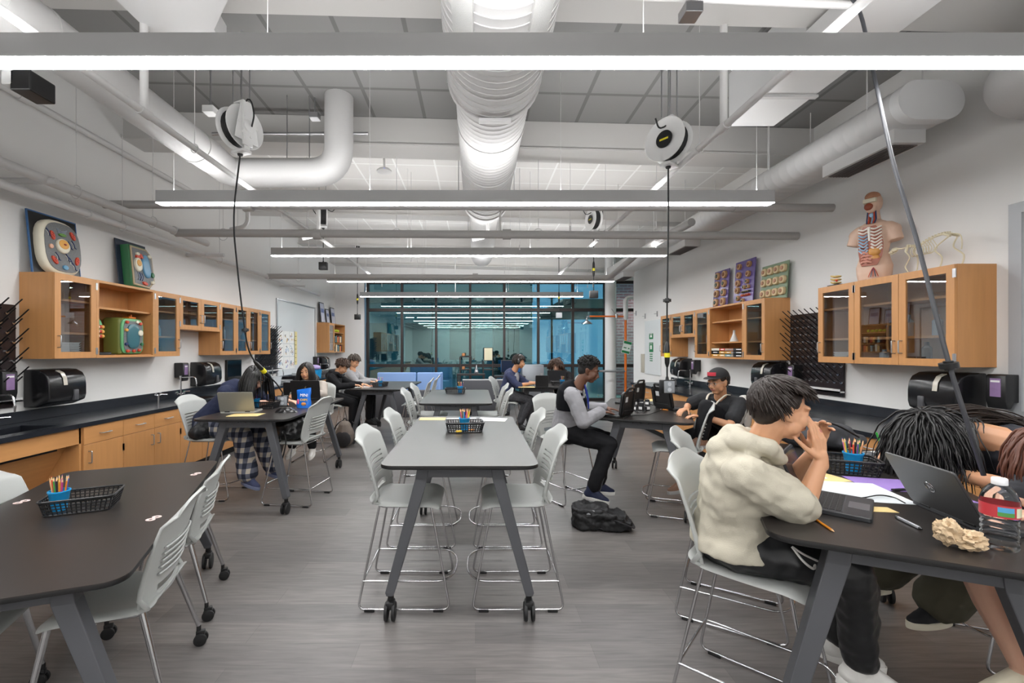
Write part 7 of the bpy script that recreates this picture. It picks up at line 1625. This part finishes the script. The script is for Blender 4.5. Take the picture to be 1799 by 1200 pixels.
q.build('lanyard', M('lanyard cream', '#cfc8b8', .7), t5, smooth=80)
q = MB(); q.m = T5; q.ell(c5 + f5 * .128 + Rv5 * .04 + V((0, 0, -.03)), (.03, .035, .04)); q.build('tee_print', M('print teal', '#7f9aa0', .8), t5)
jk = thing('light_jacket', 'light grey jacket hung over the stool behind the student in the cap', 'jacket', (2.72, 4.43, .8), D(-30))
softbox('cloth', M('jacket pale', '#b9b6b0', .85), lambda q: (q.cap((-.02, -.15, .25), (-.02, .17, .25), .045), q.ell((-.01, .02, .1), (.06, .22, .19))), jk, .011, 4, .04, sz=.12)

# 6 -- headphone student
f6 = V((.93, -.3, 0)).normalized(); NV6 = M('hoodie navy', '#2a3150', .85)
J = dict(pelvis=(.58, 8.0, .75), chest=(.64, 7.96, 1.08), neck=(.70, 7.93, 1.20), head=(.785, 7.90, 1.335), fwd=f6, look=(.97, -.25, -.15),
         shR=(.59, 7.78, 1.10), shL=(.73, 8.12, 1.10), elbowR=(.74, 7.72, .93), wristR=(.98, 7.78, .96), elbowL=(.92, 8.05, .95), wristL=(1.10, 7.9, .96),
         handR=((1, .1, -.05), (0, 0, -1), .25, 1), handL=((.9, -.3, -.05), (0, 0, -1), .25, 1),
         kneeR=(.98, 7.80, .66), kneeL=(1.0, 7.98, .66), ankleR=(.78, 7.78, .25), ankleL=(.98, 7.95, .25), toeR=(.95, -.2, -.1), toeL=(.95, -.1, -.1))
t6, P6_, F6, T6 = person('student in a navy zip hoodie wearing black headphones, typing at the far right table', J, S2, HD, dict(n=260, L=.075, grav=.2, w=.0065, spread=.3, back=1.8, vol=1.1, mess=.3), NV6, M('trousers patterned', '#3a3a3e', .85, var=.9, vscale=45), (BLACKP, BLACKM), 1., .008, opts=dict(topn='hoodie', sleeve='elbow', fold=.02, seed=5, top_extra=None))
q = MB(); q.m = T6; q.tube([P6_(.092 * math.cos(a), -.0, .02 + .115 * math.sin(a)) for a in [PI * k / 12 for k in range(13)]], .008, 8); hp = q.build('headphones', M('headphone silver', '#a9a9ac', .4), t6, smooth=80)
for s_ in (-1, 1): q = MB(); q.m = T6; q.ell(P6_(s_ * .09, 0, -.0), (.02, .036, .042), F6); q.build('ear_cup', BLACKP, hp)
q = MB(); q.m = T6; q.ell(V(J['chest']) + f6 * .085 + V((0, 0, -.03)), (.07, .07, .13)); q.build('inner_tee', M('tee grey', '#8f8e92', .85), t6)

# 7 -- curly haired student behind the laptop
f7 = V((-.75, -.55, 0)).normalized()
J = dict(pelvis=(1.90, 8.98, .75), chest=(1.75, 8.88, 1.04), neck=(1.69, 8.84, 1.14), head=(1.61, 8.77, 1.24), fwd=f7, look=(-.3, -.85, -.45),
         elbowR=(1.55, 9.0, .95), wristR=(1.45, 8.75, .96), elbowL=(1.85, 8.60, .93), wristL=(1.68, 8.52, .96), handR=((-.5, -.8, -.05), (0, 0, -1), .25, 1), handL=((-.9, -.1, -.05), (0, 0, -1), .25, 1),
         kneeR=(1.55, 8.85, .66), kneeL=(1.65, 8.68, .66), ankleR=(1.6, 8.85, .25), ankleL=(1.7, 8.7, .25), toeR=(-.8, -.5, -.1), toeL=(-.8, -.5, -.1))
person('student with shoulder-length curly brown hair looking down behind a wide black laptop', J, S4, HC, dict(face='part', n=420, L=.20, grav=.28, curl=.55, w=.007, spread=.35, back=1.7, vol=1.14, steps=9, mess=.3), BLK, BLK, (BLACKP, BLACKM), .97, .008, opts=dict(topn='sweater', seed=8))

# 8 -- leaning girl in navy
f8 = V((.97, .05, 0)).normalized(); NV8 = M('tee navy', '#1c2440', .85)
def plaid():
    m = bpy.data.materials.new('plaid flannel'); m.use_nodes = True; nt = m.node_tree; b = nt.nodes['Principled BSDF']
    tc = nt.nodes.new('ShaderNodeTexCoord'); outs = []
    for ax, sc in (('X', 16), ('Z', 12)):
        w = nt.nodes.new('ShaderNodeTexWave'); w.bands_direction = ax; w.inputs['Scale'].default_value = sc / 6.28 * 1.6; nt.links.new(tc.outputs['Object'], w.inputs[0])
        g = nt.nodes.new('ShaderNodeMath'); g.operation = 'GREATER_THAN'; g.inputs[1].default_value = .55; nt.links.new(w.outputs['Fac'], g.inputs[0]); outs.append(g)
    a = nt.nodes.new('ShaderNodeMath'); a.operation = 'ADD'; nt.links.new(outs[0].outputs[0], a.inputs[0]); nt.links.new(outs[1].outputs[0], a.inputs[1])
    d_ = nt.nodes.new('ShaderNodeMath'); d_.operation = 'MULTIPLY'; d_.inputs[1].default_value = .5; nt.links.new(a.outputs[0], d_.inputs[0])
    cr = nt.nodes.new('ShaderNodeValToRGB'); cr.color_ramp.elements[0].color = hexc('#1d2233'); cr.color_ramp.elements[1].color = hexc('#b5ab9d'); e = cr.color_ramp.elements.new(.5); e.color = hexc('#5a5c68')
    nt.links.new(d_.outputs[0], cr.inputs[0]); nt.links.new(cr.outputs[0], b.inputs['Base Color']); b.inputs['Roughness'].default_value = .9; return m
PLA = plaid()
bod8 = [((-2.92, 4.8, .75), (-2.62, 4.78, 1.12), .15), ((-2.62, 4.78, 1.12), (-2.5, 4.78, 1.2), .09)]
J = dict(pelvis=(-2.90, 4.80, .75), chest=(-2.63, 4.78, 1.10), neck=(-2.50, 4.76, 1.17), head=(-2.37, 4.74, 1.25), fwd=f8, look=(.75, -.25, -.55),
         shR=(-2.62, 4.60, 1.12), shL=(-2.60, 4.96, 1.12), elbowR=(-2.50, 4.84, .955), wristR=(-2.33, 5.04, .965), elbowL=(-2.38, 5.16, .955), wristL=(-2.19, 5.14, .965),
         handR=((.8, .5, -.05), (0, 0, -1), .3, 1), handL=((.9, -.3, -.05), (0, 0, -1), .25, 1),
         kneeR=(-2.46, 4.66, .66), kneeL=(-2.44, 4.92, .66), ankleR=(-2.36, 4.58, .25), ankleL=(-2.22, 4.85, .27), toeR=(.9, -.3, -.2), toeL=(.9, -.1, -.2))
person('student in a navy tee and plaid trousers leaning over the table, long straight dark hair', J, S4, HBK, dict(face='part', n=460, L=.36, grav=.30, w=.0062, spread=.10, back=1.7, vol=1.1, steps=12, collide=bod8, mess=.08), NV8, PLA, (M('shoe denim', '#39405e', .8), M('sole blue grey', '#6d7590', .6)), .97, .0065, opts=dict(topn='tee', sleeve='elbow', legs='wide', seed=12))

# 9 -- smiling girl
f9 = V((-.1, -.98, 0)).normalized()
J = dict(pelvis=(-2.30, 6.30, .75), chest=(-2.30, 6.20, 1.03), neck=(-2.30, 6.16, 1.13), head=(-2.315, 6.06, 1.25), fwd=f9, look=(-.02, -.97, -.02), tilt=.06,
         elbowR=(-2.52, 6.02, .95), wristR=(-2.40, 5.84, .965), elbowL=(-2.08, 6.02, .95), wristL=(-2.2, 5.84, .965), handR=((.1, -1, -.05), (0, 0, -1), .25, 1), handL=((-.1, -1, -.05), (0, 0, -1), .25, 1),
         kneeR=(-2.40, 5.86, .66), kneeL=(-2.20, 5.86, .66), ankleR=(-2.46, 5.92, .25), ankleL=(-2.18, 5.90, .25), toeR=(-.1, -1, -.2), toeL=(.1, -1, -.2))
person('smiling student with long straight dark hair facing the viewer behind a black laptop', J, S5, HB, dict(face='part', n=520, L=.34, grav=.55, w=.0055, spread=.06, back=1.8, vol=1.07, steps=12, collide=[((-2.3, 6.3, .8), (-2.3, 6.17, 1.1), .13)], mess=.06), M('fleece beige', '#a89f96', .85), BLK, (M('high top white', '#d0cdc8', .6), M('sole white', '#dcdad6')), .97, .0065, opts=dict(topn='fleece', seed=13))

# 10 -- curly haired boy in black hoodie
f10 = V((.97, .03, 0)).normalized()
J = dict(pelvis=(-2.48, 7.55, .75), chest=(-2.42, 7.56, 1.06), neck=(-2.37, 7.56, 1.15), head=(-2.285, 7.57, 1.26), fwd=f10, look=(.88, -.12, -.55),
         elbowR=(-2.28, 7.36, .94), wristR=(-2.05, 7.44, .96), elbowL=(-2.18, 7.74, .95), wristL=(-1.98, 7.66, .96), handR=((1, .2, -.05), (0, 0, -1), .5, 1), handL=((1, -.2, -.05), (0, 0, -1), .3, 1),
         kneeR=(-2.06, 7.44, .66), kneeL=(-2.06, 7.64, .66), ankleR=(-2.08, 7.44, .25), ankleL=(-2.05, 7.64, .25), toeR=(.95, -.1, -.1), toeL=(.95, .1, -.1))
person('student with short curly brown hair in a black hoodie writing at the far left table', J, S1, HC, dict(n=420, L=.085, grav=.12, curl=.7, w=.007, spread=.55, back=1.6, vol=1.12, mess=.4), BLK, BLK, (M('shoe dark', '#2c2c30', .6), PAPER), 1., .008, opts=dict(topn='hoodie', top_extra=hood, seed=15))

# 11 -- far student in grey
J = dict(pelvis=(-2.40, 8.45, .75), chest=(-2.36, 8.42, 1.08), neck=(-2.33, 8.40, 1.18), head=(-2.30, 8.38, 1.33), fwd=f10, look=(.85, -.3, -.4),
         elbowR=(-2.2, 8.2, .94), wristR=(-1.98, 8.25, .96), elbowL=(-2.15, 8.6, .95), wristL=(-1.92, 8.5, .96), handR=((1, .1, -.05), (0, 0, -1), .3, 1), handL=((1, -.2, -.05), (0, 0, -1), .3, 1),
         kneeR=(-2.0, 8.35, .66), kneeL=(-2.0, 8.55, .66), ankleR=(-2.02, 8.35, .25), ankleL=(-2.0, 8.55, .25), toeR=(.95, -.1, -.1), toeL=(.95, .1, -.1))
person('student in a light grey sweater at the far left table', J, S1, M('hair grey brown', '#4a4038', .5), dict(n=260, L=.08, grav=.2, curl=.4, w=.007, spread=.4, back=1.7, vol=1.1, mess=.3), M('sweater light grey', '#9a9a9c', .85), BLK, (BLACKP, BLACKM), 1., .009, opts=dict(topn='sweater', seed=16))
